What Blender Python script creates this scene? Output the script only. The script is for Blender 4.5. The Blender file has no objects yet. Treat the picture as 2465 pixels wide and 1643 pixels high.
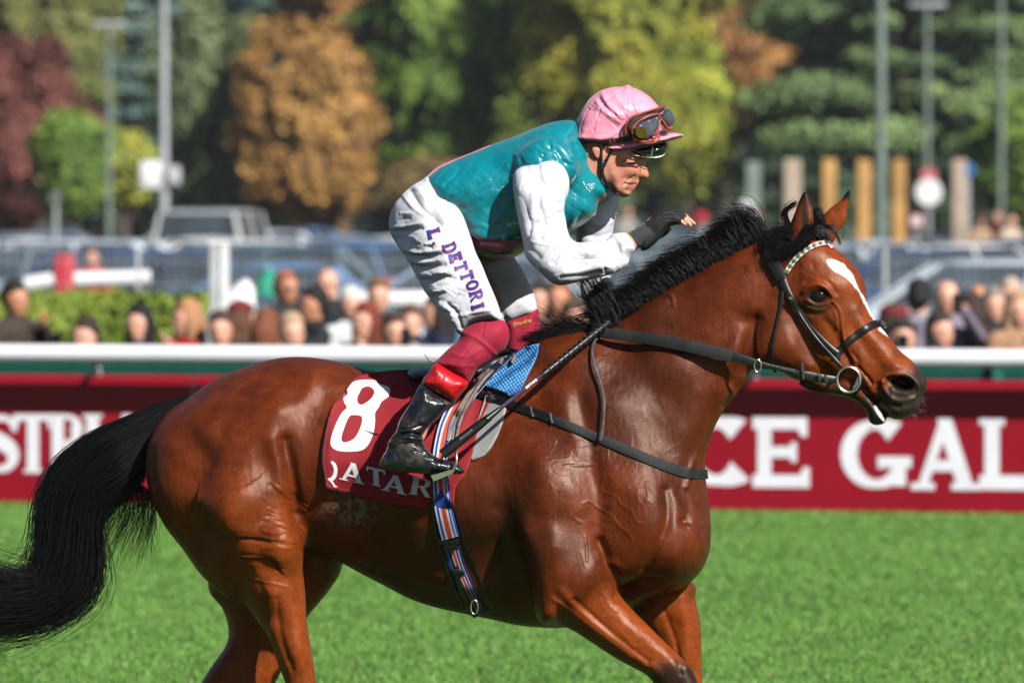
import bpy, bmesh, math, random, time
import numpy as np
from mathutils import Vector, Matrix
from mathutils.bvhtree import BVHTree
from mathutils.geometry import delaunay_2d_cdt
T0 = time.time()
random.seed(7); rng = np.random.default_rng(7)
SC = bpy.context.scene; COL = SC.collection
R_ = math.radians

# ------------------------------------------------ camera, sky, sun, exposure
# One unit = 1 m.  The horse walks towards +x in the plane y = 0, 20 m from the camera.
S, D, CX, HY, CZ = 0.0012, 20.0, 1232.5, 500.0, 1.99
cam = bpy.data.cameras.new('camera'); camo = bpy.data.objects.new('camera', cam); COL.objects.link(camo)
camo.location = (0, -D, CZ); camo.rotation_euler = (R_(90), 0, 0)
cam.sensor_width = 36; cam.lens = 36*D/(2465*S)
cam.shift_y = -(821.5-HY)/2465
cam.clip_start = 0.5; cam.clip_end = 3000
cam.dof.use_dof = True; cam.dof.focus_distance = D-0.25
cam.dof.aperture_fstop = (cam.lens/1000)/(37*S)
cam.dof.aperture_blades = 0
SC.camera = camo
SUN_EL, SUN_AZ = R_(37.8), R_(37)        # azimuth: from the camera's side, turned to the right
sdir = Vector((math.sin(SUN_AZ)*math.cos(SUN_EL), -math.cos(SUN_AZ)*math.cos(SUN_EL), math.sin(SUN_EL)))
world = bpy.data.worlds.new('World'); SC.world = world; world.use_nodes = True
wn = world.node_tree.nodes; wl = world.node_tree.links
bg = wn['Background']; bg.inputs[1].default_value = 0.05
sky = wn.new('ShaderNodeTexSky'); sky.sky_type = 'NISHITA'; sky.sun_disc = False
sky.sun_elevation = SUN_EL; sky.sun_rotation = R_(180)-SUN_AZ
wl.new(sky.outputs[0], bg.inputs[0])
sl = bpy.data.lights.new('sun', 'SUN'); sl.energy = 5.0; sl.angle = R_(0.53); sl.color = (1, 0.97, 0.92)
so = bpy.data.objects.new('sun', sl); COL.objects.link(so); so.location = (5, -20, 20)
so.rotation_euler = sdir.to_track_quat('Z', 'Y').to_euler()
SC.view_settings.view_transform = 'Standard'; SC.view_settings.look = 'None'
SC.view_settings.exposure = 0.36; SC.view_settings.gamma = 1
SC.cycles.max_bounces = 6; SC.cycles.diffuse_bounces = 0; SC.cycles.caustics_reflective = False; SC.cycles.caustics_refractive = False
SC.cycles.use_denoising = True

# ------------------------------------------------ helpers
def W(px, py, y=0.0):
    """world point seen at photograph pixel (px, py) when it stands at depth y"""
    k = S*(D+y)/D
    return ((px-CX)*k, y, CZ-(py-HY)*k)
def SR(r, g, b, a=1.0):
    f = lambda c: (c/255/12.92) if c <= 10.3 else ((c/255+0.055)/1.055)**2.4
    return (f(r), f(g), f(b), a)
def cr(pts, n=6, closed=False):
    """Catmull-Rom through rows of any dimension"""
    P = np.array(pts, float); m = len(P); out = []
    for i in range(m if closed else m-1):
        if closed: p0, p1, p2, p3 = P[(i-1) % m], P[i], P[(i+1) % m], P[(i+2) % m]
        else: p0, p1, p2, p3 = P[max(i-1, 0)], P[i], P[i+1], P[min(i+2, m-1)]
        for t in np.arange(n)/n:
            out.append(0.5*((2*p1)+(p2-p0)*t+(2*p0-5*p1+4*p2-p3)*t*t+(3*p1-p0-3*p2+p3)*t**3))
    if not closed: out.append(P[-1])
    return np.array(out)

def tag(o, label=None, cat=None, group=None, kind=None):
    if label: o['label'] = label
    if cat: o['category'] = cat
    if group: o['group'] = group
    if kind: o['kind'] = kind
    return o
def empty(name, loc=(0, 0, 0), label=None, cat=None, group=None):
    o = bpy.data.objects.new(name, None); COL.objects.link(o); o.location = loc
    o.empty_display_size = 0.1
    return tag(o, label, cat, group)
def link(name, me, mat=None, parent=None, smooth=True):
    if mat is not None:
        for m in (mat if isinstance(mat, (list, tuple)) else [mat]): me.materials.append(m)
    if smooth and len(me.polygons): me.polygons.foreach_set('use_smooth', np.ones(len(me.polygons), bool))
    o = bpy.data.objects.new(name, me); COL.objects.link(o)
    if parent is not None:
        o.parent = parent; o.matrix_parent_inverse = Matrix.Translation(-parent.location)
    return o
def np_mesh(name, V, F):
    """V (n,3), F (m,k) all faces with k corners"""
    V = np.asarray(V, np.float32); F = np.asarray(F, np.int32)
    me = bpy.data.meshes.new(name); me.vertices.add(len(V)); me.vertices.foreach_set('co', V.ravel())
    m, k = F.shape; me.loops.add(m*k); me.loops.foreach_set('vertex_index', F.ravel())
    me.polygons.add(m); me.polygons.foreach_set('loop_start', np.arange(m, dtype=np.int32)*k)
    me.update(calc_edges=True); me.validate()
    return me
def set_attr(me, name, val):
    """a float or colour attribute on the points"""
    val = np.asarray(val, np.float32)
    if val.ndim == 1:
        a = me.attributes.new(name, 'FLOAT', 'POINT'); a.data.foreach_set('value', val)
    else:
        a = me.attributes.new(name, 'FLOAT_COLOR', 'POINT')
        if val.shape[1] == 3: val = np.c_[val, np.ones(len(val), np.float32)]
        a.data.foreach_set('color', val.ravel())

# --- signed distance modelling -------------------------------------------------
def seg_dist(X, Z, pts, closed=False):
    best = np.full(X.shape, 1e9, np.float32)
    n = len(pts)
    for i in range(n if closed else n-1):
        ax, az = pts[i]; bx, bz = pts[(i+1) % n]
        dx, dz = bx-ax, bz-az; L = dx*dx+dz*dz+1e-12
        t = np.clip(((X-ax)*dx+(Z-az)*dz)/L, 0, 1)
        np.minimum(best, (X-ax-t*dx)**2+(Z-az-t*dz)**2, out=best)
    return np.sqrt(best)
def inside(X, Z, pts):
    c = np.zeros(X.shape, bool); n = len(pts)
    for i in range(n):
        ax, az = pts[i]; bx, bz = pts[(i+1) % n]
        if az == bz: continue
        m = ((az > Z) != (bz > Z)) & (X < (bx-ax)*(Z-az)/(bz-az)+ax)
        c ^= m
    return c
def polysd(X, Z, pts):
    d = seg_dist(X, Z, pts, True); return np.where(inside(X, Z, pts), -d, d)

YAW, YX0 = -0.13, -0.10      # the horse stands turned a little towards the camera
def ysx(x): return YAW*(x-YX0)
def ysp(px): return YAW*((px-CX)*S-YX0)
class Field:
    yaw = 0.0
    def __init__(s, lo, hi, h):
        s.lo = np.array(lo, float); s.h = h
        s.n = np.ceil((np.array(hi, float)-s.lo)/h).astype(int)+1
        s.F = np.full(s.n, 1.0, np.float32)
        s.ax = [s.lo[i]+h*np.arange(s.n[i]) for i in range(3)]
    def box(s, lo, hi):
        a = np.clip(np.floor((np.array(lo)-s.lo)/s.h).astype(int), 0, s.n-1)
        b = np.clip(np.ceil((np.array(hi)-s.lo)/s.h).astype(int)+1, 1, s.n)
        return a, b
    def merge(s, a, b, G, k, sub=False):
        sl = tuple(slice(a[i], b[i]) for i in range(3)); F = s.F[sl]
        if sub:
            G = -G
            if k <= 0: s.F[sl] = np.maximum(F, G); return
            hh = np.clip(0.5+0.5*(G-F)/k, 0, 1)
            s.F[sl] = F*(1-hh)+G*hh+k*hh*(1-hh); return
        if k <= 0: s.F[sl] = np.minimum(F, G); return
        hh = np.clip(0.5+0.5*(F-G)/k, 0, 1)
        s.F[sl] = F*(1-hh)+G*hh-k*hh*(1-hh)
    def poly(s, pts, ctrl, k=0.02, smooth=5, mirror=False, sub=False):
        """an outline (photo px) inflated to a rounded solid.
        ctrl rows: px, py, y centre, half width, edge radius (m)"""
        C = np.array(ctrl, float); y0 = C[:, 2].mean(); kk = S*(D+y0)/D
        P = cr(pts, smooth, True) if smooth > 1 else np.array(pts, float)
        kf = lambda px: S*(D+y0+s.yaw*((px-CX)*S-YX0))/D
        P = np.c_[(P[:, 0]-CX)*kf(P[:, 0]), CZ-(P[:, 1]-HY)*kf(P[:, 0])]
        Cx, Cz = (C[:, 0]-CX)*kf(C[:, 0]), CZ-(C[:, 1]-HY)*kf(C[:, 0])
        m = k+0.03; sh = [s.yaw*(P[:, 0].min()-YX0), s.yaw*(P[:, 0].max()-YX0)]
        lo = [P[:, 0].min()-m, (C[:, 2]-C[:, 3]).min()-m+min(sh), P[:, 1].min()-m]
        hi = [P[:, 0].max()+m, (C[:, 2]+C[:, 3]).max()+m+max(sh), P[:, 1].max()+m]
        a, b = s.box(lo, hi)
        X, Z = np.meshgrid(s.ax[0][a[0]:b[0]], s.ax[2][a[2]:b[2]], indexing='ij')
        X = X.astype(np.float32); Z = Z.astype(np.float32)
        d = polysd(X, Z, P)
        w = [1.0/(((X-cx)**2+(Z-cz)**2)**1.5+1e-5) for cx, cz in zip(Cx, Cz)]
        ws = sum(w); YC = sum(wi*c for wi, c in zip(w, C[:, 2]))/ws+s.yaw*(X-YX0)
        HW = sum(wi*c for wi, c in zip(w, C[:, 3]))/ws; RR = sum(wi*c for wi, c in zip(w, C[:, 4]))/ws
        Y = s.ax[1][a[1]:b[1]].astype(np.float32)
        q1 = np.maximum(d+RR, 0)[:, None, :]
        ay = np.abs(Y[None, :, None]-YC[:, None, :])
        q2 = ay*(RR/HW)[:, None, :]
        G = np.sqrt(q1*q1+q2*q2)-RR[:, None, :]
        # outside distances in depth grow with the true metre
        G = np.where(G > 0, G*np.clip((HW/RR), 0.3, 1.5)[:, None, :]**0.5, G).astype(np.float32)
        s.merge(a, b, G, k, sub)
    def chain(s, rows, k=0.02, fy=1.0, sub=False):
        """rows px, py, y, radius (m): tapered limb; fy squeezes it in depth"""
        Rw = [(*W(r[0], r[1], r[2]+s.yaw*((r[0]-CX)*S-YX0)), r[3]) for r in rows]
        for A, B in zip(Rw[:-1], Rw[1:]): s.cone(A, B, k, fy, sub)
    def cone(s, A, B, k=0.02, fy=1.0, sub=False):
        A = np.array(A, float); B = np.array(B, float); m = max(A[3], B[3])*max(1, fy)+k+2*s.h
        a, b = s.box(np.minimum(A[:3], B[:3])-m, np.maximum(A[:3], B[:3])+m)
        if (b <= a).any(): return
        X = s.ax[0][a[0]:b[0]].astype(np.float32)[:, None, None]-A[0]
        Y = (s.ax[1][a[1]:b[1]].astype(np.float32)[None, :, None]-A[1])/fy
        Z = s.ax[2][a[2]:b[2]].astype(np.float32)[None, None, :]-A[2]
        v = (B-A)[:3].copy(); v[1] /= fy; L = (v*v).sum()+1e-12
        t = np.clip((X*v[0]+Y*v[1]+Z*v[2])/L, 0, 1)
        G = np.sqrt((X-t*v[0])**2+(Y-t*v[1])**2+(Z-t*v[2])**2)-(A[3]+(B[3]-A[3])*t)
        s.merge(a, b, G.astype(np.float32), k, sub)
    def ball(s, px, py, y, rx, ry, rz, rot=0, k=0.02, sub=False):
        """ellipsoid, half axes in metres (along, depth, up), rot degrees in the picture plane"""
        c = W(px, py, y+s.yaw*((px-CX)*S-YX0)); m = max(rx, rz)+k+2*s.h
        a, b = s.box([c[0]-m, c[1]-ry-k-2*s.h, c[2]-m], [c[0]+m, c[1]+ry+k+2*s.h, c[2]+m])
        X = s.ax[0][a[0]:b[0]][:, None, None]-c[0]; Y = s.ax[1][a[1]:b[1]][None, :, None]-c[1]; Z = s.ax[2][a[2]:b[2]][None, None, :]-c[2]
        ca, sa = math.cos(R_(rot)), math.sin(R_(rot)); U = X*ca+Z*sa; V = -X*sa+Z*ca
        q = np.sqrt((U/rx)**2+(Y/ry)**2+(V/rz)**2); g = np.sqrt((U/rx**2)**2+(Y/ry**2)**2+(V/rz**2)**2)+1e-9
        s.merge(a, b, (q*(q-1)/g).astype(np.float32), k, sub)
    def mesh(s, name, subdiv=0, relax=2):
        F = s.F; h = s.h
        I = F < 0
        c = np.zeros(np.array(F.shape)-1, np.int8)
        for i in (0, 1):
            for j in (0, 1):
                for k in (0, 1): c += I[i:I.shape[0]-1+i, j:I.shape[1]-1+j, k:I.shape[2]-1+k]
        M = (c > 0) & (c < 8); ids = np.full(M.shape, -1, np.int32); idx = np.argwhere(M); ids[M] = np.arange(len(idx))
        acc = np.zeros((len(idx), 3)); cnt = np.zeros(len(idx))
        corners = [(i, j, k) for i in (0, 1) for j in (0, 1) for k in (0, 1)]
        cv = {q: F[idx[:, 0]+q[0], idx[:, 1]+q[1], idx[:, 2]+q[2]] for q in corners}
        for q in corners:
            for ax in range(3):
                if q[ax]: continue
                p = list(q); p[ax] = 1; p = tuple(p); f0, f1 = cv[q], cv[p]
                m = (f0 < 0) != (f1 < 0)
                t = np.where(m, f0/np.where(m, f0-f1, 1), 0)
                e = np.zeros((len(idx), 3)); e[:] = q; e[:, ax] = t
                acc += e*m[:, None]; cnt += m
        V = (idx+acc/cnt[:, None])*h+s.lo
        faces = []
        for ax in range(3):
            u, v = (ax+1) % 3, (ax+2) % 3
            sl0 = [slice(None)]*3; sl1 = [slice(None)]*3; sl0[ax] = slice(0, -1); sl1[ax] = slice(1, None)
            A, B = I[tuple(sl0)], I[tuple(sl1)]
            for flip in (False, True):
                e = np.argwhere((A & ~B) if not flip else (~A & B))
                e = e[(e[:, u] > 0) & (e[:, v] > 0) & (e[:, u] < M.shape[u]) & (e[:, v] < M.shape[v])]
                q = []
                for du, dv in ((0, 0), (1, 0), (1, 1), (0, 1)):
                    w_ = e.copy(); w_[:, u] -= du; w_[:, v] -= dv; q.append(ids[w_[:, 0], w_[:, 1], w_[:, 2]])
                q = np.stack(q, 1)
                faces.append(q if not flip else q[:, ::-1])
        Fc = np.concatenate(faces); Fc = Fc[(Fc >= 0).all(1)]
        for _ in range(relax):
            A = np.zeros_like(V); n = np.zeros(len(V))
            for i in range(4):
                for j in (1, 3):
                    np.add.at(A, Fc[:, i], V[Fc[:, (i+j) % 4]]); np.add.at(n, Fc[:, i], 1)
            V = V+0.6*(A/np.maximum(n, 1)[:, None]-V)
        me = np_mesh(name, V, Fc)
        if subdiv:
            o = bpy.data.objects.new('tmp', me); COL.objects.link(o)
            md = o.modifiers.new('s', 'SUBSURF'); md.levels = subdiv; md.render_levels = subdiv
            dg = bpy.context.evaluated_depsgraph_get(); m2 = bpy.data.meshes.new_from_object(o.evaluated_get(dg))
            bpy.data.objects.remove(o); bpy.data.meshes.remove(me); me = m2; me.name = name
        return me

def get_v(me):
    V = np.empty(len(me.vertices)*3, np.float32); me.vertices.foreach_get('co', V); return V.reshape(-1, 3)
def get_n(me):
    V = np.empty(len(me.vertices)*3, np.float32)
    try: me.vertex_normals.foreach_get('vector', V)
    except Exception: me.vertices.foreach_get('normal', V)
    return V.reshape(-1, 3)
def to_px(V):
    k = S*(D+V[:, 1])/D; return CX+V[:, 0]/k, HY+(CZ-V[:, 2])/k
def vnoise(V, f, seed=0):
    """cheap smooth value noise on points, about -1..1"""
    r = np.random.default_rng(seed+101); T = r.uniform(-1, 1, (32, 32, 32)).astype(np.float32)
    P = V*f+r.uniform(0, 30, 3); i = np.floor(P).astype(int); t = P-i; t = t*t*(3-2*t); out = 0
    for a in (0, 1):
        for b in (0, 1):
            for c in (0, 1):
                w = (t[:, 0] if a else 1-t[:, 0])*(t[:, 1] if b else 1-t[:, 1])*(t[:, 2] if c else 1-t[:, 2])
                out = out+w*T[(i[:, 0]+a) % 32, (i[:, 1]+b) % 32, (i[:, 2]+c) % 32]
    return out
def crease(V, f, seed, sh=1.0):
    """folds of cloth: rounded pillows with sharp valleys"""
    a = np.abs(vnoise(V, f, seed)); return np.clip(a*2.2, 0, 1)**.7-.5
def relief_value(px, py, spec):
    H = np.zeros(px.shape, np.float32)
    for r in spec:
        t = r[0]
        if t == 's':       # soft ridge (or furrow) along a line: pts, sigma px, amplitude m
            P = cr(r[1], 4); s_ = r[2]; m = (px > P[:, 0].min()-3*s_) & (px < P[:, 0].max()+3*s_) & (py > P[:, 1].min()-3*s_) & (py < P[:, 1].max()+3*s_)
            d = seg_dist(px[m], py[m], P); H[m] += r[3]*np.exp(-(d/s_)**2)
        elif t == 'b':     # bulge: cx, cy, rx, ry, deg, amplitude
            _, cx, cy, rx, ry, dg_, A = r; ca, sa = math.cos(R_(dg_)), math.sin(R_(dg_))
            u = ((px-cx)*ca+(py-cy)*sa)/rx; v = (-(px-cx)*sa+(py-cy)*ca)/ry; H += A*np.exp(-(u*u+v*v))
        elif t == 'e':     # sharp edge that rises on the left of the line and fades: pts, width px, amplitude
            P = cr(r[1], 4); w_ = r[2]; m = (px > P[:, 0].min()-4*w_) & (px < P[:, 0].max()+4*w_) & (py > P[:, 1].min()-4*w_) & (py < P[:, 1].max()+4*w_)
            x, y = px[m], py[m]; best = np.full(x.shape, 1e9); side = np.zeros(x.shape); tt = np.zeros(x.shape); n = len(P)-1
            for i in range(n):
                ax, az = P[i]; dx, dz = P[i+1]-P[i]; L = dx*dx+dz*dz+1e-9
                t_ = np.clip(((x-ax)*dx+(y-az)*dz)/L, 0, 1); dd = (x-ax-t_*dx)**2+(y-az-t_*dz)**2
                c_ = dx*(y-az)-dz*(x-ax); u = dd < best
                best = np.where(u, dd, best); side = np.where(u, c_, side); tt = np.where(u, (i+t_)/n, tt)
            d = np.sqrt(best); fade = np.clip(np.minimum(tt, 1-tt)*3, 0, 1)
            sg = np.where(side < 0, d, -d)      # left of travel in the picture (y down)
            H[m] += r[3]*fade*np.where(sg > 0, np.exp(-sg/w_)*np.clip(sg/3, 0, 1), -0.10*np.exp(-(sg/ (0.25*w_))**2)*np.clip(-sg/2, 0, 1))
    return H
def relief(me, spec, both=True, amp=1.0, only=None, extra=None):
    V = get_v(me); N = get_n(me); px, py = to_px(V)
    w = np.clip(-N[:, 1]*1.6, 0, 1)
    if both: w = np.clip(np.abs(N[:, 1])*1.6, 0, 1)
    H = relief_value(px, py, spec)
    if extra is not None: H = H+extra(V, N, px, py)
    if only is not None: w = w*only(V, px, py)
    V = V+N*(H*w*amp)[:, None]
    me.vertices.foreach_set('co', V.astype(np.float32).ravel()); me.update()
def branch(pts, n, r, L, jit=0.5):
    """a wandering vein from start point with side branches; returns list of polylines"""
    out = []
    def go(x, y, a, l, dep):
        P = [(x, y)]; s_ = 14
        for i in range(max(3, int(l/s_))):
            a += r.normal(0, jit); x += s_*math.cos(a); y += s_*math.sin(a); P.append((x, y))
            if dep < 2 and r.random() < 0.22: go(x, y, a+r.choice((-1, 1))*r.uniform(0.5, 1.1), l*0.5, dep+1)
        out.append(P)
    for x, y, a in pts: go(x, y, R_(a), L, 0)
    return out
class Surf:
    """what the camera-side of something looks like in depth"""
    def __init__(s, *objs):
        s.t = []
        for o in objs:
            me = o.data; V = get_v(me); M = np.array(o.matrix_world)
            F = [tuple(p.vertices) for p in me.polygons]
            s.t.append(BVHTree.FromPolygons(V.tolist(), F))
    def y(s, px, py, miss=None):
        o = Vector((0, -D, CZ)); d = (Vector(W(px, py, 0))-o).normalized(); best = None
        for t in s.t:
            h = t.ray_cast(o, d)
            if h[0] is not None and (best is None or h[0].y < best): best = h[0].y
        return miss if best is None else best

# ------------------------------------------------ materials
MAT = {}
def nt(name):
    m = bpy.data.materials.new(name); m.use_nodes = True; MAT[name] = m
    t = m.node_tree; return m, t, t.nodes['Principled BSDF']
def N(t, kind, **kw):
    n = t.nodes.new(kind)
    for k, v in kw.items():
        if k.startswith('i_'):
            key = k[2:]; n.inputs[int(key) if key.isdigit() else key.replace('_', ' ')].default_value = v
        else: setattr(n, k, v)
    return n
def ramp(t, src, stops):
    r = N(t, 'ShaderNodeValToRGB'); e = r.color_ramp.elements
    while len(e) < len(stops): e.new(0.5)
    for q, (p, c) in zip(e, stops): q.position = p; q.color = c if len(c) == 4 else (*c, 1)
    t.links.new(src, r.inputs[0]); return r.outputs[0]
def noise(t, scale, detail=4, rough=0.6, stretch=None, obj=True, dist=0.0):
    c = N(t, 'ShaderNodeTexCoord'); mp = N(t, 'ShaderNodeMapping')
    t.links.new(c.outputs['Object'], mp.inputs[0])
    if stretch: mp.inputs['Scale'].default_value = stretch
    n = N(t, 'ShaderNodeTexNoise'); n.inputs['Scale'].default_value = scale; n.inputs['Detail'].default_value = detail
    n.inputs['Roughness'].default_value = rough; n.inputs['Distortion'].default_value = dist
    t.links.new(mp.outputs[0], n.inputs['Vector']); return n.outputs[0]
def mixc(t, a, b, f, mode='MIX'):
    m = N(t, 'ShaderNodeMix', data_type='RGBA', blend_type=mode)
    for s_, v in ((6, a), (7, b)):
        if isinstance(v, tuple): m.inputs[s_].default_value = v
        else: t.links.new(v, m.inputs[s_])
    if isinstance(f, (int, float)): m.inputs[0].default_value = f
    else: t.links.new(f, m.inputs[0])
    return m.outputs[2]
def bump(t, b, src, strength=0.3, dist=0.002, prev=None):
    n = N(t, 'ShaderNodeBump'); n.inputs['Strength'].default_value = strength; n.inputs['Distance'].default_value = dist
    t.links.new(src, n.inputs['Height'])
    if prev is not None: t.links.new(prev, n.inputs['Normal'])
    t.links.new(n.outputs[0], b.inputs['Normal']); return n.outputs[0]
def basic(name, col, rough=0.5, metal=0.0, spec=0.5, coat=0.0, sheen=0.0, nz=None, var=0.12, bmp=None, two=False, sss=0.0):
    """a plain surface with a little uneven colour and fine relief"""
    m, t, b = nt(name)
    c = (*col[:3], 1)
    n = noise(t, nz or 12, 5)
    dark = tuple(x*(1-var*1.6) for x in col[:3])+(1,); lite = tuple(min(1, x*(1+var)) for x in col[:3])+(1,)
    t.links.new(ramp(t, n, [(0.3, dark), (0.7, lite)]), b.inputs['Base Color'])
    b.inputs['Roughness'].default_value = rough; b.inputs['Metallic'].default_value = metal
    b.inputs['Specular IOR Level'].default_value = spec
    b.inputs['Coat Weight'].default_value = coat; b.inputs['Coat Roughness'].default_value = 0.15
    b.inputs['Sheen Weight'].default_value = sheen
    if sss: b.inputs['Subsurface Weight'].default_value = sss; b.inputs['Subsurface Radius'].default_value = (1, .35, .2); b.inputs['Subsurface Scale'].default_value = 0.006
    if bmp: bump(t, b, noise(t, bmp[0], 4), bmp[1], bmp[2])
    return m
def attr_mat(name, attr, rough=0.5, **kw):
    m = basic(name, (1, 1, 1), rough, **{k: v for k, v in kw.items() if k != 'nzc'})
    t = m.node_tree; b = t.nodes['Principled BSDF']; a = N(t, 'ShaderNodeAttribute', attribute_name=attr)
    n = noise(t, kw.get('nz') or 12, 5); v = kw.get('var', 0.12)
    f = ramp(t, n, [(0.3, (1-v*1.6,)*3), (0.7, (1, 1, 1))])
    t.links.new(mixc(t, a.outputs['Color'], f, 1.0, 'MULTIPLY'), b.inputs['Base Color']); return m

def coat_material():
    m, t, b = nt('horse_coat')
    a = N(t, 'ShaderNodeAttribute', attribute_name='coat')
    w = N(t, 'ShaderNodeAttribute', attribute_name='wet')
    hair = noise(t, 330, 3, 0.7, (0.35, 1, 1.0), dist=0.4)
    blot = noise(t, 9, 4, 0.6); mid = noise(t, 45, 4, 0.65, (0.6, 1, 1))
    f1 = ramp(t, blot, [(0.3, (0.82, 0.78, 0.76)), (0.7, (1.08, 1.08, 1.1))])
    f2 = ramp(t, mid, [(0.3, (0.74, 0.70, 0.66)), (0.7, (1.14, 1.16, 1.18))])
    f3 = ramp(t, hair, [(0.3, (0.72, 0.70, 0.68)), (0.7, (1.2, 1.22, 1.24))])
    c = mixc(t, a.outputs['Color'], f1, 1.0, 'MULTIPLY'); c = mixc(t, c, f2, 1.0, 'MULTIPLY'); c = mixc(t, c, f3, 1.0, 'MULTIPLY')
    t.links.new(c, b.inputs['Base Color'])
    # damp coat: broad sheen on the hair, tighter where it is wet
    rr = N(t, 'ShaderNodeMapRange'); rr.inputs[3].default_value = 0.50; rr.inputs[4].default_value = 0.335
    t.links.new(w.outputs['Fac'], rr.inputs[0]); t.links.new(rr.outputs[0], b.inputs['Roughness'])
    b.inputs['Specular IOR Level'].default_value = 0.36
    b.inputs['Specular Tint'].default_value = (1, .80, .68, 1)
    b.inputs['Sheen Weight'].default_value = 0.0; b.inputs['Sheen Roughness'].default_value = 0.4
    b.inputs['Sheen Tint'].default_value = (0.9, 0.6, 0.45, 1)
    # veins under the skin: edges of distorted cells, only where the skin is thin
    tc = N(t, 'ShaderNodeTexCoord'); nz = N(t, 'ShaderNodeTexNoise'); nz.inputs['Scale'].default_value = 7; nz.inputs['Detail'].default_value = 3
    t.links.new(tc.outputs['Object'], nz.inputs['Vector'])
    mx = N(t, 'ShaderNodeMix', data_type='RGBA', blend_type='LINEAR_LIGHT'); mx.inputs[0].default_value = 0.14
    t.links.new(tc.outputs['Object'], mx.inputs[6]); t.links.new(nz.outputs[1], mx.inputs[7])
    vo = N(t, 'ShaderNodeTexVoronoi', feature='DISTANCE_TO_EDGE'); vo.inputs['Scale'].default_value = 7.5
    t.links.new(mx.outputs[2], vo.inputs['Vector'])
    v1 = ramp(t, vo.outputs['Distance'], [(0.0, (1, 1, 1)), (0.045, (0, 0, 0))])
    msk = ramp(t, noise(t, 5, 2), [(0.47, (0, 0, 0)), (0.6, (1, 1, 1))])
    wv = N(t, 'ShaderNodeAttribute', attribute_name='vein')
    v2 = mixc(t, v1, msk, 1.0, 'MULTIPLY'); v3 = mixc(t, v2, wv.outputs['Color'], 1.0, 'MULTIPLY')
    b1 = bump(t, b, v3, 0.22, 0.0025)
    b2 = bump(t, b, mid, 0.12, 0.004, b1)
    # short wrinkles and drops of sweat
    vs = N(t, 'ShaderNodeTexVoronoi'); vs.inputs['Scale'].default_value = 55
    t.links.new(mx.outputs[2], vs.inputs['Vector'])
    dr = ramp(t, vs.outputs['Distance'], [(0.12, (1, 1, 1)), (0.3, (0, 0, 0))])
    dm = ramp(t, noise(t, 11, 2), [(0.52, (0, 0, 0)), (0.62, (1, 1, 1))])
    dd = mixc(t, dr, dm, 1.0, 'MULTIPLY'); de = mixc(t, dd, w.outputs['Color'], 1.0, 'MULTIPLY')
    b3 = bump(t, b, de, 0.12, 0.002, b2)
    bump(t, b, hair, 0.35, 0.002, b3)
    return m
coat_material()
def hair_mat(name, col, rough=0.42):
    m, t, b = nt(name); n = noise(t, 60, 2)
    t.links.new(ramp(t, n, [(0.3, tuple(x*0.5 for x in col)), (0.75, tuple(x*1.4 for x in col))]), b.inputs['Base Color'])
    b.inputs['Roughness'].default_value = rough; b.inputs['Specular IOR Level'].default_value = 0.38
    b.inputs['Anisotropic'].default_value = 0.4
hair_mat('black_hair', (0.005, 0.0045, 0.005))

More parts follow.
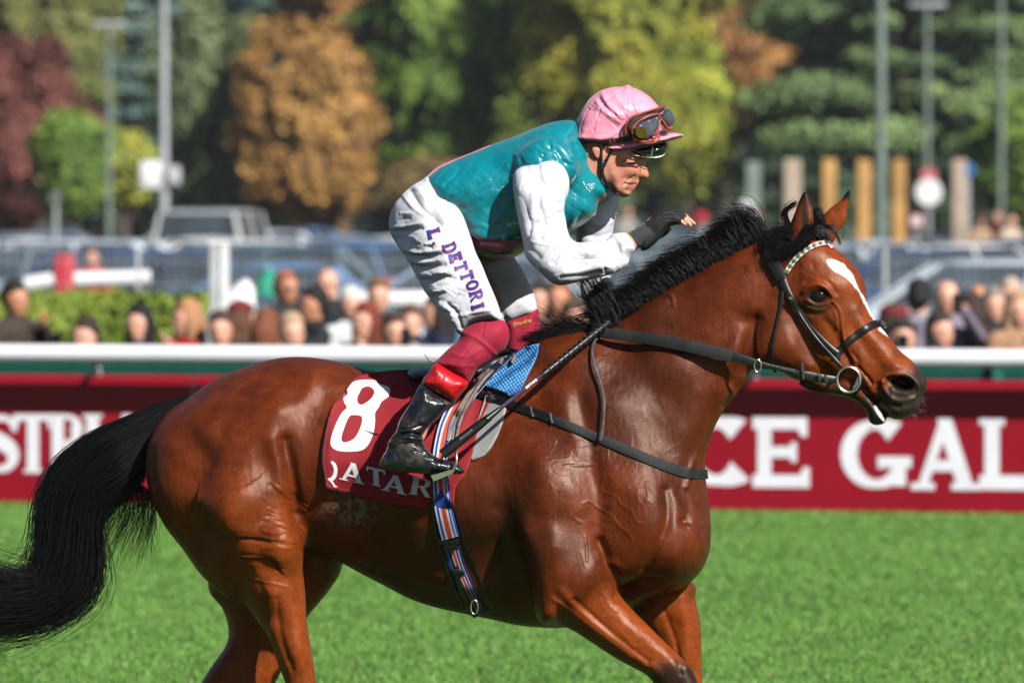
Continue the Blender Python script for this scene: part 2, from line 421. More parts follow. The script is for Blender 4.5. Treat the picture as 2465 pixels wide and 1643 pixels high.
# ------------------------------------------------ mesh bits
class MB:
    """collects simple shapes into one mesh"""
    def __init__(s): s.V = []; s.F = []; s.m = []
    def add(s, V, F, mi=0):
        o = len(s.V); s.V += [tuple(v) for v in V]; s.F += [tuple(i+o for i in f) for f in F]; s.m += [mi]*len(F); return s
    def box(s, lo, hi, mi=0, rz=0, c=None):
        (x0, y0, z0), (x1, y1, z1) = lo, hi
        V = [(x0,y0,z0),(x1,y0,z0),(x1,y1,z0),(x0,y1,z0),(x0,y0,z1),(x1,y0,z1),(x1,y1,z1),(x0,y1,z1)]
        if rz:
            cx, cy = c or ((x0+x1)/2, (y0+y1)/2); a, b = math.cos(rz), math.sin(rz)
            V = [(cx+(x-cx)*a-(y-cy)*b, cy+(x-cx)*b+(y-cy)*a, z) for x, y, z in V]
        return s.add(V, [(0,3,2,1),(4,5,6,7),(0,1,5,4),(1,2,6,5),(2,3,7,6),(3,0,4,7)], mi)
    def tube(s, P, r, n=8, mi=0, fy=1.0, caps=True):
        P = [Vector(p) for p in P]; rr = r if isinstance(r, (list, tuple, np.ndarray)) else [r]*len(P); V = []; up = None
        for i, p in enumerate(P):
            d = (P[min(i+1, len(P)-1)]-P[max(i-1, 0)]).normalized()
            if up is None: up = Vector((0, -1, 0)) if abs(d.y) < 0.9 else Vector((0, 0, 1))
            u = (up-d*up.dot(d)).normalized(); v = d.cross(u); up = u
            for k in range(n):
                a = 2*math.pi*k/n; V.append(p+u*math.cos(a)*rr[i]*fy+v*math.sin(a)*rr[i])
        F = [(i*n+k, i*n+(k+1) % n, (i+1)*n+(k+1) % n, (i+1)*n+k) for i in range(len(P)-1) for k in range(n)]
        if caps: F += [tuple(range(n-1, -1, -1)), tuple((len(P)-1)*n+k for k in range(n))]
        return s.add(V, F, mi)
    def loft(s, rings, mi=0, closed=True, caps=True):
        n = len(rings[0]); V = [p for r in rings for p in r]
        F = [(i*n+k, i*n+(k+1) % n, (i+1)*n+(k+1) % n, (i+1)*n+k) for i in range(len(rings)-1) for k in range(n if closed else n-1)]
        if caps and closed: F += [tuple(range(n-1, -1, -1)), tuple((len(rings)-1)*n+k for k in range(n))]
        return s.add(V, F, mi)
    def ball(s, c, r, n=12, mi=0):
        rx, ry, rz = r if isinstance(r, (tuple, list)) else (r, r, r); R = []
        for i in range(n//2+1):
            t = math.pi*i/(n//2); q = max(math.sin(t), 0.02)
            R.append([(c[0]+rx*q*math.cos(2*math.pi*k/n), c[1]+ry*q*math.sin(2*math.pi*k/n), c[2]-rz*math.cos(t)) for k in range(n)])
        return s.loft(R, mi)
    def build(s, name, mat=None, parent=None, smooth=True, bevel=0):
        me = bpy.data.meshes.new(name); me.from_pydata(s.V, [], s.F); me.update()
        bm = bmesh.new(); bm.from_mesh(me)
        if bevel: bmesh.ops.bevel(bm, geom=[e for e in bm.edges if e.is_manifold and e.calc_face_angle(0) > 0.7], offset=bevel, segments=2, affect='EDGES', profile=0.5)
        bmesh.ops.recalc_face_normals(bm, faces=bm.faces); bm.to_mesh(me); bm.free()
        o = link(name, me, mat, parent, smooth)
        if not bevel and len(s.m) == len(me.polygons) and any(s.m): me.polygons.foreach_set('material_index', s.m)
        if smooth:
            try: me.set_sharp_from_angle(angle=R_(40))
            except Exception: pass
        return o
def copy_tree(o, loc=None, rz=None, label=None, parent=None):
    c = o.copy(); COL.objects.link(c)
    if parent is not None: c.parent = parent
    if loc is not None: c.location = loc
    if rz is not None: c.rotation_euler = (0, 0, rz)
    if label: c['label'] = label
    for ch in list(o.children): copy_tree(ch, parent=c)
    return c
def PX(px, py, d): return W(px, py, d-D)

# ------------------------------------------------ ground
m, t, b = nt('turf')
g1 = noise(t, 0.9, 4); g2 = noise(t, 9, 6, 0.7); g3 = noise(t, 60, 4, 0.7)
c1 = ramp(t, g1, [(0.3, (.085, .205, .03)), (0.7, (.13, .28, .05))])
c2 = ramp(t, g2, [(0.3, (.7, .72, .6)), (0.7, (1.2, 1.15, 1.2))]); c3 = ramp(t, g3, [(0.25, (.55, .6, .5)), (0.75, (1.35, 1.3, 1.5))])
t.links.new(mixc(t, mixc(t, c1, c2, 1, 'MULTIPLY'), c3, 1, 'MULTIPLY'), b.inputs['Base Color']); b.inputs['Roughness'].default_value = .85
bump(t, b, g3, .6, .02)
m, t, b = nt('grass_blades')
oi = N(t, 'ShaderNodeAttribute', attribute_name='tint')
t.links.new(oi.outputs['Color'], b.inputs['Base Color']); b.inputs['Roughness'].default_value = .5
b.inputs['Specular IOR Level'].default_value = .3
basic('asphalt', (.055, .055, .06), .9, nz=3); basic('verge', (.10, .115, .03), .95, nz=.4, var=.3)

BY0, BY1 = 26.8, 25.1                       # depth of the advertising boards at the left and right edge of the view
def board_y(x): return BY0+(BY1-BY0)*(x+3.4)/6.8
def sheet(name, x0, x1, y0, y1, z, mat):
    me = np_mesh(name, [(x0, y0, z), (x1, y0, z), (x1, y1, z), (x0, y1, z)], [(0, 1, 2, 3)])
    return tag(link(name, me, mat, None, False), kind='structure')
sheet('ground', -900, 900, -60, 1500, 0.0, MAT['turf'])
sheet('car_park', -300, 300, 50, 178, 0.004, MAT['asphalt'])
sheet('far_lawn', -300, 300, 186, 900, 0.004, MAT['verge'])
# turf blades between the horse and the boards
def grass():
    n = 380000; r = np.random.default_rng(5)
    y = 3.0+(24.2)*r.random(n)**1.0; x = r.uniform(-1, 1, n)*(2.5+0.09*y)
    keep = y < board_y(x)-0.12; x, y = x[keep], y[keep]; n = len(x)
    tuft = vnoise(np.c_[x, y, y*0], 2.2, 3); tf2 = vnoise(np.c_[x, y, y*0], 7, 4)
    hgt = (.020+.003*tf2+.003*tuft)*r.uniform(.6, 1.35, n); hgt *= np.where(r.random(n) < .01, 1.7, 1)
    w = r.uniform(.0025, .0048, n); a = r.uniform(0, math.pi, n); lx = r.normal(0, .02, n); ly = r.normal(0, .02, n)
    V = np.empty((n, 3, 3)); V[:, 0] = np.c_[x-w*np.cos(a), y-w*np.sin(a), 0*x]; V[:, 1] = np.c_[x+w*np.cos(a), y+w*np.sin(a), 0*x]; V[:, 2] = np.c_[x+lx, y+ly, hgt]
    me = np_mesh('turf_grass', V.reshape(-1, 3), np.arange(n*3).reshape(-1, 3))
    k = np.clip(.5+.3*tuft+.16*tf2+r.normal(0, .16, n), 0, 1)[:, None]
    c = np.array((.095, .23, .032))*(1-k)+np.array((.19, .38, .07))*k
    dry = (r.random(n) < .05)[:, None]; c = np.where(dry, np.array((.30, .33, .16)), c)
    set_attr(me, 'tint', np.repeat(c, 3, 0))
    o = link('turf_grass', me, MAT['grass_blades'], None, False)
    tag(o, 'short green racecourse turf in front of the advertising boards', 'grass', kind='stuff')
grass()

# ------------------------------------------------ lettering made of strokes
def arc(cx, cy, rx, ry, a0, a1, n=14): return [(cx+rx*math.cos(R_(a0+(a1-a0)*i/n)), cy+ry*math.sin(R_(a0+(a1-a0)*i/n))) for i in range(n+1)]
def thick(P, w):
    """outline of a stroke along P (list of x, y) of width w (scalar or per point)"""
    n = len(P); ws = w if isinstance(w, (list, tuple)) else [w]*n; L = []; Rr = []
    for i, (x, y) in enumerate(P):
        ax, ay = P[max(i-1, 0)]; bx, by = P[min(i+1, n-1)]; dx, dy = bx-ax, by-ay; l = math.hypot(dx, dy) or 1
        L.append((x-dy/l*ws[i]/2, y+dx/l*ws[i]/2)); Rr.append((x+dy/l*ws[i]/2, y-dx/l*ws[i]/2))
    return ('strip', L, Rr)
def rect(x0, y0, x1, y1): return [(x0, y0), (x1, y0), (x1, y1), (x0, y1)]
def slab_letter(ch, t=.2, s=.085, ser=.06):
    """polygons (drawn over each other) in a cell 1 high; returns polys, width.  t stem, s thin stroke, ser serif reach"""
    if ch == 'I': return [rect(ser, 0, ser+t, 1), rect(0, 0, t+2*ser, s*.8), rect(0, 1-s*.8, t+2*ser, 1)], t+2*ser
    if ch == 'T':
        w = .78; c = w/2
        return [rect(c-t/2, 0, c+t/2, 1), rect(c-t/2-ser, 0, c+t/2+ser, s*.8), rect(0, 1-s*1.5, w, 1), [(0, 1), (0, .74), (s*.6, .74), (s*1.3, .9), (s*1.3, 1)], [(w, 1), (w, .74), (w-s*.6, .74), (w-s*1.3, .9), (w-s*1.3, 1)]], w
    if ch == 'L':
        w = .66
        return [rect(ser, 0, ser+t, 1), rect(0, 1-s*.8, t+2*ser, 1), rect(0, 0, w, s*1.7), [(w, 0), (w, .27), (w-s*.6, .27), (w-s*1.6, .1), (w-s*1.6, 0)]], w
    if ch == 'E':
        w = .70
        return [rect(ser, 0, ser+t, 1), rect(0, 0, w, s*1.7), rect(0, 1-s*1.7, w-.03, 1), rect(ser+t-.01, .5-s*.75, w-.16, .5+s*.75), rect(w-.16-s*.7, .36, w-.16, .64),
                [(w, 0), (w, .29), (w-s*.7, .29), (w-s*1.4, .12), (w-s*1.4, 0)], [(w-.03, 1), (w-.03, .72), (w-.03-s*.7, .72), (w-.03-s*1.4, .88), (w-.03-s*1.4, 1)]], w
    if ch in 'CG':
        w = .88 if ch == 'C' else .98; c = .46
        P = arc(c, .5, c-t*.42, .5-s*.7, 48, 318 if ch == 'C' else 330, 30)
        ws = [(.8*s+(t-s*.4)*abs(math.cos(R_(48+(270 if ch == 'C' else 282)*i/30)))**1.2+.02)+.13*max(0, 1-i/5)+(.13*max(0, 1-(30-i)/5) if ch == 'C' else 0) for i in range(31)]
        out = [thick(P, ws)]
        if ch == 'G': out += [rect(c+.42-t, .06, c+.42, .47), rect(c+.02, .47-s*1.3, c+.50, .47), rect(c+.02, .30, c+.02+s*.7, .44)]
        return out, w
    if ch == 'S':
        P = [(.60, .74), (.56, .86), (.46, .93), (.34, .935), (.22, .90), (.15, .80), (.16, .69), (.25, .60), (.38, .53), (.50, .45), (.58, .34), (.58, .21), (.49, .10), (.35, .065), (.21, .09), (.12, .17), (.07, .30)]
        P = [tuple(q) for q in cr(P, 3)]; ws = [s*1.0+(t*.95-s)*math.exp(-((i/(len(P)-1)-.5)/.22)**2)+.02 for i in range(len(P))]
        return [thick(P, ws), rect(.58, .70, .64, .99), rect(.03, .01, .09, .32)], .68
    if ch == 'A':
        w = 1.0; return [[(.10, 0), (.44, 1), (.60, 1), (.52, .80), (.24, 0)], [(.40, 1), (.60, 1), (.93, 0), (.70, 0), (.42, .86)], rect(.26, .26, .74, .26+s*1.3), rect(.02, 0, .36, s*.8), rect(.60, 0, 1.0, s*.8)], w
    if ch == 'R':
        w = .84; P = [(ser+t*.5, .96), (.44, .955), (.60, .87), (.62, .74), (.58, .60), (.44, .515), (ser+t*.5, .50)]; P = [tuple(q) for q in cr(P, 3)]
        ws = [s+(t-s)*math.exp(-((i/(len(P)-1)-.5)/.2)**2) for i in range(len(P))]
        return [rect(ser, 0, ser+t, 1), rect(0, 0, t+2*ser, s*.8), rect(0, 1-s*.8, .4, 1), thick(P, ws), [(.32, .54), (.50, .54), (.80, .03), (.86, .03), (.86, 0), (.60, 0), (.36, .46)]], w
    if ch == 'D':
        P = [(ser+t*.5, .96), (.42, .95), (.62, .82), (.68, .5), (.62, .18), (.42, .05), (ser+t*.5, .04)]; P = [tuple(q) for q in cr(P, 3)]
        ws = [s+(t-s)*math.exp(-((i/(len(P)-1)-.5)/.25)**2) for i in range(len(P))]
        return [rect(ser, 0, ser+t, 1), rect(0, 0, .4, s*.8), rect(0, 1-s*.8, .4, 1), thick(P, ws)], .80
    if ch in 'OQ':
        P = arc(.42, .5, .42-t*.45, .5-s*.6, 90, 450, 32); ws = [s+(t-s)*abs(math.cos(R_(90+360*i/32)))**1.2 for i in range(33)]
        out = [thick(P, ws)]
        if ch == 'Q': out.append(thick([(.36, .06), (.48, .0), (.60, -.16), (.76, -.22)], [.08, .14, .13, .04]))
        return out, .86
    if ch == '.': return [rect(.02, 0, .2, .18)], .24
    return [], .4
def flat_polys(polys, f, name, mat, parent=None, thick_y=0.004):
    """flat lettering plates: each outline becomes a thin plate, f maps (x, y) to the world"""
    bm = bmesh.new()
    for i, P in enumerate(polys):
        o_ = Vector((0, -0.0004*i, 0))
        if P[0] == 'strip':
            A = [bm.verts.new(Vector(f(x, y))+o_) for x, y in P[1]]; B = [bm.verts.new(Vector(f(x, y))+o_) for x, y in P[2]]
            for q in range(len(A)-1):
                try: bm.faces.new((A[q], B[q], B[q+1], A[q+1]))
                except Exception: pass
            continue
        vs = [bm.verts.new(Vector(f(x, y))+o_) for x, y in P]
        try: bm.faces.new(vs)
        except Exception: pass
    bmesh.ops.triangulate(bm, faces=bm.faces[:])
    me = bpy.data.meshes.new(name); bm.to_mesh(me); bm.free()
    return link(name, me, mat, parent, False)

# ------------------------------------------------ boards, rail, fence
basic('board_red', SR(148, 15, 36), .42, nz=2, var=.06, spec=.35); basic('letter_white', (.84, .85, .88), .5, nz=4, var=.04)
basic('white_pvc', (.84, .85, .88), .35, nz=3, var=.05, bmp=(8, .1, .004)); basic('green_metal', SR(10, 98, 84), .5, nz=4)
BA = math.atan2(BY1-BY0, 6.8)
xs = [-30, -22.0, -2.14, 22.0, 30]
letters = {1: None}
for i in range(len(xs)-1):
    x0, x1 = xs[i]+.006, xs[i+1]-.006
    vis = {1: 'dark red advertising board behind the tail, printed with white letters STRIA', 2: 'long dark red advertising board behind the horse, printed with large white letters CE GAL'}
    if i not in (1, 2): continue
    base = empty('advertising_board', ((x0+x1)/2, board_y((x0+x1)/2), 0), vis[i], 'advertising board', 'advertising boards along the running rail')
    mb = MB(); top = .865
    # a panel with a padded, rounded top edge
    prof = [(-.02, 0), (-.02, top-.05), (-.012, top-.012), (.02, top), (.06, top), (.075, top-.03), (.075, 0)]
    mb.loft([[(x, board_y(x)+p, z) for p, z in prof] for x in (x0, x1)])
    mb.build('panel', MAT['board_red'], base, False)
    fb = MB()
    for xx in (x0+.25, (x0+x1)/2, x1-.25): fb.add([(xx-.02, board_y(xx)+.08, .6), (xx+.02, board_y(xx)+.08, .6), (xx+.02, board_y(xx)+.5, 0), (xx-.02, board_y(xx)+.5, 0), (xx-.02, board_y(xx)+.08, .56), (xx+.02, board_y(xx)+.08, .56), (xx+.02, board_y(xx)+.45, 0), (xx-.02, board_y(xx)+.45, 0)], [(0,1,2,3),(4,7,6,5),(0,3,7,4),(1,5,6,2)])
    fb.build('support', MAT['green_metal'], base, False)
    letters[i] = base
def board_letter(ch, px0, px1, ptop, pbot, base, **kw):
    """letter spanning photo columns px0..px1 and rows ptop..pbot on the board face"""
    P, w = slab_letter(ch, **kw)
    xm = (px0+px1)/2; d = 46.
    for _ in range(4): d = D+board_y((xm-CX)*S*d/D)
    k = S*d/D; X0, X1 = (px0-CX)*k, (px1-CX)*k; z0, z1 = CZ-(pbot-HY)*k, CZ-(ptop-HY)*k
    f = lambda x, y: (X0+x/w*(X1-X0), board_y(X0+x/w*(X1-X0))-.0235, z0+y*(z1-z0))
    flat_polys(P, f, 'letter', MAT['letter_white'], base)
for ch, a, b_ in (('S', -50, 46), ('T', 36, 124), ('R', 117, 210), ('I', 200, 247), ('A', 250, 360)): board_letter(ch, a, b_, 996, 1137, letters[1], t=.26, s=.07, ser=.07)
board_letter('C', 1640, 1806, 997, 1173, letters[2], t=.17, s=.15); board_letter('E', 1812, 1948, 1002, 1172, letters[2], t=.17, s=.105)
for ch, a, b_ in (('G', 2032, 2196), ('A', 2190, 2356), ('L', 2358, 2495)): board_letter(ch, a, b_, 1006, 1178, letters[2], t=.17, s=.12)
# running rail, a white plastic tube in front of the boards
def rail_y(x): return board_y(x)-.275
rl = empty('running_rail', (0, rail_y(0), 0), 'white plastic running rail with a round top tube in front of the red boards', 'rail')
mb = MB(); mb.tube([(x, rail_y(x), 1.012) for x in np.linspace(-26, 26, 53)], .062, 16); mb.build('top_rail', MAT['white_pvc'], rl)
for k in range(-6, 6):
    x = k*4.4+1.6; mb = MB()
    mb.tube([(x, rail_y(x)-.0, .96), (x, rail_y(x)+.05, .93), (x, board_y(x)+.16, .9), (x, board_y(x)+.30, .7), (x, board_y(x)+.34, 0)], .022, 8)
    mb.build('post', MAT['white_pvc'], rl)
# green barrier behind the boards
gb = empty('crowd_barrier', (0, board_y(0)+1.5, 0), 'green metal crowd barrier between the red boards and the spectators', 'barrier')
mb = MB()
by = lambda x: board_y(x)+1.5
mb.box((-26, 0, .88), (26, .05, .98)); mb.V = [(x, y+by(x), z) for x, y, z in mb.V]; mb.build('top_bar', MAT['green_metal'], gb, False)
mb = MB(); mb.box((-26, 0, .12), (26, .04, .17)); mb.V = [(x, y+by(x), z) for x, y, z in mb.V]; mb.build('bottom_bar', MAT['green_metal'], gb, False)
for k in range(-11, 11):
    x = k*2.35+.92; mb = MB(); mb.box((x-.035, by(x)-.012, 0), (x+.035, by(x)-.06, 1.0)); mb.build('post', MAT['green_metal'], gb, False)
basic('barrier_cloth', SR(6, 74, 62), .8, nz=2, var=.2)
mb = MB(); mb.box((-26, .01, .17), (26, .035, .88)); mb.V = [(x, y+by(x), z) for x, y, z in mb.V]; mb.build('screen', MAT['barrier_cloth'], gb, False)

# ------------------------------------------------ spectators
basic('skin_light', SR(226, 168, 142), .5, nz=9); basic('skin_tan', SR(200, 138, 104), .5, nz=9)
CL = {}; basic('dark_glass', (.01, .01, .012), .15, nz=4)
def cloth(rgb):
    k = 'cloth_%d_%d_%d' % rgb
    if k not in MAT: basic(k, SR(*rgb), .8, nz=7, var=.15, bmp=(30, .3, .01))
    return MAT[k]
def person_meshes():
    """standing spectator, head top at 1.72 m: one skin mesh, coat, trousers and two heads of hair"""
    M = {}
    def fld(): return Field((-.42, -.34, -.02), (.42, .34, 1.8), .018)
    def ch(f, rows, k=.03, fy=1.0):
        for A, B in zip(rows[:-1], rows[1:]): f.cone(A, B, k, fy)
    for kind in ('arms_down', 'hand_up'):
        f = fld()
        f.merge(*f.box((-.2, -.2, 1.3), (.2, .2, 1.8)), np.full([min(f.n[i], int(np.ceil((b-f.lo[i])/f.h))+1)-max(0, int(np.floor((a-f.lo[i])/f.h))) for i, (a, b) in enumerate(((-.2, .2), (-.2, .2), (1.3, 1.8)))], 1, np.float32), 0) if False else None
        ch(f, [(0, 0, 1.66, .078), (0, -.015, 1.60, .080), (0, -.03, 1.545, .058), (0, -.035, 1.515, .048)], .03, 1.1)
        f.cone((-.032, -.098, 1.612, .012), (-.028, -.1, 1.612, .012), .008, 1, True); f.cone((.032, -.098, 1.612, .012), (.028, -.1, 1.612, .012), .008, 1, True); ch(f, [(0, -.095, 1.60, .010), (0, -.105, 1.575, .017)], .02); f.cone((-.078, 0, 1.6, .012), (-.082, .01, 1.57, .01), .01); f.cone((.078, 0, 1.6, .012), (.082, .01, 1.57, .01), .01)
        ch(f, [(0, .02, 1.52, .055), (0, .02, 1.40, .06), (0, 0, 1.3, .12), (0, 0, 1.0, .13), (0, 0, .92, .14)], .04, .75)
        for s_ in (-1, 1):
            up = kind == 'hand_up' and s_ == 1
            A = [(s_*.17, 0, 1.38, .05), (s_*.24, -.03, 1.14, .042), (s_*.2, -.22, 1.02, .034)] if not up else [(s_*.17, 0, 1.38, .05), (s_*.27, -.08, 1.24, .042), (s_*.10, -.20, 1.46, .032)]
            ch(f, A, .02); e = A[-1]
            for q in range(4): f.cone((e[0]-s_*.02+.018*(q-1.5), e[1]-.02, e[2]+.01, .012), (e[0]-s_*.03+.02*(q-1.5), e[1]-.05, e[2]+(.07 if up else -.05)+.006*(1-abs(q-1.5)), .009), .008)
            ch(f, [(s_*.09, 0, .9, .09), (s_*.1, -.01, .5, .06), (s_*.1, .01, .1, .042)], .03); ch(f, [(s_*.1, 0, .05, .04), (s_*.11, -.12, .03, .035)], .02)
        M['body_'+kind] = f.mesh('person_'+kind, 0, 2)
        f = fld()
        ch(f, [(0, .02, 1.44, .075), (0, 0, 1.36, .15), (0, 0, 1.1, .155), (0, 0, .85, .165)], .05, .72)
        f.cone((-.16, 0, 1.38, .075), (.16, 0, 1.38, .075), .05, .9)
        for s_ in (-1, 1):
            up = kind == 'hand_up' and s_ == 1
            A = [(s_*.17, 0, 1.38, .075), (s_*.25, -.03, 1.14, .06), (s_*.21, -.19, 1.03, .048)] if not up else [(s_*.17, 0, 1.38, .075), (s_*.27, -.08, 1.24, .058), (s_*.13, -.18, 1.42, .045)]
            ch(f, A, .03)
        f.ball_w = None
        M['coat_'+kind] = f.mesh('coat_'+kind, 0, 1)
    f = fld()
    for s_ in (-1, 1): ch(f, [(s_*.08, 0, .92, .12), (s_*.1, -.01, .5, .085), (s_*.1, .01, .08, .065)], .03)
    M['trousers'] = f.mesh('trousers', 0, 1)
    f = fld(); ch(f, [(0, .016, 1.678, .089), (0, .04, 1.61, .086)], .03, 1.12); f.cone((0, -.135, 1.60, .082), (0, -.14, 1.50, .10), .015, 1, True); M['hair_short'] = f.mesh('hair_short', 0, 1)
    f = fld(); ch(f, [(0, .016, 1.678, .091), (0, .045, 1.58, .096), (0, .06, 1.45, .085), (0, .07, 1.36, .05)], .03, 1.08)
    for s_ in (-1, 1): f.cone((s_*.07, -.01, 1.62, .035), (s_*.09, 0, 1.38, .03), .03)
    f.cone((0, -.14, 1.605, .080), (0, -.14, 1.46, .09), .015, 1, True); M['hair_long'] = f.mesh('hair_long', 0, 1)
    for k_, me in M.items():
        V = get_v(me); c = np.ones((len(V), 3)); g = lambda x, z, sx, sz: np.exp(-((V[:, 0]-x)/sx)**2-((V[:, 2]-z)/sz)**2)*(V[:, 1] < -.05)
        if k_.startswith('body'):
            w = np.clip(1.5*(g(-.033, 1.612, .018, .010)+g(.033, 1.612, .018, .010)), 0, 1)+.7*(g(-.034, 1.634, .024, .006)+g(.034, 1.634, .024, .006)); c = c*(1-np.clip(w, 0, 1)[:, None]*.82)
            w = np.clip(g(0, 1.556, .026, .008), 0, 1)[:, None]; c = c*(1-w*np.array((.35, .65, .6))); w = np.clip(.5*g(0, 1.52, .05, .016), 0, 1)[:, None]; c = c*(1-w*.4)
        set_attr(me, 'tone', c)
        me.polygons.foreach_set('use_smooth', np.ones(len(me.polygons), bool))
    return M
PM = person_meshes()
def person(px, py, d, label, pose='arms_down', coat=(30, 30, 34), hair=(30, 22, 18), long=False, skin='skin_light', rz=0.0, acc=None, grp='spectators behind the running rail'):
    """px, py: where the top of the head is in the photo; d: metres from the camera"""
    x, y, z = PX(px, py, d); sc = 1.02; z += .02+.05*random.random(); y += random.uniform(-.3, .8); leg = z-.845*sc
    r = empty('person', (x, y, 0), label, 'person', grp); rz += random.uniform(-.7, .7); pose = 'hand_up' if (int(px)*13+int(py)) % 4 == 0 else pose; r.rotation_euler = (0, 0, rz)
    def part(name, mesh, mat):
        me = PM[mesh].copy(); V = get_v(me); zz = V[:, 2]; V[:, 2] = np.where(zz < .9, zz/.9*leg, leg+(zz-.9)*sc); V[:, :2] *= sc; me.vertices.foreach_set('co', V.ravel()); me.update(); o = link(name, me, mat); o.parent = r; return o
    part('body', 'body_'+pose, MAT[skin]); part('coat', 'coat_'+pose, cloth(coat)); part('trousers', 'trousers', cloth((40, 44, 60)))
    if hair: part('hair', 'hair_long' if long else 'hair_short', cloth(hair))
    h0 = leg+.735*sc; e = (int(px*7+py*3) % 9)
    if acc is None: acc = {0: 'glasses', 2: 'phone', 5: 'cap', 7: 'glasses'}.get(e)
    def prt(mb, nm, mat): q = mb.build(nm, mat, None); q.parent = r
    if acc == 'glasses':
        mb = MB(); [mb.ball((s2*.036*sc, -.104*sc, leg+.713*sc), (.026*sc, .01*sc, .017*sc), 10) for s2 in (-1, 1)]; mb.tube([(-.085*sc, -.02*sc, leg+.72*sc), (-.06*sc, -.1*sc, leg+.718*sc), (.06*sc, -.1*sc, leg+.718*sc), (.085*sc, -.02*sc, leg+.72*sc)], .004, 5); prt(mb, 'sunglasses', MAT['dark_glass'])
    if acc == 'phone':
        mb = MB(); mb.box((-.04, -.36, leg+.60*sc), (.04, -.35, leg+.75*sc)); prt(mb, 'phone', MAT['dark_glass']); mb = MB(); mb.tube([(.20*sc, -.05, leg+.42*sc), (.24*sc, -.18, leg+.40*sc), (.06, -.34, leg+.62*sc)], [.05, .042, .035], 8); prt(mb, 'sleeve', cloth(coat))
    if acc == 'cap':
        mb = MB(); mb.ball((0, .012*sc, leg+.79*sc), (.095*sc, .112*sc, .07*sc), 14); mb.loft([[(x*sc, y*sc, leg+(.765+z)*sc) for x, y in ((-.07, -.07), (.07, -.07), (.05, -.19), (-.05, -.19))] for z in (0, .008)]); prt(mb, 'cap', cloth([(30, 34, 50), (190, 190, 188), (110, 30, 34)][int(px) % 3]))
    return r
for k_ in ('skin_light', 'skin_tan'):
    t = MAT[k_].node_tree; b = t.nodes['Principled BSDF']; src = b.inputs['Base Color'].links[0].from_socket; a = N(t, 'ShaderNodeAttribute', attribute_name='tone'); t.links.new(mixc(t, src, a.outputs['Color'], 1.0, 'MULTIPLY'), b.inputs['Base Color'])
P_ = person
P_(40, 688, 52.0, 'man in a dark brown coat at the left end of the crowd', coat=(58, 46, 40), hair=(28, 22, 20), skin='skin_tan', rz=.5)
P_(200, 776, 50.5, 'low dark haired head just above the rail in front of the clipped hedge', coat=(60, 40, 36), hair=(50, 36, 32), rz=-.4)
P_(330, 744, 50.5, 'woman with long black hair and blue top before the hedge', coat=(20, 48, 84), hair=(20, 16, 16), long=True, rz=.2)
P_(452, 736, 51.0, 'fair haired woman in red holding a white cup beside the grey posts', coat=(176, 34, 30), hair=(170, 122, 84), long=True, rz=-.5)
P_(575, 742, 52.5, 'person with long brown hair seen from behind, right of the grey posts', coat=(86, 66, 50), hair=(96, 58, 38), long=True, rz=2.6)
P_(640, 760, 51.2, 'woman with auburn hair and an olive coat in front of the white tent', coat=(74, 66, 48), hair=(122, 70, 44), long=True, rz=1.9)
P_(688, 668, 56.0, 'tanned person in a white mask standing behind the dark haired man', coat=(30, 34, 38), hair=(150, 92, 70), skin='skin_tan')
P_(748, 700, 51.5, 'dark haired man in a black jacket and red jersey facing left', coat=(24, 25, 30), hair=(24, 20, 20), skin='skin_tan', rz=-.9)
P_(790, 652, 57.0, 'bald man with a pink face standing at the back of the crowd', coat=(30, 31, 33), hair=None, skin='skin_light')
P_(880, 750, 50.8, 'auburn haired girl resting her cheek on a raised hand', pose='hand_up', coat=(104, 44, 30), hair=(112, 46, 28), long=True, rz=-.7)
P_(910, 688, 54.5, 'brown haired man with a pale shirt behind the auburn girl', coat=(44, 44, 52), hair=(120, 84, 50))
P_(990, 742, 52.8, 'person in a mustard yellow jacket left of the dark haired one', coat=(188, 128, 44), hair=(94, 60, 46), rz=.4)
P_(1050, 726, 51.0, 'dark brown haired woman in a navy and mustard coat beside the rider', coat=(26, 30, 58), hair=(34, 24, 20), long=True, rz=-1.0)
P_(1345, 690, 53.0, 'blurred tanned face between the rider and the horse neck', coat=(110, 78, 60), hair=(130, 84, 58), skin='skin_tan')
P_(1300, 700, 55.0, 'person with dark hair seen between the far knee and the sleeve', coat=(60, 52, 44), hair=(50, 36, 30), long=True)
P_(1385, 740, 50.6, 'low grey coated person behind the withers of the horse', coat=(110, 108, 112), hair=(90, 66, 52))
P_(2212, 692, 52.5, 'dark haired person in a striped shirt seen from behind at the right', coat=(150, 146, 156), hair=(22, 20, 20), rz=2.4)
P_(2282, 682, 51.5, 'bald man in a lilac shirt with one hand raised, right group', pose='hand_up', coat=(132, 122, 140), hair=None, rz=-.2)
P_(2340, 718, 52.0, 'dark haired woman in a plum coat right of the bald man', coat=(66, 46, 52), hair=(52, 38, 34), long=True, rz=-.5)
P_(2405, 712, 53.2, 'grey haired person in dark clothes behind the right end of the rail', coat=(38, 36, 44), hair=(140, 128, 116))
P_(2452, 724, 51.4, 'fair person in a tan coat cut off by the right edge', coat=(168, 128, 96), hair=(176, 140, 104), long=True)
P_(2180, 788, 50.4, 'low dark haired person in a black jacket next to the horse nose', coat=(26, 24, 28), hair=(34, 28, 26))

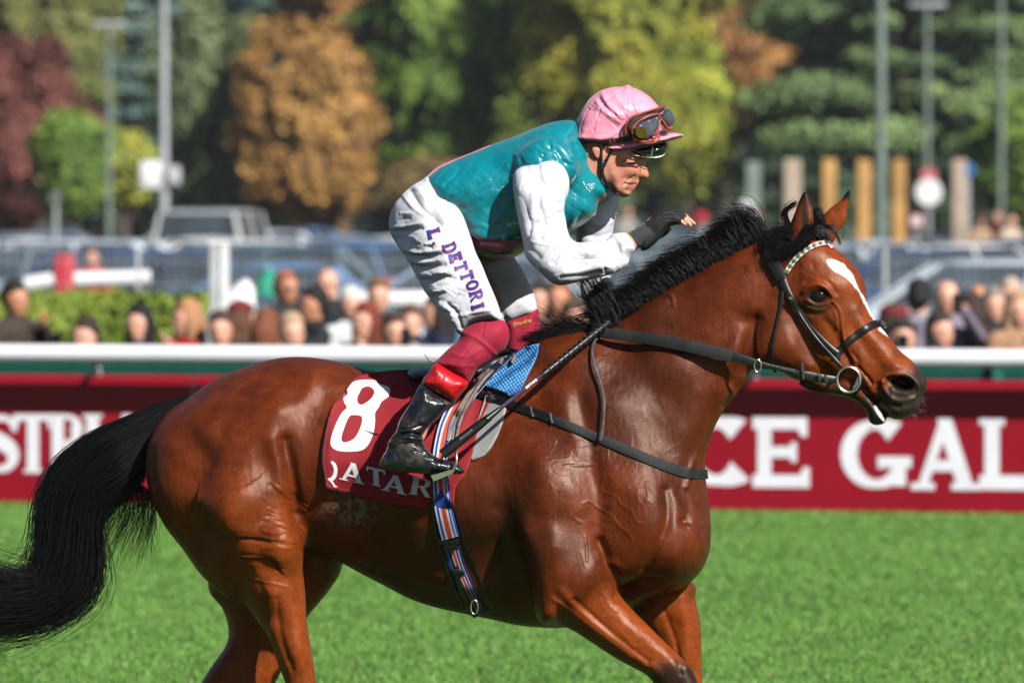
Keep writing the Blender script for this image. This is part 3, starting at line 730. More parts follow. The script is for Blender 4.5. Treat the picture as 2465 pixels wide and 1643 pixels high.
P_(520, 774, 49.8, 'person in an orange red top directly under the grey posts', coat=(196, 70, 44), hair=(70, 50, 40))
P_(705, 772, 49.7, 'person with pale hair low between the auburn woman and the dark haired man', coat=(90, 92, 96), hair=(180, 150, 118))
P_(838, 712, 53.4, 'person in a white cap between the bald man and the auburn girl', coat=(200, 200, 202), hair=(214, 212, 208))
P_(950, 766, 50.0, 'person in a white shirt with a pink badge right of the auburn girl', coat=(196, 190, 192), hair=(66, 48, 40))
P_(1420, 716, 54.0, 'person with light brown hair behind the reins hand', coat=(120, 96, 80), hair=(150, 112, 80))
P_(2150, 742, 51.8, 'person in a red jacket directly left of the dark striped man', coat=(172, 34, 44), hair=(60, 44, 38), rz=1.2)
P_(2262, 760, 49.8, 'person in a grey jacket in front of the bald man', coat=(112, 110, 120), hair=(46, 36, 32), rz=.7)
P_(2428, 690, 55.5, 'tall pale haired person at the back of the right group', coat=(150, 140, 136), hair=(190, 170, 150))
P_(2368, 700, 56.0, 'tanned man without hair at the back of the right group', coat=(70, 74, 84), hair=None, skin='skin_tan')

# ------------------------------------------------ hedge, posts, parasols and other things beyond the crowd
def leaf_cloud(C, Nrm, size, r, asp=1.6, up=0.0):
    """C centres (n,3), Nrm rough facing; returns V (4n,3), F"""
    n = len(C); a = Nrm+r.normal(0, .55, (n, 3)); a /= np.linalg.norm(a, axis=1)[:, None]+1e-9
    u = np.cross(a, r.normal(0, 1, (n, 3))); u /= np.linalg.norm(u, axis=1)[:, None]+1e-9; v = np.cross(a, u)
    s_ = (size*r.uniform(.6, 1.4, n))[:, None] if np.ndim(size) == 0 else (size*r.uniform(.6, 1.4, n))[:, None]
    V = np.stack([C-u*s_*.5, C-v*s_*.5/asp*1.2, C+u*s_*.5, C+v*s_*.5/asp*1.2], 1)
    return V.reshape(-1, 3), np.arange(4*n).reshape(-1, 4)
m, t, b = nt('foliage')
a_ = N(t, 'ShaderNodeAttribute', attribute_name='tint'); t.links.new(a_.outputs['Color'], b.inputs['Base Color'])
b.inputs['Roughness'].default_value = .6; b.inputs['Specular IOR Level'].default_value = .25
basic('bark', (.09, .07, .055), .9, nz=2, var=.3, bmp=(3, .5, .05)); basic('bark_pale', (.42, .40, .36), .8, nz=1.5, var=.3)
def tint(n_per, cols): return np.repeat(cols, n_per, 0)

def hedge():
    r = np.random.default_rng(9); d = 60.0; x0, y0, _ = PX(-260, 700, d); x1 = PX(492, 700, d)[0]; zt = PX(0, 727, d)[2]; n = 16000
    hd = empty('clipped_hedge', ((x0+x1)/2, y0, 0), 'bright yellow green clipped hedge behind the spectators at the left', 'hedge')
    mb = MB(); mb.box((x0+.1, y0+.1, 0), (x1-.1, y0+.8, zt-.1)); o = mb.build('inner_twigs', MAT['bark'], hd, False)
    f = r.random(n); side = f < .55; x = r.uniform(x0, x1, n); z = np.where(side, r.uniform(.1, zt, n), zt); y = np.where(side, y0, y0+r.uniform(0, .9, n))
    C = np.c_[x, y, z]+r.normal(0, .03, (n, 3)); lump = vnoise(C, 2.5, 5); C[:, 1] += -.08*lump; C[:, 2] += np.where(side, 0, .06*lump)
    Nr = np.where(side[:, None], (0, -1, .3), (0, -.2, 1.)); V, F = leaf_cloud(C, Nr, .075, r)
    me = np_mesh('foliage', V, F); k = np.clip(.5+.45*lump+r.normal(0, .2, n), 0, 1)[:, None]
    set_attr(me, 'tint', np.repeat(np.array((.09, .16, .015))*(1-k)+np.array((.28, .36, .05))*k, 4, 0)); link('foliage', me, MAT['foliage'], hd, False)
hedge()
basic('grey_paint', (.50, .52, .53), .5, nz=2); basic('white_paint', (.82, .82, .82), .4, nz=2, var=.05); basic('red_paint', SR(176, 34, 52), .45, nz=2)
basic('green_cloth', SR(0, 150, 120), .7, nz=2); basic('blue_paint', SR(40, 110, 170), .35, nz=2); basic('wood', SR(190, 146, 84), .75, nz=1.2, var=.25); basic('wood_grey', SR(176, 158, 140), .8, nz=1.2, var=.2)
basic('pole_grey', (.46, .48, .50), .45, nz=1, var=.1); basic('pole_green', (.19, .24, .20), .55, nz=1, var=.1); basic('chrome', (.7, .7, .7), .2, metal=1, nz=3, var=.02)
def post(name, px0, px1, ptop, d, mat, label, cat, grp=None, depth=None, cap=None, z0=0):
    a, b_ = PX(px0, ptop, d), PX(px1, ptop, d); w = b_[0]-a[0]; dp = depth or w
    o = empty(name, ((a[0]+b_[0])/2, a[1], z0), label, cat, grp)
    mb = MB(); mb.box((a[0], a[1]-dp/2, z0), (b_[0], a[1]+dp/2, a[2]), 0); mb.build('shaft', MAT[mat], o, False, bevel=min(w, dp)*.12)
    if cap: mb = MB(); mb.box((a[0]-.01, a[1]-dp/2-.01, a[2]-.002), (b_[0]+.01, a[1]+dp/2+.01, a[2]+.03)); mb.build('cap', MAT[cap], o, False)
    mb = MB(); mb.box((a[0]-w*.3, a[1]-dp*.8, z0), (b_[0]+w*.3, a[1]+dp*.8, z0+.02)); mb.build('base_plate', MAT['pole_grey'], o, False)
    return o
post('barrier_post', 505, 525, 588, 54.5, 'grey_paint', 'left one of the two pale grey posts behind the crowd', 'post', 'pale grey posts', .08, 'white_paint')
post('barrier_post', 530, 551, 586, 54.6, 'white_paint', 'right one of the two pale grey posts behind the crowd', 'post', 'pale grey posts', .08, 'white_paint')
# folded white parasol
def parasol(px, py, d, r_, h, mat, label, open_=False, lean=0.0):
    x, y, z = PX(px, py, d); o = empty('parasol', (x, y, 0), label, 'parasol')
    mb = MB(); mb.tube([(x-lean*.6, y, 0), (x, y, z)], .022, 8); mb.build('pole', MAT['white_paint'], o)
    mb = MB(); n = 16; R = []
    prof = [(0.01, 0), (r_*.5, -.10), (r_, -.26), (r_*1.0, -.29), (r_*.97, -.28)] if open_ else [(.02, 0), (.10, -.08), (.17, -.25), (.20, -.45), (.17, -.62), (.08, -h)]
    for rr, dz in prof: R.append([(x+lean*(dz/h)+rr*(1+.1*(k % 2)*(not open_))*math.cos(2*math.pi*k/n), y+rr*math.sin(2*math.pi*k/n), z+dz) for k in range(n)])
    mb.loft(R); mb.build('canopy', MAT[mat], o)
    mb = MB(); mb.tube([(x-.25-lean*.6, y, .02), (x+.25-lean*.6, y, .02)], .03, 8); mb.tube([(x-lean*.6, y-.25, .02), (x-lean*.6, y+.25, .02)], .03, 8); mb.build('foot', MAT['pole_grey'], o)
parasol(592, 672, 58, .2, .62, 'white_paint', 'folded white parasol leaning to the left beside the grey posts', lean=.22)
parasol(646, 640, 66, .17, .9, 'green_cloth', 'small bright green parasol above the heads left of the rider', True)
# boom barrier
def boom():
    d = 68.; x, y, z = PX(155, 612, d); o = empty('boom_barrier', (x, y, 0), 'parking boom with two white arms and a red post above the hedge', 'boom barrier')
    mb = MB(); mb.box((x-.10, y-.1, 0), (x+.10, y+.1, z)); mb.build('post', MAT['red_paint'], o, True, bevel=.03)
    for a, b_, r_ in ((60, 142, -.03), (180, 362, .02)):
        A, B = PX(a, 686 if r_ < 0 else 674, d), PX(b_, 672 if r_ < 0 else 668, d); mb = MB(); mb.tube([A, B], .082, 10); mb.build('arm', MAT['white_paint'], o)
    mb = MB(); mb.box((x-.45, y-.12, .0), (x+.45, y+.12, .95)); mb.build('cabinet', MAT['white_paint'], o, True, bevel=.05)
boom()
# white trestle with a rounded top
def trestle(px0, px1, py, d, label):
    A, B = PX(px0, py, d), PX(px1, py, d); o = empty('trestle_table', ((A[0]+B[0])/2, A[1], 0), label, 'table')
    mb = MB(); mb.box((A[0], A[1]-.35, A[2]-.13), (B[0], A[1]+.35, A[2])); mb.build('table_top', MAT['white_paint'], o, True, bevel=.05)
    for x in (A[0]+.1, B[0]-.1):
        for s_ in (-1, 1): mb = MB(); mb.tube([(x, A[1]+.3*s_, A[2]-.13), (x, A[1]+.3*s_, 0)], .02, 6); mb.build('leg', MAT['white_paint'], o)
trestle(800, 1040, 700, 59., 'long white table behind the crowd just left of the rider')
# wire fence between the crowd and the car park
def wire_fence():
    d = 63.; y = d-D; o = empty('wire_fence', (0, y, 0), 'thin grey wire mesh fence between the spectators and the parked cars', 'fence'); zt = 1.60; mb = MB()
    for i in range(-95, 96): x = i*.09; mb.box((x-.0018, y-.002, .1), (x+.0018, y+.002, zt))
    for k in range(9): z = .1+k*.2; mb.box((-8.6, y-.007, z-.002), (8.6, y-.003, z+.002))
    m_ = mb.build('wire_mesh', MAT['grey_paint'], o, False); m_['kind'] = 'stuff'
    for i in range(-2, 3): mb = MB(); mb.box((i*3.4-.018, y+.004, 0), (i*3.4+.018, y+.05, zt+.03)); mb.build('post', MAT['grey_paint'], o, False)
wire_fence()
# ------------------------------------------------ parked cars
def gloss(name, col, metal=.0): 
    if name not in MAT:
        basic(name, col, .22, metal=metal, nz=1, var=.03); MAT[name].node_tree.nodes['Principled BSDF'].inputs['Coat Weight'].default_value = .8
    return MAT[name]
basic('car_glass', (.045, .06, .075), .08, spec=.9, nz=1.6, var=.5); basic('tyre', (.02, .02, .02), .8, nz=9); basic('alloy', (.45, .45, .47), .3, metal=.9, nz=3); basic('plastic_black', (.02, .02, .022), .5, nz=5)
basic('lamp_red', (.5, .02, .02), .2, nz=3); basic('lamp_clear', (.75, .76, .78), .15, nz=3)
def car(kind, paint):
    """faces -x, origin under its middle"""
    L, H, Wd = {'hatchback': (4.1, 1.44, .88), 'saloon': (4.6, 1.40, .90), 'estate': (4.75, 1.45, .91), 'suv': (4.6, 1.70, .93), 'van': (4.9, 1.95, .95)}[kind]
    o = empty('parked_car', (0, 0, 0))
    h = L/2; belt = H*.62
    lower = {'van': [(-h, .5), (-h+.05, .85), (-h+.5, 1.05), (-h+.9, belt)]}.get(kind, [(-h, .48), (-h+.06, .68), (-h+.35, .80), (-h+1.15, belt)])
    rear = {'saloon': [(h-.95, belt), (h-.1, belt*.98), (h, .75), (h, .45)], 'hatchback': [(h-.25, belt), (h-.05, .8), (h, .45)], 'suv': [(h-.15, belt), (h-.02, .8), (h, .5)], 'estate': [(h-.2, belt), (h-.03, .8), (h, .45)], 'van': [(h-.05, belt), (h, .8), (h, .5)]}[kind]
    prof = lower+rear+[(h-.1, .22), (-h+.12, .22)]
    mb = MB(); ws = [(.80, -1), (1.0, -.93), (1.0, .93), (.80, 1)]
    n = len(prof); cx, cz = 0, .6
    mb.loft([[(cx+(x-cx)*s_, Wd*y, cz+(z-cz)*s_) for x, z in prof] for s_, y in ((.90, -1), (.985, -.96), (1, -.85), (1, .85), (.985, .96), (.90, 1))])
    mb.build('body', gloss('paint_'+paint[0], paint[1], paint[2] if len(paint) > 2 else 0), o)
    xa = {'van': -h+.95}.get(kind, -h+1.2); xb = {'saloon': h-1.0, 'hatchback': h-.3, 'suv': h-.2, 'estate': h-.25, 'van': h-.08}[kind]
    ra = xa+(.45 if kind == 'van' else .75); rb = xb-({'saloon': .55, 'hatchback': .45, 'estate': .5, 'suv': .35, 'van': .05}[kind])
    g = MB(); ring = lambda s_, y: [(xa+.04, y*.93, belt-.02), (ra+.02, y*.80*s_, H-.07), (rb-.02, y*.80*s_, H-.07), (xb-.04, y*.93, belt-.02)]
    g.loft([[(x, y*Wd*1.0, z) for x, y, z in ring(1, -1)], [(x, y*Wd, z) for x, y, z in ring(1, 1)]]); g.build('glass', MAT['car_glass'], o, False)
    rf = MB(); rr = [(ra-.03, H-.085), (ra+.25, H-.02), ((ra+rb)/2, H), (rb-.2, H-.03), (rb+.03, H-.085), (rb, H-.1), (ra, H-.1)]
    rf.loft([[(x*1.0, Wd*.80*y, z-(.03 if abs(y) > .9 else 0)) for x, z in rr] for y in (-1, -.85, .85, 1)]); rf.build('roof', gloss('paint_'+paint[0], paint[1]), o)
    for s_ in (-1, 1):
        for x0, x1 in ((xa, ra), ((xa+xb)/2-.1, (ra+rb)/2-.05), (xb-.35 if kind != 'saloon' else xb-.3, rb-.05 if kind != 'saloon' else rb), (xb, rb)):
            p = MB(); p.tube([(x0, s_*Wd*.935, belt-.02), (x1, s_*Wd*.80, H-.07)], .032, 6); p.build('pillar', gloss('paint_'+paint[0], paint[1]), o)
        for xw in (-h+.82, h-.85):
            wx = MB(); wx.tube([(xw, s_*(Wd-.2), .32), (xw, s_*(Wd+.005), .32)], .32, 20); w = wx.build('tyre', MAT['tyre'], o); w.name = 'wheel'
            rm = MB(); rm.tube([(xw, s_*(Wd-.05), .32), (xw, s_*(Wd+.012), .32)], .2, 14); q = rm.build('rim', MAT['alloy'], None, False); q.parent = w
        lp = MB(); lp.box((-h+.02, s_*Wd*.62-.16, .62), (-h+.22, s_*Wd*.62+.16, .76)); lp.build('headlight', MAT['lamp_clear'], o, True, bevel=.03)
        lp = MB(); lp.box((h-.16, s_*Wd*.72-.14, .72), (h+.012, s_*Wd*.72+.14, .92)); lp.build('tail_light', MAT['lamp_red'], o, True, bevel=.03)
        mr = MB(); mr.ball((xa+.45, s_*(Wd+.09), belt+.05), (.09, .08, .07), 8); mr.build('mirror', MAT['plastic_black'], o)
    return o
paints = {'navy': ('navy', (.05, .09, .20)), 'blue': ('blue', (.10, .22, .42)), 'silver': ('silver', (.62, .68, .76), .1), 'grey': ('grey', (.27, .31, .37), .1), 'black': ('black', (.03, .032, .04)), 'white': ('white', (.78, .78, .78)), 'teal': ('teal', (.10, .17, .20)), 'yellow': ('yellow', (.72, .45, .12)), 'red': ('red', (.35, .03, .03)), 'steel': ('steel', (.36, .46, .60), .1)}
protos = {}
def put_car(kind, col, px, d, facing, label):
    key = (kind, col)
    if key in protos: o = copy_tree(protos[key])
    else: o = car(kind, paints[col]); protos[key] = o
    x, y, _ = PX(px, 500, d); o.location = (x, y, 0.006); o.rotation_euler = (0, 0, 0 if facing < 0 else math.pi)
    tag(o, label, 'car', 'cars standing in the car park')
CARS = [
 ('hatchback','yellow',-310,80,1,'yellow hatchback cut off by the left edge above the first spectator'),
 ('saloon','blue',640,76,-1,'blue saloon in the nearest row behind the dark haired man'),
 ('estate','navy',225,90,-1,'navy estate car parked behind the white boom arms'),
 ('hatchback','steel',1060,84,-1,'steel blue hatchback hidden partly behind the rider thigh'),
 ('estate','silver',2350,74,-1,'large silver estate car behind the spectators at the right'),
 ('saloon','grey',1560,92,1,'grey saloon behind the mane'),
 ('saloon','steel',1700,104,-1,'steel grey saloon above the mane near the ears'),
 ('saloon','navy',2240,98,1,'navy saloon whose roof shows over the silver estate'),
 ('estate','teal',560,104,-1,'dark teal estate in the second row, right of the boom'),
 ('saloon','grey',60,108,-1,'grey saloon in the second row at the far left'),
 ('hatchback','blue',980,108,1,'bright blue hatchback in the second row left of the rider'),
 ('estate','black',1360,112,1,'black estate showing between torso and forearm'),
 ('saloon','silver',330,128,1,'silver saloon in the third row left of the mast'),
 ('hatchback','navy',760,126,-1,'dark navy hatchback in the third row'),
 ('estate','steel',1160,130,-1,'steel blue estate in the third row behind the rider'),
 ('saloon','silver',2080,126,-1,'silver saloon in the third row right of the ears'),
 ('estate','navy',2440,124,-1,'navy estate at the right edge, third row'),
 ('saloon','black',1720,132,1,'black saloon in the third row behind the whip hand'),
 ('estate','grey',20,150,-1,'dark grey estate in the fourth row at the left edge'),
 ('saloon','steel',860,152,1,'pale blue grey saloon in the fourth row'),
 ('saloon','teal',1480,150,-1,'dark teal saloon in the fourth row'),
 ('hatchback','black',2290,150,1,'black hatchback in the fourth row at the right'),
 ('estate','white',500,120,-1,'white estate car with its bonnet to the left at the foot of the mast'),
 ('hatchback','silver',600,170,-1,'small silver hatchback behind the white van'),
 ('estate','silver',430,192,-1,'silver estate far back on the grass right of the mast'),
 ('saloon','navy',120,196,-1,'navy saloon far back under the dark red tree'),
 ('saloon','blue',770,200,1,'dark blue saloon far back under the orange tree'),
 ('saloon','grey',1600,190,-1,'grey saloon far back beyond the mane'),
 ('saloon','silver',700,116,1,'silver saloon between the dark teal estate and the blue hatchback'),
 ('hatchback','white',900,136,-1,'white hatchback in the third row left of the rider'),
 ('saloon','white',90,138,1,'white saloon in the third row at the far left'),
 ('saloon','silver',1950,112,-1,'silver saloon in the second row beyond the horse ears'),
 ('hatchback','white',2420,108,1,'white hatchback in the second row at the right edge'),
 ('estate','silver',260,118,1,'pale silver estate in the second row above the boom arms'),
 ('hatchback','steel',1950,176,1,'pale blue hatchback between the wooden posts'),
]
for c in CARS: put_car(*c)
put_car('van', 'white', 520, 141, -1, 'white van seen from behind near the foot of the mast'); VN = [o_ for o_ in COL.objects if o_.get('label', '').startswith('white van seen')][0]; VN.rotation_euler = (0, 0, R_(-97))
put_car('hatchback', 'white', 430, 131, -1, 'small white hatchback left of the white van')
for k_, o in protos.items(): pass
# ------------------------------------------------ posts, signs, masts
for i, (a, b_, w, l) in enumerate(((1886, 1928, 'wood_grey', 'pale wooden post nearest the upright ears, weathered grey face'), (1979, 2012, 'wood', 'second tall wooden post from the ears'), (2062, 2096, 'wood', 'third wooden post, just left of the green lamp post'), (2147, 2180, 'wood', 'fourth wooden post, just right of the green lamp post'), (2291, 2326, 'wood_grey', 'last wooden post at the right with a blue sign beside it'))):
    post('wooden_post', a, b_, 384, 140, w, l, 'post', 'tall wooden posts beyond the car park')
post('bollard', 1795, 1830, 390, 150, 'pole_green', 'short grey green post left of the wooden posts', 'post')
basic('faded_red', SR(196, 110, 112), .6)
def sign(px, py, r_, d, face, label, rim=None):
    x, y, z = PX(px, py, d); k = S*d/D; R = r_*k; o = empty('road_sign', (x, y, 0), label, 'sign', None)
    mb = MB(); mb.tube([(x, y+.04, 0), (x, y+.04, z+R*.9)], .035, 8); mb.build('pole', MAT['pole_grey'], o)
    mb = MB(); mb.tube([(x, y-.02, z), (x, y+.005, z)], R, 20); mb.build('disc', MAT[face], o, False)
    if rim: mb = MB(); mb.tube([(x, y-.026, z), (x, y-.021, z)], R*.68, 20); mb.build('centre', MAT[rim], o, False)
sign(2236, 462, 32, 150, 'white_paint', 'large white round sign above the navy car roofs'); sign(2236, 424, 20, 152, 'faded_red', 'red round sign directly above the large white one')
sign(2206, 531, 18, 138, 'red_paint', 'red rimmed white sign lower left of the large white sign', 'white_paint'); sign(2330, 408, 18, 141, 'blue_paint', 'pale blue round sign at the last wooden post')
sign(1690, 522, 15, 120, 'red_paint', 'small red disc right of the gloved hand'); sign(1818, 524, 17, 128, 'red_paint', 'red disc with a pale centre behind the blowing mane', 'white_paint'); sign(1800, 492, 18, 140, 'grey_paint', 'grey round sign above the blowing mane')
sign(134, 476, 16, 120, 'chrome', 'bright disc added for a round glint under the dark red tree')  # metal disc added to make a blurred glint, no sign stands here
def mast(px, w0, w1, ptop, d, mat, label, head=None):
    x, y, z = PX(px, ptop, d); k = S*d/D; z = max(z, 7.5); o = empty('lamp_post', (x, y, 0), label, 'lamp post')
    mb = MB(); mb.tube([(x, y, 0), (x, y, z)], [w0*k/2, w1*k/2], 12); mb.build('mast', MAT[mat], o)
    mb = MB(); mb.box((x-.5, y-.12, z), (x+.5, y+.12, z+.12)); mb.build('lamp_head', MAT['pole_grey'], o, True, bevel=.03)
    return o, x, y, k, d
o, x, y, k, d = mast(395, 24, 14, -60, 150, 'pole_grey', 'tall pale mast with a white loudspeaker box on the left')
A, B = PX(338, 388, d), PX(388, 455, d); mb = MB(); mb.box((A[0], y-.3, B[2]), (B[0], y+.1, A[2])); mb.build('loudspeaker', MAT['white_paint'], o, True, bevel=.06)
A, B = PX(402, 400, d), PX(434, 445, d); mb = MB(); mb.box((A[0], y-.2, B[2]), (B[0], y+.1, A[2])); mb.build('junction_box', MAT['grey_paint'], o, True, bevel=.05)
mast(262, 15, 11, 120, 210, 'pole_green', 'thin green grey lamp post before the blue green trees'); mast(2120, 27, 22, 10, 145, 'pole_green', 'thick grey green lamp post among the wooden posts')
mast(2232, 15, 12, 110, 190, 'pole_green', 'faint lamp post right of the thick one'); mast(2410, 16, 12, -40, 200, 'pole_green', 'faint lamp post near the right edge')
# far off visitors
for a in ((2322, 540, 185, 'visitor in an orange top standing between the car roofs', (214, 96, 30)), (2440, 518, 124, 'visitor in pale clothes near the right edge of the car park', (200, 180, 160)), (2400, 508, 150, 'visitor in a dark red coat beyond the cars at the right', (110, 30, 26)),
          (2360, 522, 140, 'visitor in beige right of the orange one', (180, 150, 120)), (225, 600, 88, 'visitor in a red and white top above the boom', (196, 60, 50)), (1510, 500, 150, 'visitor in grey beyond the cars behind the glove', (150, 146, 140))):
    x, y, z = PX(a[0], a[1], a[2]); r = P_(a[0], a[1], a[2], a[3], coat=a[4], hair=(60, 46, 38), grp='visitors among the cars')

# ------------------------------------------------ trees
def tree(px, d, wpx, ptop, pbot, cols, label, name='broadleaf_tree', style='round', leaf=.26, n=15000, trunk='bark', seed=0, z_top=None, dens_hi=.25, grp='park trees behind the car park'):
    """crown centred on photo column px, wpx wide, from ptop down to pbot; may rise above the frame"""
    n = int(n*2.1); r = np.random.default_rng(seed+int(px)); k = S*d/D; x, y, _ = PX(px, 0, d); rx = wpx*k/2; zb = PX(0, pbot, d)[2]; zt = z_top or PX(0, ptop, d)[2]
    o = empty(name, (x, y, 0), label, 'tree', grp); zc = (zb+zt)/2; rz = (zt-zb)/2; ry = min(rx, 5.0)
    zview = CZ+HY*k+1.5
    if style == 'round':
        nc = int(160+rx*50); th = r.uniform(0, 2*math.pi, nc); ph = np.arcsin(r.uniform(-1, 1, nc)**1); q = r.uniform(.45, 1.0, nc)**.6
        lob = 1+.22*np.sin(3*th+r.uniform(0, 6))*np.cos(2*ph+r.uniform(0, 6))
        cc = np.c_[x+rx*q*lob*np.cos(ph)**.6*np.cos(th), y+ry*q*np.cos(ph)**.6*np.sin(th), zc+rz*q*np.sin(ph)]; cr_ = r.uniform(.25, .8, nc)*(.5+.05*rx); fl = .8
    elif style == 'conifer':    # tiers of drooping boughs, narrower upwards
        nt_ = int((zt-zb)/.95)+3; cc = []; cr_ = []
        for i in range(nt_):
            f = i/(nt_-1); rr = rx*(1-f)**.8+.3; m_ = int(6+rr*2.0)
            for j in range(m_):
                a = r.uniform(0, 2*math.pi); q = r.uniform(.35, 1); cc.append((x+rr*q*math.cos(a), y+min(rr, 5)*q*math.sin(a), zb+(zt-zb)*f-.35*q*rr*.25+r.normal(0, .12))); cr_.append(r.uniform(.5, .9)*(.55+rr*.13))
        cc = np.array(cc); cr_ = np.array(cr_); fl = .38
    elif style == 'cedar':      # wide flat plates
        cc = []; cr_ = []; nt_ = max(4, int((zt-zb)/1.5))
        for i in range(nt_):
            z = zb+(zt-zb)*(i+.5)/nt_
            for j in range(int(9+rx*1.6)):
                a = r.uniform(0, 2*math.pi); q = r.uniform(.2, 1)**.6; cc.append((x+rx*q*math.cos(a)*r.uniform(.7, 1.1), y+min(rx, 5)*q*math.sin(a), z+r.normal(0, .30)-.10*q*rx*.4)); cr_.append(r.uniform(.8, 1.6))
        cc = np.array(cc); cr_ = np.array(cr_); fl = .30
    elif style == 'weep':       # weeping: hanging curtains
        nc = int(40+rx*10); th = r.uniform(0, 2*math.pi, nc); q = r.uniform(.3, 1, nc)
        cc = np.c_[x+rx*q*np.cos(th), y+ry*q*np.sin(th), zb+(zt-zb)*r.uniform(0, 1, nc)*(1-.25*q)]; cr_ = r.uniform(.35, .8, nc); fl = 2.0
    if style == 'round':
        m_ = n*3; u = r.normal(0, 1, (m_, 3)); u /= np.linalg.norm(u, axis=1)[:, None]; u[:, 1] = -np.abs(u[:, 1])*np.where(r.random(m_) < .85, 1, -1); P0 = u*np.array((rx, ry, rz))
        fb = lambda Q, s_: .42*vnoise(Q, .28, s_)+.34*vnoise(Q, .75, s_+1)+.28*vnoise(Q, 1.8, s_+2)+.12*vnoise(Q, 4, s_+3); s0 = int(px) % 40
        Rr = 1+.80*fb(P0+np.array((px, 0, 0)), s0); Rr = Rr-np.abs(r.normal(0, .10, m_)); C = np.array((x, y, zc))+P0*Rr[:, None]; C += r.normal(0, .12, C.shape)
        keep = (fb(C*1.3, s0+7)+r.normal(0, .10, m_) > -.06) & ((C[:, 2] < zview) | (r.random(m_) < dens_hi)) & (C[:, 2] > .3); C = C[keep][:n]; Nr = (u[keep][:n])+np.array((0, -.3, .3)); n = len(C)
        V, F = leaf_cloud(C, Nr, leaf, r, 1.35); me = np_mesh('crown', V, F); cols = np.array(cols); cols = cols*.86+np.array((.11, .115, .05))*.14*(cols.sum(1, keepdims=True)/.3)
        w = np.clip(.5+.75*fb(C*1.1, s0+11)+.2*r.normal(0, 1, n), 0, 1)*(len(cols)-1); i0 = np.clip(w.astype(int), 0, len(cols)-2); f = (w-i0)[:, None]; set_attr(me, 'tint', np.repeat((cols[i0]*(1-f)+cols[i0+1]*f)*1.55, 4, 0)); link('crown', me, MAT['foliage'], o, False)
        tb = MB(); tr = .07*rx**.6+.12; tb.tube([(x, y, 0), (x+r.normal(0, .2), y, zc*.5), (x+r.normal(0, .3), y, zc), (x+r.normal(0, .3), y, zt*.85)], [tr*1.5, tr, tr*.7, .06], 8)
        for i in range(14): z = zb*.6+(zc+rz*.4-zb*.6)*r.random(); e = C[r.integers(n)]; tb.tube([(x, y, max(z*.8, .6)), ((x+e[0])/2, (y+e[1])/2, (z+e[2])/2+.1), tuple(e)], [tr*.5, tr*.3, .04], 5)
        tb.build('trunk', MAT[trunk], o); return o
    vis = np.where(cc[:, 2] > zview, dens_hi, 1.0)*np.where(cc[:, 1] > y+ry*.45, .45, 1.0); pr = cr_**2*vis; pr /= pr.sum(); idx = r.choice(len(cc), n, p=pr)
    u = r.normal(0, 1, (n, 3)); u /= np.linalg.norm(u, axis=1)[:, None]; q = r.uniform(.1, 2.3, n)**.6
    off = u*(q*cr_[idx])[:, None]; off[:, 2] *= fl; C = cc[idx]+off
    Nr = u*.9+np.array((0, -.25, .35)); V, F = leaf_cloud(C, Nr, leaf, r, 1.35)
    me = np_mesh('crown', V, F); ct = r.normal(0, 1, len(cc))[idx]; cols = np.array(cols); cols = cols*.86+np.array((.11, .115, .05))*.14*(cols.sum(1, keepdims=True)/.3); w = np.clip(.5+.2*ct+.25*vnoise(cc, .45, int(px) % 50)[idx]+.25*r.normal(0, 1, n), 0, 1)*(len(cols)-1)
    i0 = np.clip(w.astype(int), 0, len(cols)-2); f = (w-i0)[:, None]; cl = cols[i0]*(1-f)+cols[i0+1]*f
    set_attr(me, 'tint', np.repeat(cl*1.55, 4, 0)); link('crown', me, MAT['foliage'], o, False)
    tb = MB(); tr = .07*rx**.6+.12; tb.tube([(x, y, 0), (x+r.normal(0, .2), y, zc*.5), (x+r.normal(0, .3), y, zc), (x+r.normal(0, .3), y, zt*.85)], [tr*1.5, tr, tr*.7, .06], 8)
    for i in range(12 if style in ('round', 'weep') else 6):
        z = zb*.6+(zc+rz*.4-zb*.6)*r.random(); j = r.integers(len(cc)); e = cc[j]; tb.tube([(x, y, max(z*.8, .6)), ((x+e[0])/2, (y+e[1])/2, (z+e[2])/2+.1), tuple(e)], [tr*.5, tr*.3, .04], 5)
    tb.build('trunk', MAT[trunk], o)
    return o
olive = [(.06, .075, .02), (.13, .14, .035), (.22, .21, .06)]; green = [(.035, .07, .012), (.08, .15, .02), (.17, .24, .03)]; gold = [(.07, .10, .012), (.20, .22, .02), (.42, .34, .03)]
orange = [(.10, .04, .015), (.28, .13, .03), (.44, .22, .05)]; wine = [(.035, .012, .012), (.10, .025, .022), (.19, .055, .045)]; bluegreen = [(.02, .05, .045), (.06, .12, .11), (.13, .21, .19)]
dark = [(.008, .022, .014), (.022, .05, .022), (.05, .09, .035)]; pine = [(.03, .06, .025), (.09, .15, .05), (.17, .25, .09)]; rust = [(.13, .05, .02), (.30, .13, .035), (.46, .22, .06)]; lime = [(.06, .10, .01), (.20, .26, .02), (.40, .40, .04)]
tree(40, 262, 330, 100, 515, wine, 'dark wine red tree at the left edge of the picture', seed=1, n=11000)
tree(95, 300, 300, -260, 420, olive, 'tall olive tree rising behind the wine red one', seed=2, n=12000)
tree(230, 322, 190, -500, 470, dark, 'very dark conifer between the olive and blue green trees', 'conifer_tree', 'conifer', seed=3, n=9000)
tree(330, 310, 330, -700, 500, bluegreen, 'blue green conifer behind the tall pale mast', 'conifer_tree', 'conifer', seed=4, n=15000)
tree(185, 240, 150, 285, 500, green, 'small green bush tree left of the thin lamp post', seed=5, n=5000)
tree(298, 244, 150, 312, 505, gold, 'small golden tree right of the thin lamp post', seed=6, n=5000)
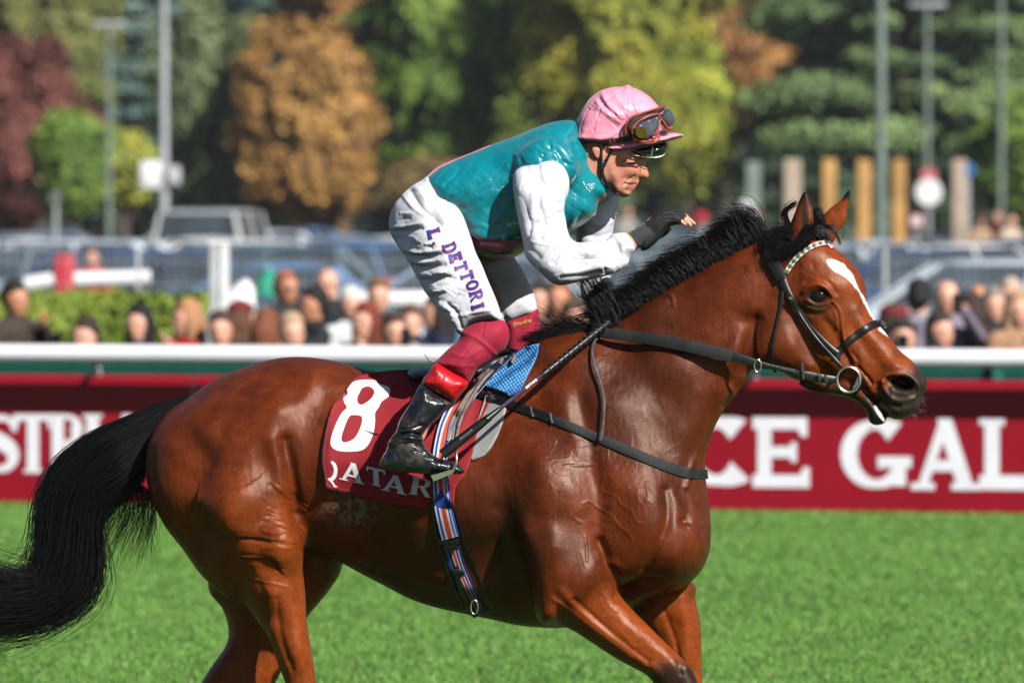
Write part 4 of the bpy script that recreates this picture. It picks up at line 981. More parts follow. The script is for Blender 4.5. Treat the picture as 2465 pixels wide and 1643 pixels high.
tree(520, 280, 250, 10, 525, [(.05, .07, .03), (.11, .15, .06), (.20, .23, .11)], 'weeping pale green tree with whitish limbs', 'willow_tree', 'weep', seed=7, n=13000, trunk='bark_pale')
tree(600, 330, 330, -420, 280, bluegreen, 'blue green cedar high behind the weeping tree', 'cedar_tree', 'cedar', seed=8, n=12000)
tree(205, 345, 160, -600, 160, rust, 'rust coloured tree top at the upper left', seed=20, n=5000)
tree(725, 276, 310, 80, 520, orange, 'orange brown tree left of the rider', seed=9, n=15000)
tree(830, 318, 330, -480, 330, rust, 'tall rust brown tree above the orange one', seed=10, n=13000)
tree(1010, 284, 400, -560, 470, green, 'large green tree directly behind the rider back', seed=11, n=20000)
tree(1200, 300, 420, -700, 430, [(.05, .09, .012), (.14, .19, .025), (.28, .28, .04)], 'tall green tree turning yellow behind the rider helmet', seed=12, n=18000)
tree(1470, 280, 470, -620, 480, gold, 'big golden green tree right of the rider', seed=13, n=24000)
tree(1660, 290, 250, 60, 470, lime, 'yellow green tree at the right flank of the golden tree', seed=14, n=10000)
tree(1745, 320, 310, -560, 290, rust, 'rust orange tree top behind the golden tree', seed=15, n=12000)
tree(2190, 290, 760, -520, 360, pine, 'broad cedar with flat green tiers at the upper right', 'cedar_tree', 'cedar', seed=16, n=26000, leaf=.30)
tree(1900, 330, 330, -600, 520, dark, 'dark evergreen behind the first wooden posts', 'conifer_tree', 'conifer', seed=17, n=12000)
tree(2350, 340, 420, -600, 520, dark, 'dark evergreen behind the cedar at the right edge', 'conifer_tree', 'conifer', seed=18, n=12000)
tree(2470, 232, 240, 250, 540, green, 'round green bush tree cut off by the right edge', seed=19, n=8000)
tree(1020, 236, 300, 400, 530, [(.03, .02, .01), (.08, .05, .02), (.14, .09, .03)], 'low brown thicket under the green tree', 'bush', seed=21, n=5000)
def far_wood():
    r = np.random.default_rng(77); n = 120000; x = r.uniform(-150, 150, n); y = 345+r.uniform(0, 30, n); z = 26*r.random(n); ht = 24+3*vnoise(np.c_[x, x*0, x*0], .12, 8); k_ = z < ht
    C = np.c_[x, y, z][k_]; lump = vnoise(C, .35, 6); C[:, 1] -= 4*lump; V, F = leaf_cloud(C, np.tile((0, -1, .4), (len(C), 1)), .95, r, 1.2)
    me = np_mesh('far_wood', V, F); k = np.clip(.45+.5*lump+r.normal(0, .15, len(C)), 0, 1)[:, None]
    set_attr(me, 'tint', np.repeat(np.array((.022, .042, .036))*(1-k)+np.array((.075, .115, .06))*k, 4, 0)); o = link('far_wood', me, MAT['foliage'], None, False)
    tag(o, 'dark wood closing the view behind the park trees', 'wood', kind='stuff')
    me = np_mesh('backing_sheet', [(-260, 378, 0), (260, 378, 0), (260, 380, 22), (-260, 380, 22)], [(0, 1, 2, 3)]); tag(link('wood_backing', me, basic('backing_dark', (.012, .02, .012), 1.0, nz=.1), None, False), kind='structure')  # upright dark sheet closing the gaps behind the leaves
far_wood()
# thin autumn haze between the horse and the far trees
hm = bpy.data.materials.new('haze'); hm.use_nodes = True; MAT['haze'] = hm; ht = hm.node_tree; ht.nodes.remove(ht.nodes['Principled BSDF']); pv = ht.nodes.new('ShaderNodeVolumePrincipled')
pv.inputs['Density'].default_value = .00016; pv.inputs['Color'].default_value = (.86, .92, 1, 1); pv.inputs['Anisotropy'].default_value = .2; ht.links.new(pv.outputs[0], [n_ for n_ in ht.nodes if n_.type == 'OUTPUT_MATERIAL'][0].inputs['Volume'])
mb = MB(); mb.box((-320, -30, -1), (320, 400, 34)); tag(mb.build('haze', hm, None, False), 'thin pale autumn haze over the racecourse', kind='stuff')

# ------------------------------------------------ the horse
def build_horse():
    h = 0.0074
    lo = (-1.12, -0.54, -0.03); hi = (1.27, 0.50, 2.1)
    f = Field(lo, hi, h); f.yaw = YAW
    # trunk
    f.poly([(446,962),(500,922),(548,899),(640,868),(717,859),(800,868),(882,890),(960,900),(1040,898),(1120,884),(1200,860),(1260,835),(1310,815),
            (1400,800),(1500,850),(1600,950),(1670,1080),(1694,1185),(1708,1240),(1710,1291),(1702,1338),(1682,1376),(1640,1412),(1560,1440),(1480,1475),(1420,1500),
            (1357,1508),(1301,1508),(1246,1503),(1191,1491),(1140,1480),(1076,1467),(1012,1450),(970,1433),(927,1411),(885,1390),(842,1367),(800,1345),
            (720,1320),(620,1300),(500,1290),(430,1262),(385,1200),(362,1140),(352,1090),(362,1040),(395,995)],
           [(420,1100,.07,.20,.19),(520,1000,.06,.25,.22),(680,1000,.05,.265,.26),(800,1130,.03,.27,.30),(1000,1180,0,.295,.34),(1150,1200,-.02,.29,.34),
            (900,930,.03,.22,.22),(1100,930,0,.2,.2),(1340,880,-.05,.13,.13),(1300,1150,-.04,.28,.26),(1450,1000,-.06,.19,.18),(1500,1200,-.08,.23,.22),(1620,1300,-.07,.235,.17),
            (1400,1460,-.05,.16,.2),(1230,1370,-.01,.23,.32),(1150,1440,-.02,.25,.32),(850,1330,.03,.24,.28)], k=0.0)
    # neck
    f.poly([(1290,850),(1340,815),(1410,800),(1480,768),(1570,708),(1640,670),(1730,622),(1810,582),(1870,558),(1915,575),(1950,640),(1930,760),(1880,872),(1812,889),(1795,918),
            (1757,967),(1738,994),(1722,1025),(1707,1063),(1691,1101),(1686,1147),(1680,1220),(1600,1310),(1450,1260),(1340,1040)],
           [(1870,640,-.10,.07,.065),(1850,800,-.10,.078,.08),(1760,720,-.10,.082,.09),(1740,900,-.10,.085,.09),(1600,760,-.09,.07,.09),(1610,900,-.09,.12,.12),(1500,1000,-.08,.17,.15),
            (1640,1100,-.08,.14,.12),(1400,900,-.06,.15,.13),(1480,800,-.07,.07,.08),(1540,1180,-.08,.2,.16)], k=0.06)
    # shoulder and triceps, near and far
    near_sh = [(1225,1185),(1242,1278),(1268,1338),(1282,1419),(1289,1461),(1312,1494),(1365,1470),(1450,1400),(1540,1375),(1600,1300),(1610,1220),(1560,1120),(1470,1010),(1400,930),(1340,930),(1280,1000),(1235,1090)]
    f.poly(near_sh, [(1350,1000,-.17,.09,.10),(1330,1200,-.225,.12,.09),(1340,1400,-.265,.10,.05),(1275,1330,-.27,.10,.045),(1520,1250,-.20,.12,.12),(1450,1100,-.16,.12,.12)], k=0.05)
    far_sh = [(x+45, y) for x, y in near_sh]
    f.poly(far_sh, [(1350,1000,.06,.09,.10),(1330,1200,.10,.11,.10),(1340,1400,.10,.09,.07),(1560,1250,.04,.12,.12)], k=0.05)
    # near foreleg
    f.poly([(1300,1488),(1300,1420),(1360,1350),(1440,1335),(1464,1363),(1488,1423),(1522,1465),(1565,1508),(1607,1550),(1648,1588),(1671,1620),(1684,1660),(1680,1700),(1655,1730),(1610,1722),(1588,1680),
            (1573,1643),(1552,1621),(1520,1604),(1480,1582),(1429,1549),(1370,1512)],
           [(1360,1420,-.23,.09,.07),(1480,1500,-.235,.075,.055),(1580,1590,-.235,.055,.04),(1640,1670,-.235,.045,.042)], k=0.035)
    f.chain([(1632,1690,-.235,.042),(1612,1780,-.235,.03),(1600,1960,-.235,.028),(1600,2010,-.235,.038),(1625,2075,-.235,.033)], k=0.02)
    f.chain([(1630,2085,-.235,.042),(1650,2140,-.235,.058)], k=0.01)
    # far foreleg
    f.poly([(1500,1440),(1560,1380),(1667,1400),(1674,1440),(1684,1482),(1688,1525),(1689,1567),(1691,1643),(1700,1720),(1704,1790),(1640,1800),(1622,1720),(1606,1643),(1580,1560),(1530,1500)],
           [(1610,1440,.03,.09,.075),(1630,1540,.03,.075,.06),(1650,1650,.03,.055,.045),(1665,1760,.03,.045,.042)], k=0.03)
    f.chain([(1668,1780,.03,.045),(1668,1850,.03,.03),(1672,2000,.03,.028),(1674,2040,.03,.037),(1690,2090,.03,.034),(1700,2140,.03,.056)], k=0.015)
    # near hind leg
    f.poly([(560,960),(680,930),(745,1000),(742,1100),(722,1180),(712,1250),(726,1284),(731,1324),(730,1371),(735,1418),(739,1486),(747,1539),(757,1597),(762,1643),(768,1700),(762,1750),
            (705,1755),(694,1700),(688,1643),(672,1602),(655,1548),(625,1500),(590,1455),(548,1440),(512,1410),(476,1376),(435,1319),(399,1273),(369,1217),(353,1166),(349,1103),(372,1040),(450,985)],
           [(450,1100,-.04,.17,.25),(560,1050,-.09,.16,.2),(690,1060,-.09,.14,.14),(580,1230,-.10,.19,.24),(690,1300,-.14,.14,.08),(640,1400,-.12,.13,.10),(470,1290,-.05,.16,.30),(560,1400,-.09,.14,.22),(700,1520,-.14,.075,.05),(725,1640,-.14,.05,.04),(740,1740,-.14,.045,.035)], k=0.04)
    f.chain([(728,1735,-.14,.042),(700,1752,-.14,.03)], k=0.02)
    f.chain([(735,1740,-.14,.045),(715,1830,-.14,.033),(700,1980,-.14,.03),(702,2020,-.14,.038),(725,2085,-.14,.033),(745,2140,-.14,.056)], k=0.015)
    # far hind leg
    f.poly([(640,1100),(760,1180),(830,1290),(822,1368),(804,1404),(772,1446),(738,1488),(700,1560),(665,1640),(610,1720),(540,1775),(480,1790),(455,1750),(462,1690),(484,1643),(512,1598),(538,1562),(550,1531),(547,1498),(533,1460),(500,1400),(560,1250)],
           [(720,1280,.17,.12,.12),(640,1430,.17,.10,.10),(580,1600,.16,.07,.06),(500,1740,.16,.05,.04)], k=0.03)
    f.chain([(490,1745,.16,.048),(440,1830,.16,.033),(395,1970,.16,.03),(388,2010,.16,.038),(405,2080,.16,.033),(425,2140,.16,.056)], k=0.015)
    # head: skull with upper lip, then the lower jaw
    f.poly([(1868,575),(1925,560),(1985,578),(2004,592),(2030,614),(2057,639),(2077,668),(2085,692),(2087,722),(2093,741),(2107,772),(2125,791),(2145,818),(2168,845),(2196,868),(2217,893),(2231,911),(2232,930),
            (2219,951),(2213,980),(2196,997),(2170,1008),(2151,1009),(2134,998),(2112,976),(2090,950),(2072,934),(2040,925),(1990,925),(1930,912),(1880,893),(1838,880),(1822,850),(1818,800),(1830,720),(1845,640)],
           [(1880,640,-.10,.07,.07),(1960,640,-.10,.085,.09),(1975,710,-.10,.10,.09),(1890,800,-.10,.083,.05),(1860,850,-.10,.075,.04),(1960,840,-.10,.075,.06),(2040,740,-.10,.085,.085),(2050,850,-.11,.065,.06),
            (2100,860,-.115,.055,.055),(2170,920,-.12,.06,.05),(2190,970,-.12,.05,.04),(2110,930,-.12,.048,.045)], k=0.022)
    f.poly([(1900,880),(2000,890),(2074,920),(2096,955),(2118,982),(2134,1006),(2128,1020),(2103,1024),(2091,1013),(2085,991),(2074,977),(2052,962),(2021,953),(1990,949),(1963,938),(1930,920),(1895,904)],
           [(1920,900,-.10,.06,.03),(2000,925,-.11,.045,.03),(2060,950,-.115,.035,.028),(2108,1003,-.12,.036,.022)], k=0.006)
    # eye socket, nostril, ears
    f.ball(2165, 921, -.186, .042, .040, .0225, -20, k=0.008, sub=True)
    f.ball(2172, 918, -.160, .034, .036, .0175, -24, k=0.005, sub=True)
    f.poly([(1893,590),(1899,549),(1913,509),(1927,472),(1940,455),(1949,472),(1958,507),(1960,532),(1947,560),(1925,590),(1905,600)],
           [(1925,560,-.135,.026,.02),(1942,475,-.14,.014,.010)], k=0.012)
    f.poly([(1966,560),(1972,534),(1990,506),(2018,484),(2032,468),(2042,452),(2051,456),(2048,480),(2041,500),(2040,527),(2020,558),(2002,590),(1975,585)],
           [(2000,555,-.03,.018,.014),(2035,480,-.03,.011,.009)], k=0.012)
    f.ball(1938, 528, -.175, .012, .022, .042, -14, k=0.006, sub=True)
    # skull details as solid forms
    f.ball(1972, 688, -.150, .045, .045, .022, 25, k=0.03)          # brow over the eye
    f.ball(1893, 830, -.115, .060, .072, .060, 0, k=0.03)           # jowl
    f.chain([(1995,760,-.158,.014),(2040,820,-.155,.012),(2075,860,-.15,.010)], k=0.03)   # facial crest
    f.ball(2150, 885, -.145, .040, .030, .02, -25, k=0.02)
    f.ball(1970, 712, -.201, .0255, .018, .0165, 12, k=0.006, sub=True)
    me = f.mesh('horse_body', subdiv=1, relax=3)
    # ---- muscles, folds, veins in the skin
    sp = [
     # quarters
     ('e', [(476,1150),(476,1185),(484,1220),(508,1254),(548,1282),(590,1292),(640,1299),(690,1310)], 85, .013), ('b', 590, 1190, 90, 80, 0, .010),
     ('s', [(535,1030),(505,1100),(480,1160)], 26, -.010),
     ('s', [(486,1215),(510,1250),(555,1280),(640,1297)], 9, -.005),
     ('e', [(530,1330),(587,1342),(649,1346),(672,1372),(690,1390)], 30, .009),
     ('s', [(560,1332),(649,1342),(672,1368)], 6, -.004),
     ('s', [(420,1090),(405,1180),(440,1260),(520,1330)], 40, .010),
     ('s', [(380,1010),(365,1080),(372,1160),(410,1240)], 12, -.004),
     ('s', [(686,1060),(690,1090),(697,1120),(705,1172),(712,1235)], 15, -.015),
     ('s', [(655,1060),(668,1110),(672,1170)], 22, .012),
     ('s', [(756,905),(750,940),(720,972),(676,992)], 20, .005),
     ('s', [(755,900),(790,884),(850,884)], 14, .006),
     ('b', 745, 925, 30, 30, 0, .006),
     ('b', 650, 1010, 60, 60, 0, .006), ('b', 600, 1200, 80, 60, 0, .012),
     ('s', [(775,960),(758,1040),(745,1120),(735,1200)], 30, -.006),
     ('s', [(640,1420),(655,1480),(660,1540),(690,1600)], 10, .004), ('s', [(700,1420),(705,1500),(720,1600)], 22, .007),
     ('s', [(668,1440),(675,1520),(705,1610)], 7, -.004), ('s', [(600,1380),(640,1440),(650,1480)], 16, -.008),
     ('b', 695, 1290, 36, 46, 0, .012),
     # barrel
     ('s', [(880,1330),(1000,1385),(1100,1410),(1180,1415)], 22, .006), ('s', [(900,1360),(1010,1410),(1110,1440)], 12, -.005),
     ('s', [(1205,1230),(1222,1330),(1240,1420)], 26, -.012),
     # shoulder, arm
     
     ('b', 1560, 1262, 60, 70, 20, .020), ('b', 1345, 1240, 60, 130, 8, .012), ('s', [(1300,1120),(1320,1250),(1340,1380)], 32, .010),
     ('s', [(1395,960),(1420,1080),(1440,1180),(1442,1290),(1458,1345)], 24, -.012),
     ('s', [(1330,940),(1390,1060),(1470,1150),(1560,1200)], 30, .008),
     ('s', [(1443,1300),(1461,1337),(1466,1363),(1486,1384)], 10, -.014),
     ('s', [(1604,1180),(1606,1230),(1598,1274),(1577,1323),(1553,1374)], 13, -.014),
     ('s', [(1553,1374),(1575,1340),(1590,1300)], 12, .005),
     ('b', 1665, 1310, 42, 60, 0, .012), ('b', 1625, 1330, 26, 50, 10, .008), ('b', 1648, 1256, 12, 14, 0, -.012), ('s', [(1650,1264),(1665,1270),(1685,1262)], 5, .004),
     ('s', [(1640,1180),(1655,1215),(1650,1250)], 14, -.007), ('s', [(1690,1330),(1685,1300),(1672,1280)], 8, .004),
     ('s', [(1490,1432),(1520,1414),(1548,1402),(1590,1404)], 12, -.022), ('s', [(1530,1470),(1581,1436),(1621,1410),(1675,1398)], 6, -.010),
     ('s', [(1520,1445),(1560,1428),(1590,1412)], 10, .008),
     ('b', 1400, 1400, 36, 46, 30, .010), ('s', [(1350,1420),(1420,1490),(1500,1550),(1580,1612)], 12, .006), ('s', [(1380,1440),(1470,1520),(1560,1590)], 7, -.006),
     ('s', [(1330,1440),(1370,1465),(1440,1520),(1520,1580)], 5, .003), ('b', 1318, 1480, 22, 20, 0, .010), ('s', [(1345,1470),(1350,1500)], 10, -.008),
     ('s', [(1640,1440),(1650,1500),(1655,1600)], 16, .006), ('s', [(1600,1470),(1625,1540),(1640,1620)], 7, -.004),
     # hollow behind the cheek bone
     ('s', [(1912,752),(1940,815),(1972,880),(2000,915)], 24, -.016), ('s', [(1800,780),(1795,850),(1770,925)], 20, -.010),
     # neck
     ('s', [(1460,900),(1520,960),(1590,1050),(1650,1150)], 40, -.008), ('s', [(1600,760),(1680,800),(1770,850)], 45, .006),
     ('s', [(1760,960),(1715,1020),(1690,1090),(1672,1150)], 7, -.006), ('s', [(1735,985),(1700,1040),(1672,1110),(1655,1170)], 8, .007),
     ('s', [(1617,712),(1690,675),(1780,635),(1850,610)], 9, .005), ('s', [(1617,725),(1700,690),(1790,650)], 9, -.004), ('s', [(1605,716),(1617,712),(1622,735)], 5, .003),
     ('s', [(1820,770),(1800,850),(1770,930)], 16, -.014), ('s', [(1790,800),(1770,850)], 20, .008),
     ('b', 1570, 1000, 60, 50, 30, -.005), ('b', 1640, 900, 70, 60, 0, .008),
     # head
     ('e', [(1836,880),(1822,850),(1818,800),(1828,740)], 22, -.006),
     ('s', [(1934,702),(1948,690),(1970,685),(1990,694),(2006,716)], 5, .0070), ('s', [(1942,722),(1962,733),(1985,733),(2004,724)], 4.5, .0045),
     ('s', [(1930,745),(1950,756),(1980,756),(2000,742)], 6, -.003), ('s', [(1948,740),(1975,746),(1996,738)], 4, .002),
     ('s', [(1940,680),(1965,668),(1995,680),(2012,705)], 6, -.003),
     ('b', 1958, 640, 7, 12, -15, -.003), ('s', [(1930,655),(1945,668),(1965,668)], 6, .002), ('s', [(1930,630),(1940,650)], 7, .002),
     ('s', [(2004,725),(2020,745),(2026,775),(2030,810),(2036,835)], 2.8, .0040), ('s', [(2000,735),(2012,760),(2014,790)], 2.4, .002),
     ('s', [(1985,770),(2010,800),(2030,850),(2050,880)], 12, -.006),
     ('s', [(2060,745),(2085,790),(2120,840),(2160,880)], 12, .003), ('s', [(2050,780),(2085,840),(2120,880)], 12, -.003),
     ('s', [(2066,882),(2090,910),(2098,922)], 3.5, -.006), ('s', [(2052,850),(2068,872),(2060,895)], 5, -.003), ('s', [(2035,850),(2046,868),(2042,882)], 5, -.003), ('s', [(2044,846),(2058,870)], 4, .003),
     ('s', [(2060,925),(2078,936),(2095,955),(2100,962)], 3.6, -.004),
     ('s', [(2085,915),(2100,940),(2095,950)], 5, .005), ('s', [(2112,925),(2118,945),(2110,965)], 6, -.006),
     ('s', [(2124,918),(2130,940),(2146,958),(2168,965),(2192,960)], 6.5, .006), ('s', [(2125,918),(2134,903),(2160,898),(2186,903),(2206,920),(2211,942),(2200,958)], 4.5, .006),
     ('s', [(2120,940),(2132,960),(2150,975),(2164,978)], 5, -.006), ('s', [(2212,900),(2222,915),(2218,935),(2208,955)], 5, -.003),
     ('b', 2150, 885, 26, 14, 20, .004), ('b', 2176, 990, 26, 12, -10, .004),
     ('b', 2140, 943, 12, 11, 30, -.001),
    ]
    r = np.random.default_rng(3)
    # stifle wrinkles, arm wrinkles
    for i in range(34):
        x = r.uniform(630, 725); y = r.uniform(1170, 1330); a = R_(r.uniform(8, 34)+(1250-y)*0.22); L = r.uniform(22, 60)
        sp.append(('s', [(x-L*math.cos(a)/2, y-L*math.sin(a)/2), (x, y+r.uniform(-3, 3)), (x+L*math.cos(a)/2, y+L*math.sin(a)/2)], r.uniform(2.6, 4), r.choice((-1, 1))*r.uniform(.0012, .0026)))
    for i in range(34):
        x = r.uniform(1225, 1330); y = r.uniform(1060, 1330); a = R_(r.uniform(-35, 15)); L = r.uniform(14, 40)
        sp.append(('s', [(x-L*math.cos(a)/2, y-L*math.sin(a)/2), (x, y+r.uniform(-5, 5)), (x+L*math.cos(a)/2, y+L*math.sin(a)/2)], r.uniform(2.4, 3.4), r.uniform(.0003, .0008)))
    veins = branch([(1370,1090,60),(1530,1190,60),(1320,1230,40),(1400,1330,60),(1380,1260,10),(1440,1400,45),(1360,1060,20),(1560,1150,110),
                    (1600,900,80),(1570,1060,40),(1640,1330,60),
                    (600,1380,20),(655,1400,80),(700,1470,100),(640,1340,20),(590,1600,0),(560,1600,70),(720,1560,60),(1360,1440,50),(1480,1500,40),(1620,1500,80)], 0, r, 85, 0.3)
    for P in veins:
        if len(P) > 2: sp.append(('s', P, 2.5, r.uniform(.0004,.0010)))
    # named veins read off the photograph
    for P in ([(1455,1230),(1475,1245),(1490,1265),(1510,1278),(1520,1295)], [(1488,1198),(1495,1215),(1520,1228),(1530,1252),(1545,1258)], [(1456,1145),(1447,1178),(1480,1192)],
              [(1360,1122),(1400,1120),(1432,1117)], [(1403,1212),(1420,1206),(1440,1222),(1458,1232)], [(1410,1290),(1412,1330),(1412,1350)], [(586,1390),(610,1395),(650,1402),(690,1412)],
              [(648,1450),(652,1490),(655,1540)]):
        sp.append(('s', P, 2.4, .0019))
    def extra(V, Nn, px, py):
        e = .0012*vnoise(V, 14, 1)+.0007*vnoise(V, 33, 2)
        rib = np.exp(-((px-1010)/150)**2)*np.exp(-((py-1300)/110)**2)
        return e+.0016*rib*np.sin((px+0.25*py)/13.0)+.0005*vnoise(V*np.array([1, 1, .25]), 120, 5)
    relief(me, sp, extra=extra)
    # ---- coat colour (markings, darker neck and jaw, shade painted into the lower barrel)
    V = get_v(me); Nn = get_n(me); px, py = to_px(V); V = V.copy(); V[:, 1] -= ysx(V[:, 0])
    bay = np.array(SR(106, 45, 15)[:3]); red = np.array(SR(142, 66, 20)[:3]); dark = np.array(SR(44, 18, 8)[:3]); black = np.array((.010, .009, .009))
    C = np.tile(bay, (len(V), 1))
    def mix(c, w):
        nonlocal C
        w = np.clip(w, 0, 1)[:, None]; C = C*(1-w)+np.array(c)[:3]*w
    sm = lambda x, a, b: (lambda t: t*t*(3-2*t))(np.clip((x-a)/(b-a), 0, 1))
    nz = vnoise(V, 6, 11); n2 = vnoise(V, 25, 12); n3 = vnoise(V, 90, 13)
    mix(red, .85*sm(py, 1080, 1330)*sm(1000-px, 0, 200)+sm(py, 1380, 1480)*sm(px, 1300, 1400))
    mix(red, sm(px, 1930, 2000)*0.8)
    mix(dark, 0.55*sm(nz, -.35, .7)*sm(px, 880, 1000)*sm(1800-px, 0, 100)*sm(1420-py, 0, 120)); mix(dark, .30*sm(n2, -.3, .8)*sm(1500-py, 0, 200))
    mix(dark, 0.5*np.exp(-((px-1590)/140)**2-((py-900)/150)**2))  # darker patch over the middle of the neck
    mix(dark, 0.6*sm(px, 830, 900)*sm(1290-px, 0, 60)*sm(py, 1150, 1250))  # shade of the lower barrel painted into the coat
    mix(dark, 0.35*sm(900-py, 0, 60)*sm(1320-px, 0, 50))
    # black points
    fore = sm(py+10*n2+(px-1600)*.3, 1575, 1625)*sm(px, 1540, 1570)*sm(-.12-V[:, 1], 0, .03)
    mix(black, 0.93*fore); mix(black, sm(py+12*n2, 1700, 1760)*sm(px, 1300, 1400)); mix(black, sm(py+12*n2, 1690, 1760)*sm(900-px, 0, 50))
    mix((.02, .016, .014), 0.9*sm(py, 2090, 2105))
    # muzzle, mouth, eye rims
    md = (px-2140)*0.62+(py-925)*0.78
    muz = sm(md+7*n2+4*n3, -18, 26)*sm(px, 1950, 2000)
    mix(SR(50, 42, 39), muz); mix(SR(26, 23, 23), sm((px-2060)*.3+(py-950)*1.0+5*n2, 0, 26)*sm(px, 2040, 2070)*sm(2165-px, 0, 40))
    mix(SR(52, 40, 34), 0.85*sm(py-(905+(px-1950)*.22), -6, 18)*sm(px, 1930, 1990)*sm(2080-px, 0, 20))  # darker along the lower edge of the jaw
    mix(SR(88, 62, 50), .9*np.exp(-((px-1968)/34)**2-((py-738)/22)**2)); mix(SR(14, 11, 11), np.exp(-(((px-1971)/31)**2+((py-711)/19)**2)**2))
    mix(SR(12, 9, 9), sm(V[:, 1], -.172, -.160)*(Nn[:, 1] < .3)*np.exp(-(((px-2170)/34)**2+((py-922)/24)**2)**3))
    mix(SR(110, 84, 72), 0.4*np.exp(-((px-2148)/18)**2-((py-905)/9)**2))
    # star and stripe
    q = n3*2.2+n2*1.5
    star = [(1988,626),(2000,624),(2015,627),(2030,634),(2042,648),(2053,664),(2063,686),(2074,706),(2085,724),(2093,742),(2105,768),(2103,771),(2090,748),(2080,728),(2068,704),(2054,684),(2036,668),(2014,656),(1998,643)]
    sd = np.where(inside(px, py, star), -1, 1)*seg_dist(px, py, star, True)
    mix(SR(238, 232, 228), sm(-(sd+q), -1.5, 1.5)*(V[:, 1] < 0.0))
    sd = seg_dist(px, py, np.array([(2118,790),(2128,798),(2138,806)])); mix(SR(230, 222, 216), sm(-(sd-4+q), -1.5, 1.5))
    # lip lining
    lip = [(2103,978),(2110,975),(2122,996),(2134,1016),(2130,1019),(2118,1004)]
    sd = np.where(inside(px, py, lip), -1, 1)*seg_dist(px, py, lip, True); mix(SR(226, 216, 210), sm(-(sd+q*.5), -1.5, 1.5))
    # ears
    mix(black, sm(500-py+5*n2, -8, 30)*sm(px, 1890, 1900)*sm(1965-px, 0, 5)); mix(black, .92*np.exp(-(((px-1937)/10)**2+((py-525)/38)**2)**2)*(V[:, 1] < -.12))
    mix(black, sm(484-py, -4, 12)*sm(px, 2000, 2010))
    mix(black, .85*sm(-(px-1902)+ (560-py)*.35, -6, 6)*sm(px, 1880, 1890)*sm(1950-px, 0, 20)*sm(600-py, 0, 10))
    # dried lather by the flank, a scuff on the shoulder
    lt = np.exp(-(((px-838)/56)**2+((py-1226-(px-800)*.06)/34)**2))*sm(n3+n2*.5+.6*vnoise(V, 240, 31), -.7, .7)
    mix(SR(196, 190, 180), .72*lt*sm(-V[:, 1], .1, .2))
    mix(SR(150, 140, 138), .35*np.exp(-((px-1560)/22)**2-((py-990)/26)**2)*sm(n3, -.1, .5))
    mix(black, .8*np.exp(-((px-1461)/7)**2-((py-1222)/9)**2))
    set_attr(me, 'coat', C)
    wet = np.clip(.52+.22*n2-.42*np.exp(-((px-1620)/150)**2-((py-900)/170)**2)+.3*np.exp(-((px-1330)/120)**2-((py-1180)/160)**2)+.25*nz, 0, 1)
    set_attr(me, 'wet', wet)
    vein = np.clip(sm(px, 1230, 1290)*sm(1820-px, 0, 40)+sm(py, 1290, 1400)*sm(850-px, 0, 50), 0, 1)*(0.9)
    set_attr(me, 'vein', vein)
    return me

# ------------------------------------------------ hair
def strands(name, paths, r0, mat, parent, tip=.25, ns=3):
    """paths (n, k, 3): one thin tapering tube for each lock of hair, all in one mesh"""
    P = np.asarray(paths, np.float32); n, k, _ = P.shape
    T = np.gradient(P, axis=1); T /= np.linalg.norm(T, axis=2, keepdims=True)+1e-9
    up = np.array((0, -1, 0.05)); U = np.cross(T, up); U /= np.linalg.norm(U, axis=2, keepdims=True)+1e-9; Vv = np.cross(T, U)
    r0 = np.broadcast_to(np.asarray(r0, np.float32), (n,)); w = r0[:, None]*(np.linspace(1, tip, k)*np.minimum(1, np.linspace(.5, 3, k)))[None]
    ring = [P+w[..., None]*(U*math.cos(a)+Vv*math.sin(a)) for a in (np.arange(ns)*2*math.pi/ns)]
    V = np.stack(ring, 2).reshape(-1, 3)      # n,k,ns
    b = (np.arange(n)[:, None, None]*k+np.arange(k-1)[None, :, None])*ns+np.arange(ns)[None, None]
    b2 = (np.arange(n)[:, None, None]*k+np.arange(k-1)[None, :, None])*ns+(np.arange(ns)[None, None]+1) % ns
    F = np.stack([b, b2, b2+ns, b+ns], -1).reshape(-1, 4)
    return link(name, np_mesh(name, V, F), mat, parent)
def WV(px, py, y):
    y = y+ysp(px); k = S*(D+y)/D; return np.stack([(px-CX)*k, y+0*px, CZ-(py-HY)*k], -1)
def resample(P, n):
    P = cr(P, 8); L = np.r_[0, np.cumsum(np.linalg.norm(np.diff(P, axis=0), axis=1))]; t = np.linspace(0, L[-1], n)
    return np.stack([np.interp(t, L, P[:, i]) for i in range(P.shape[1])], 1)
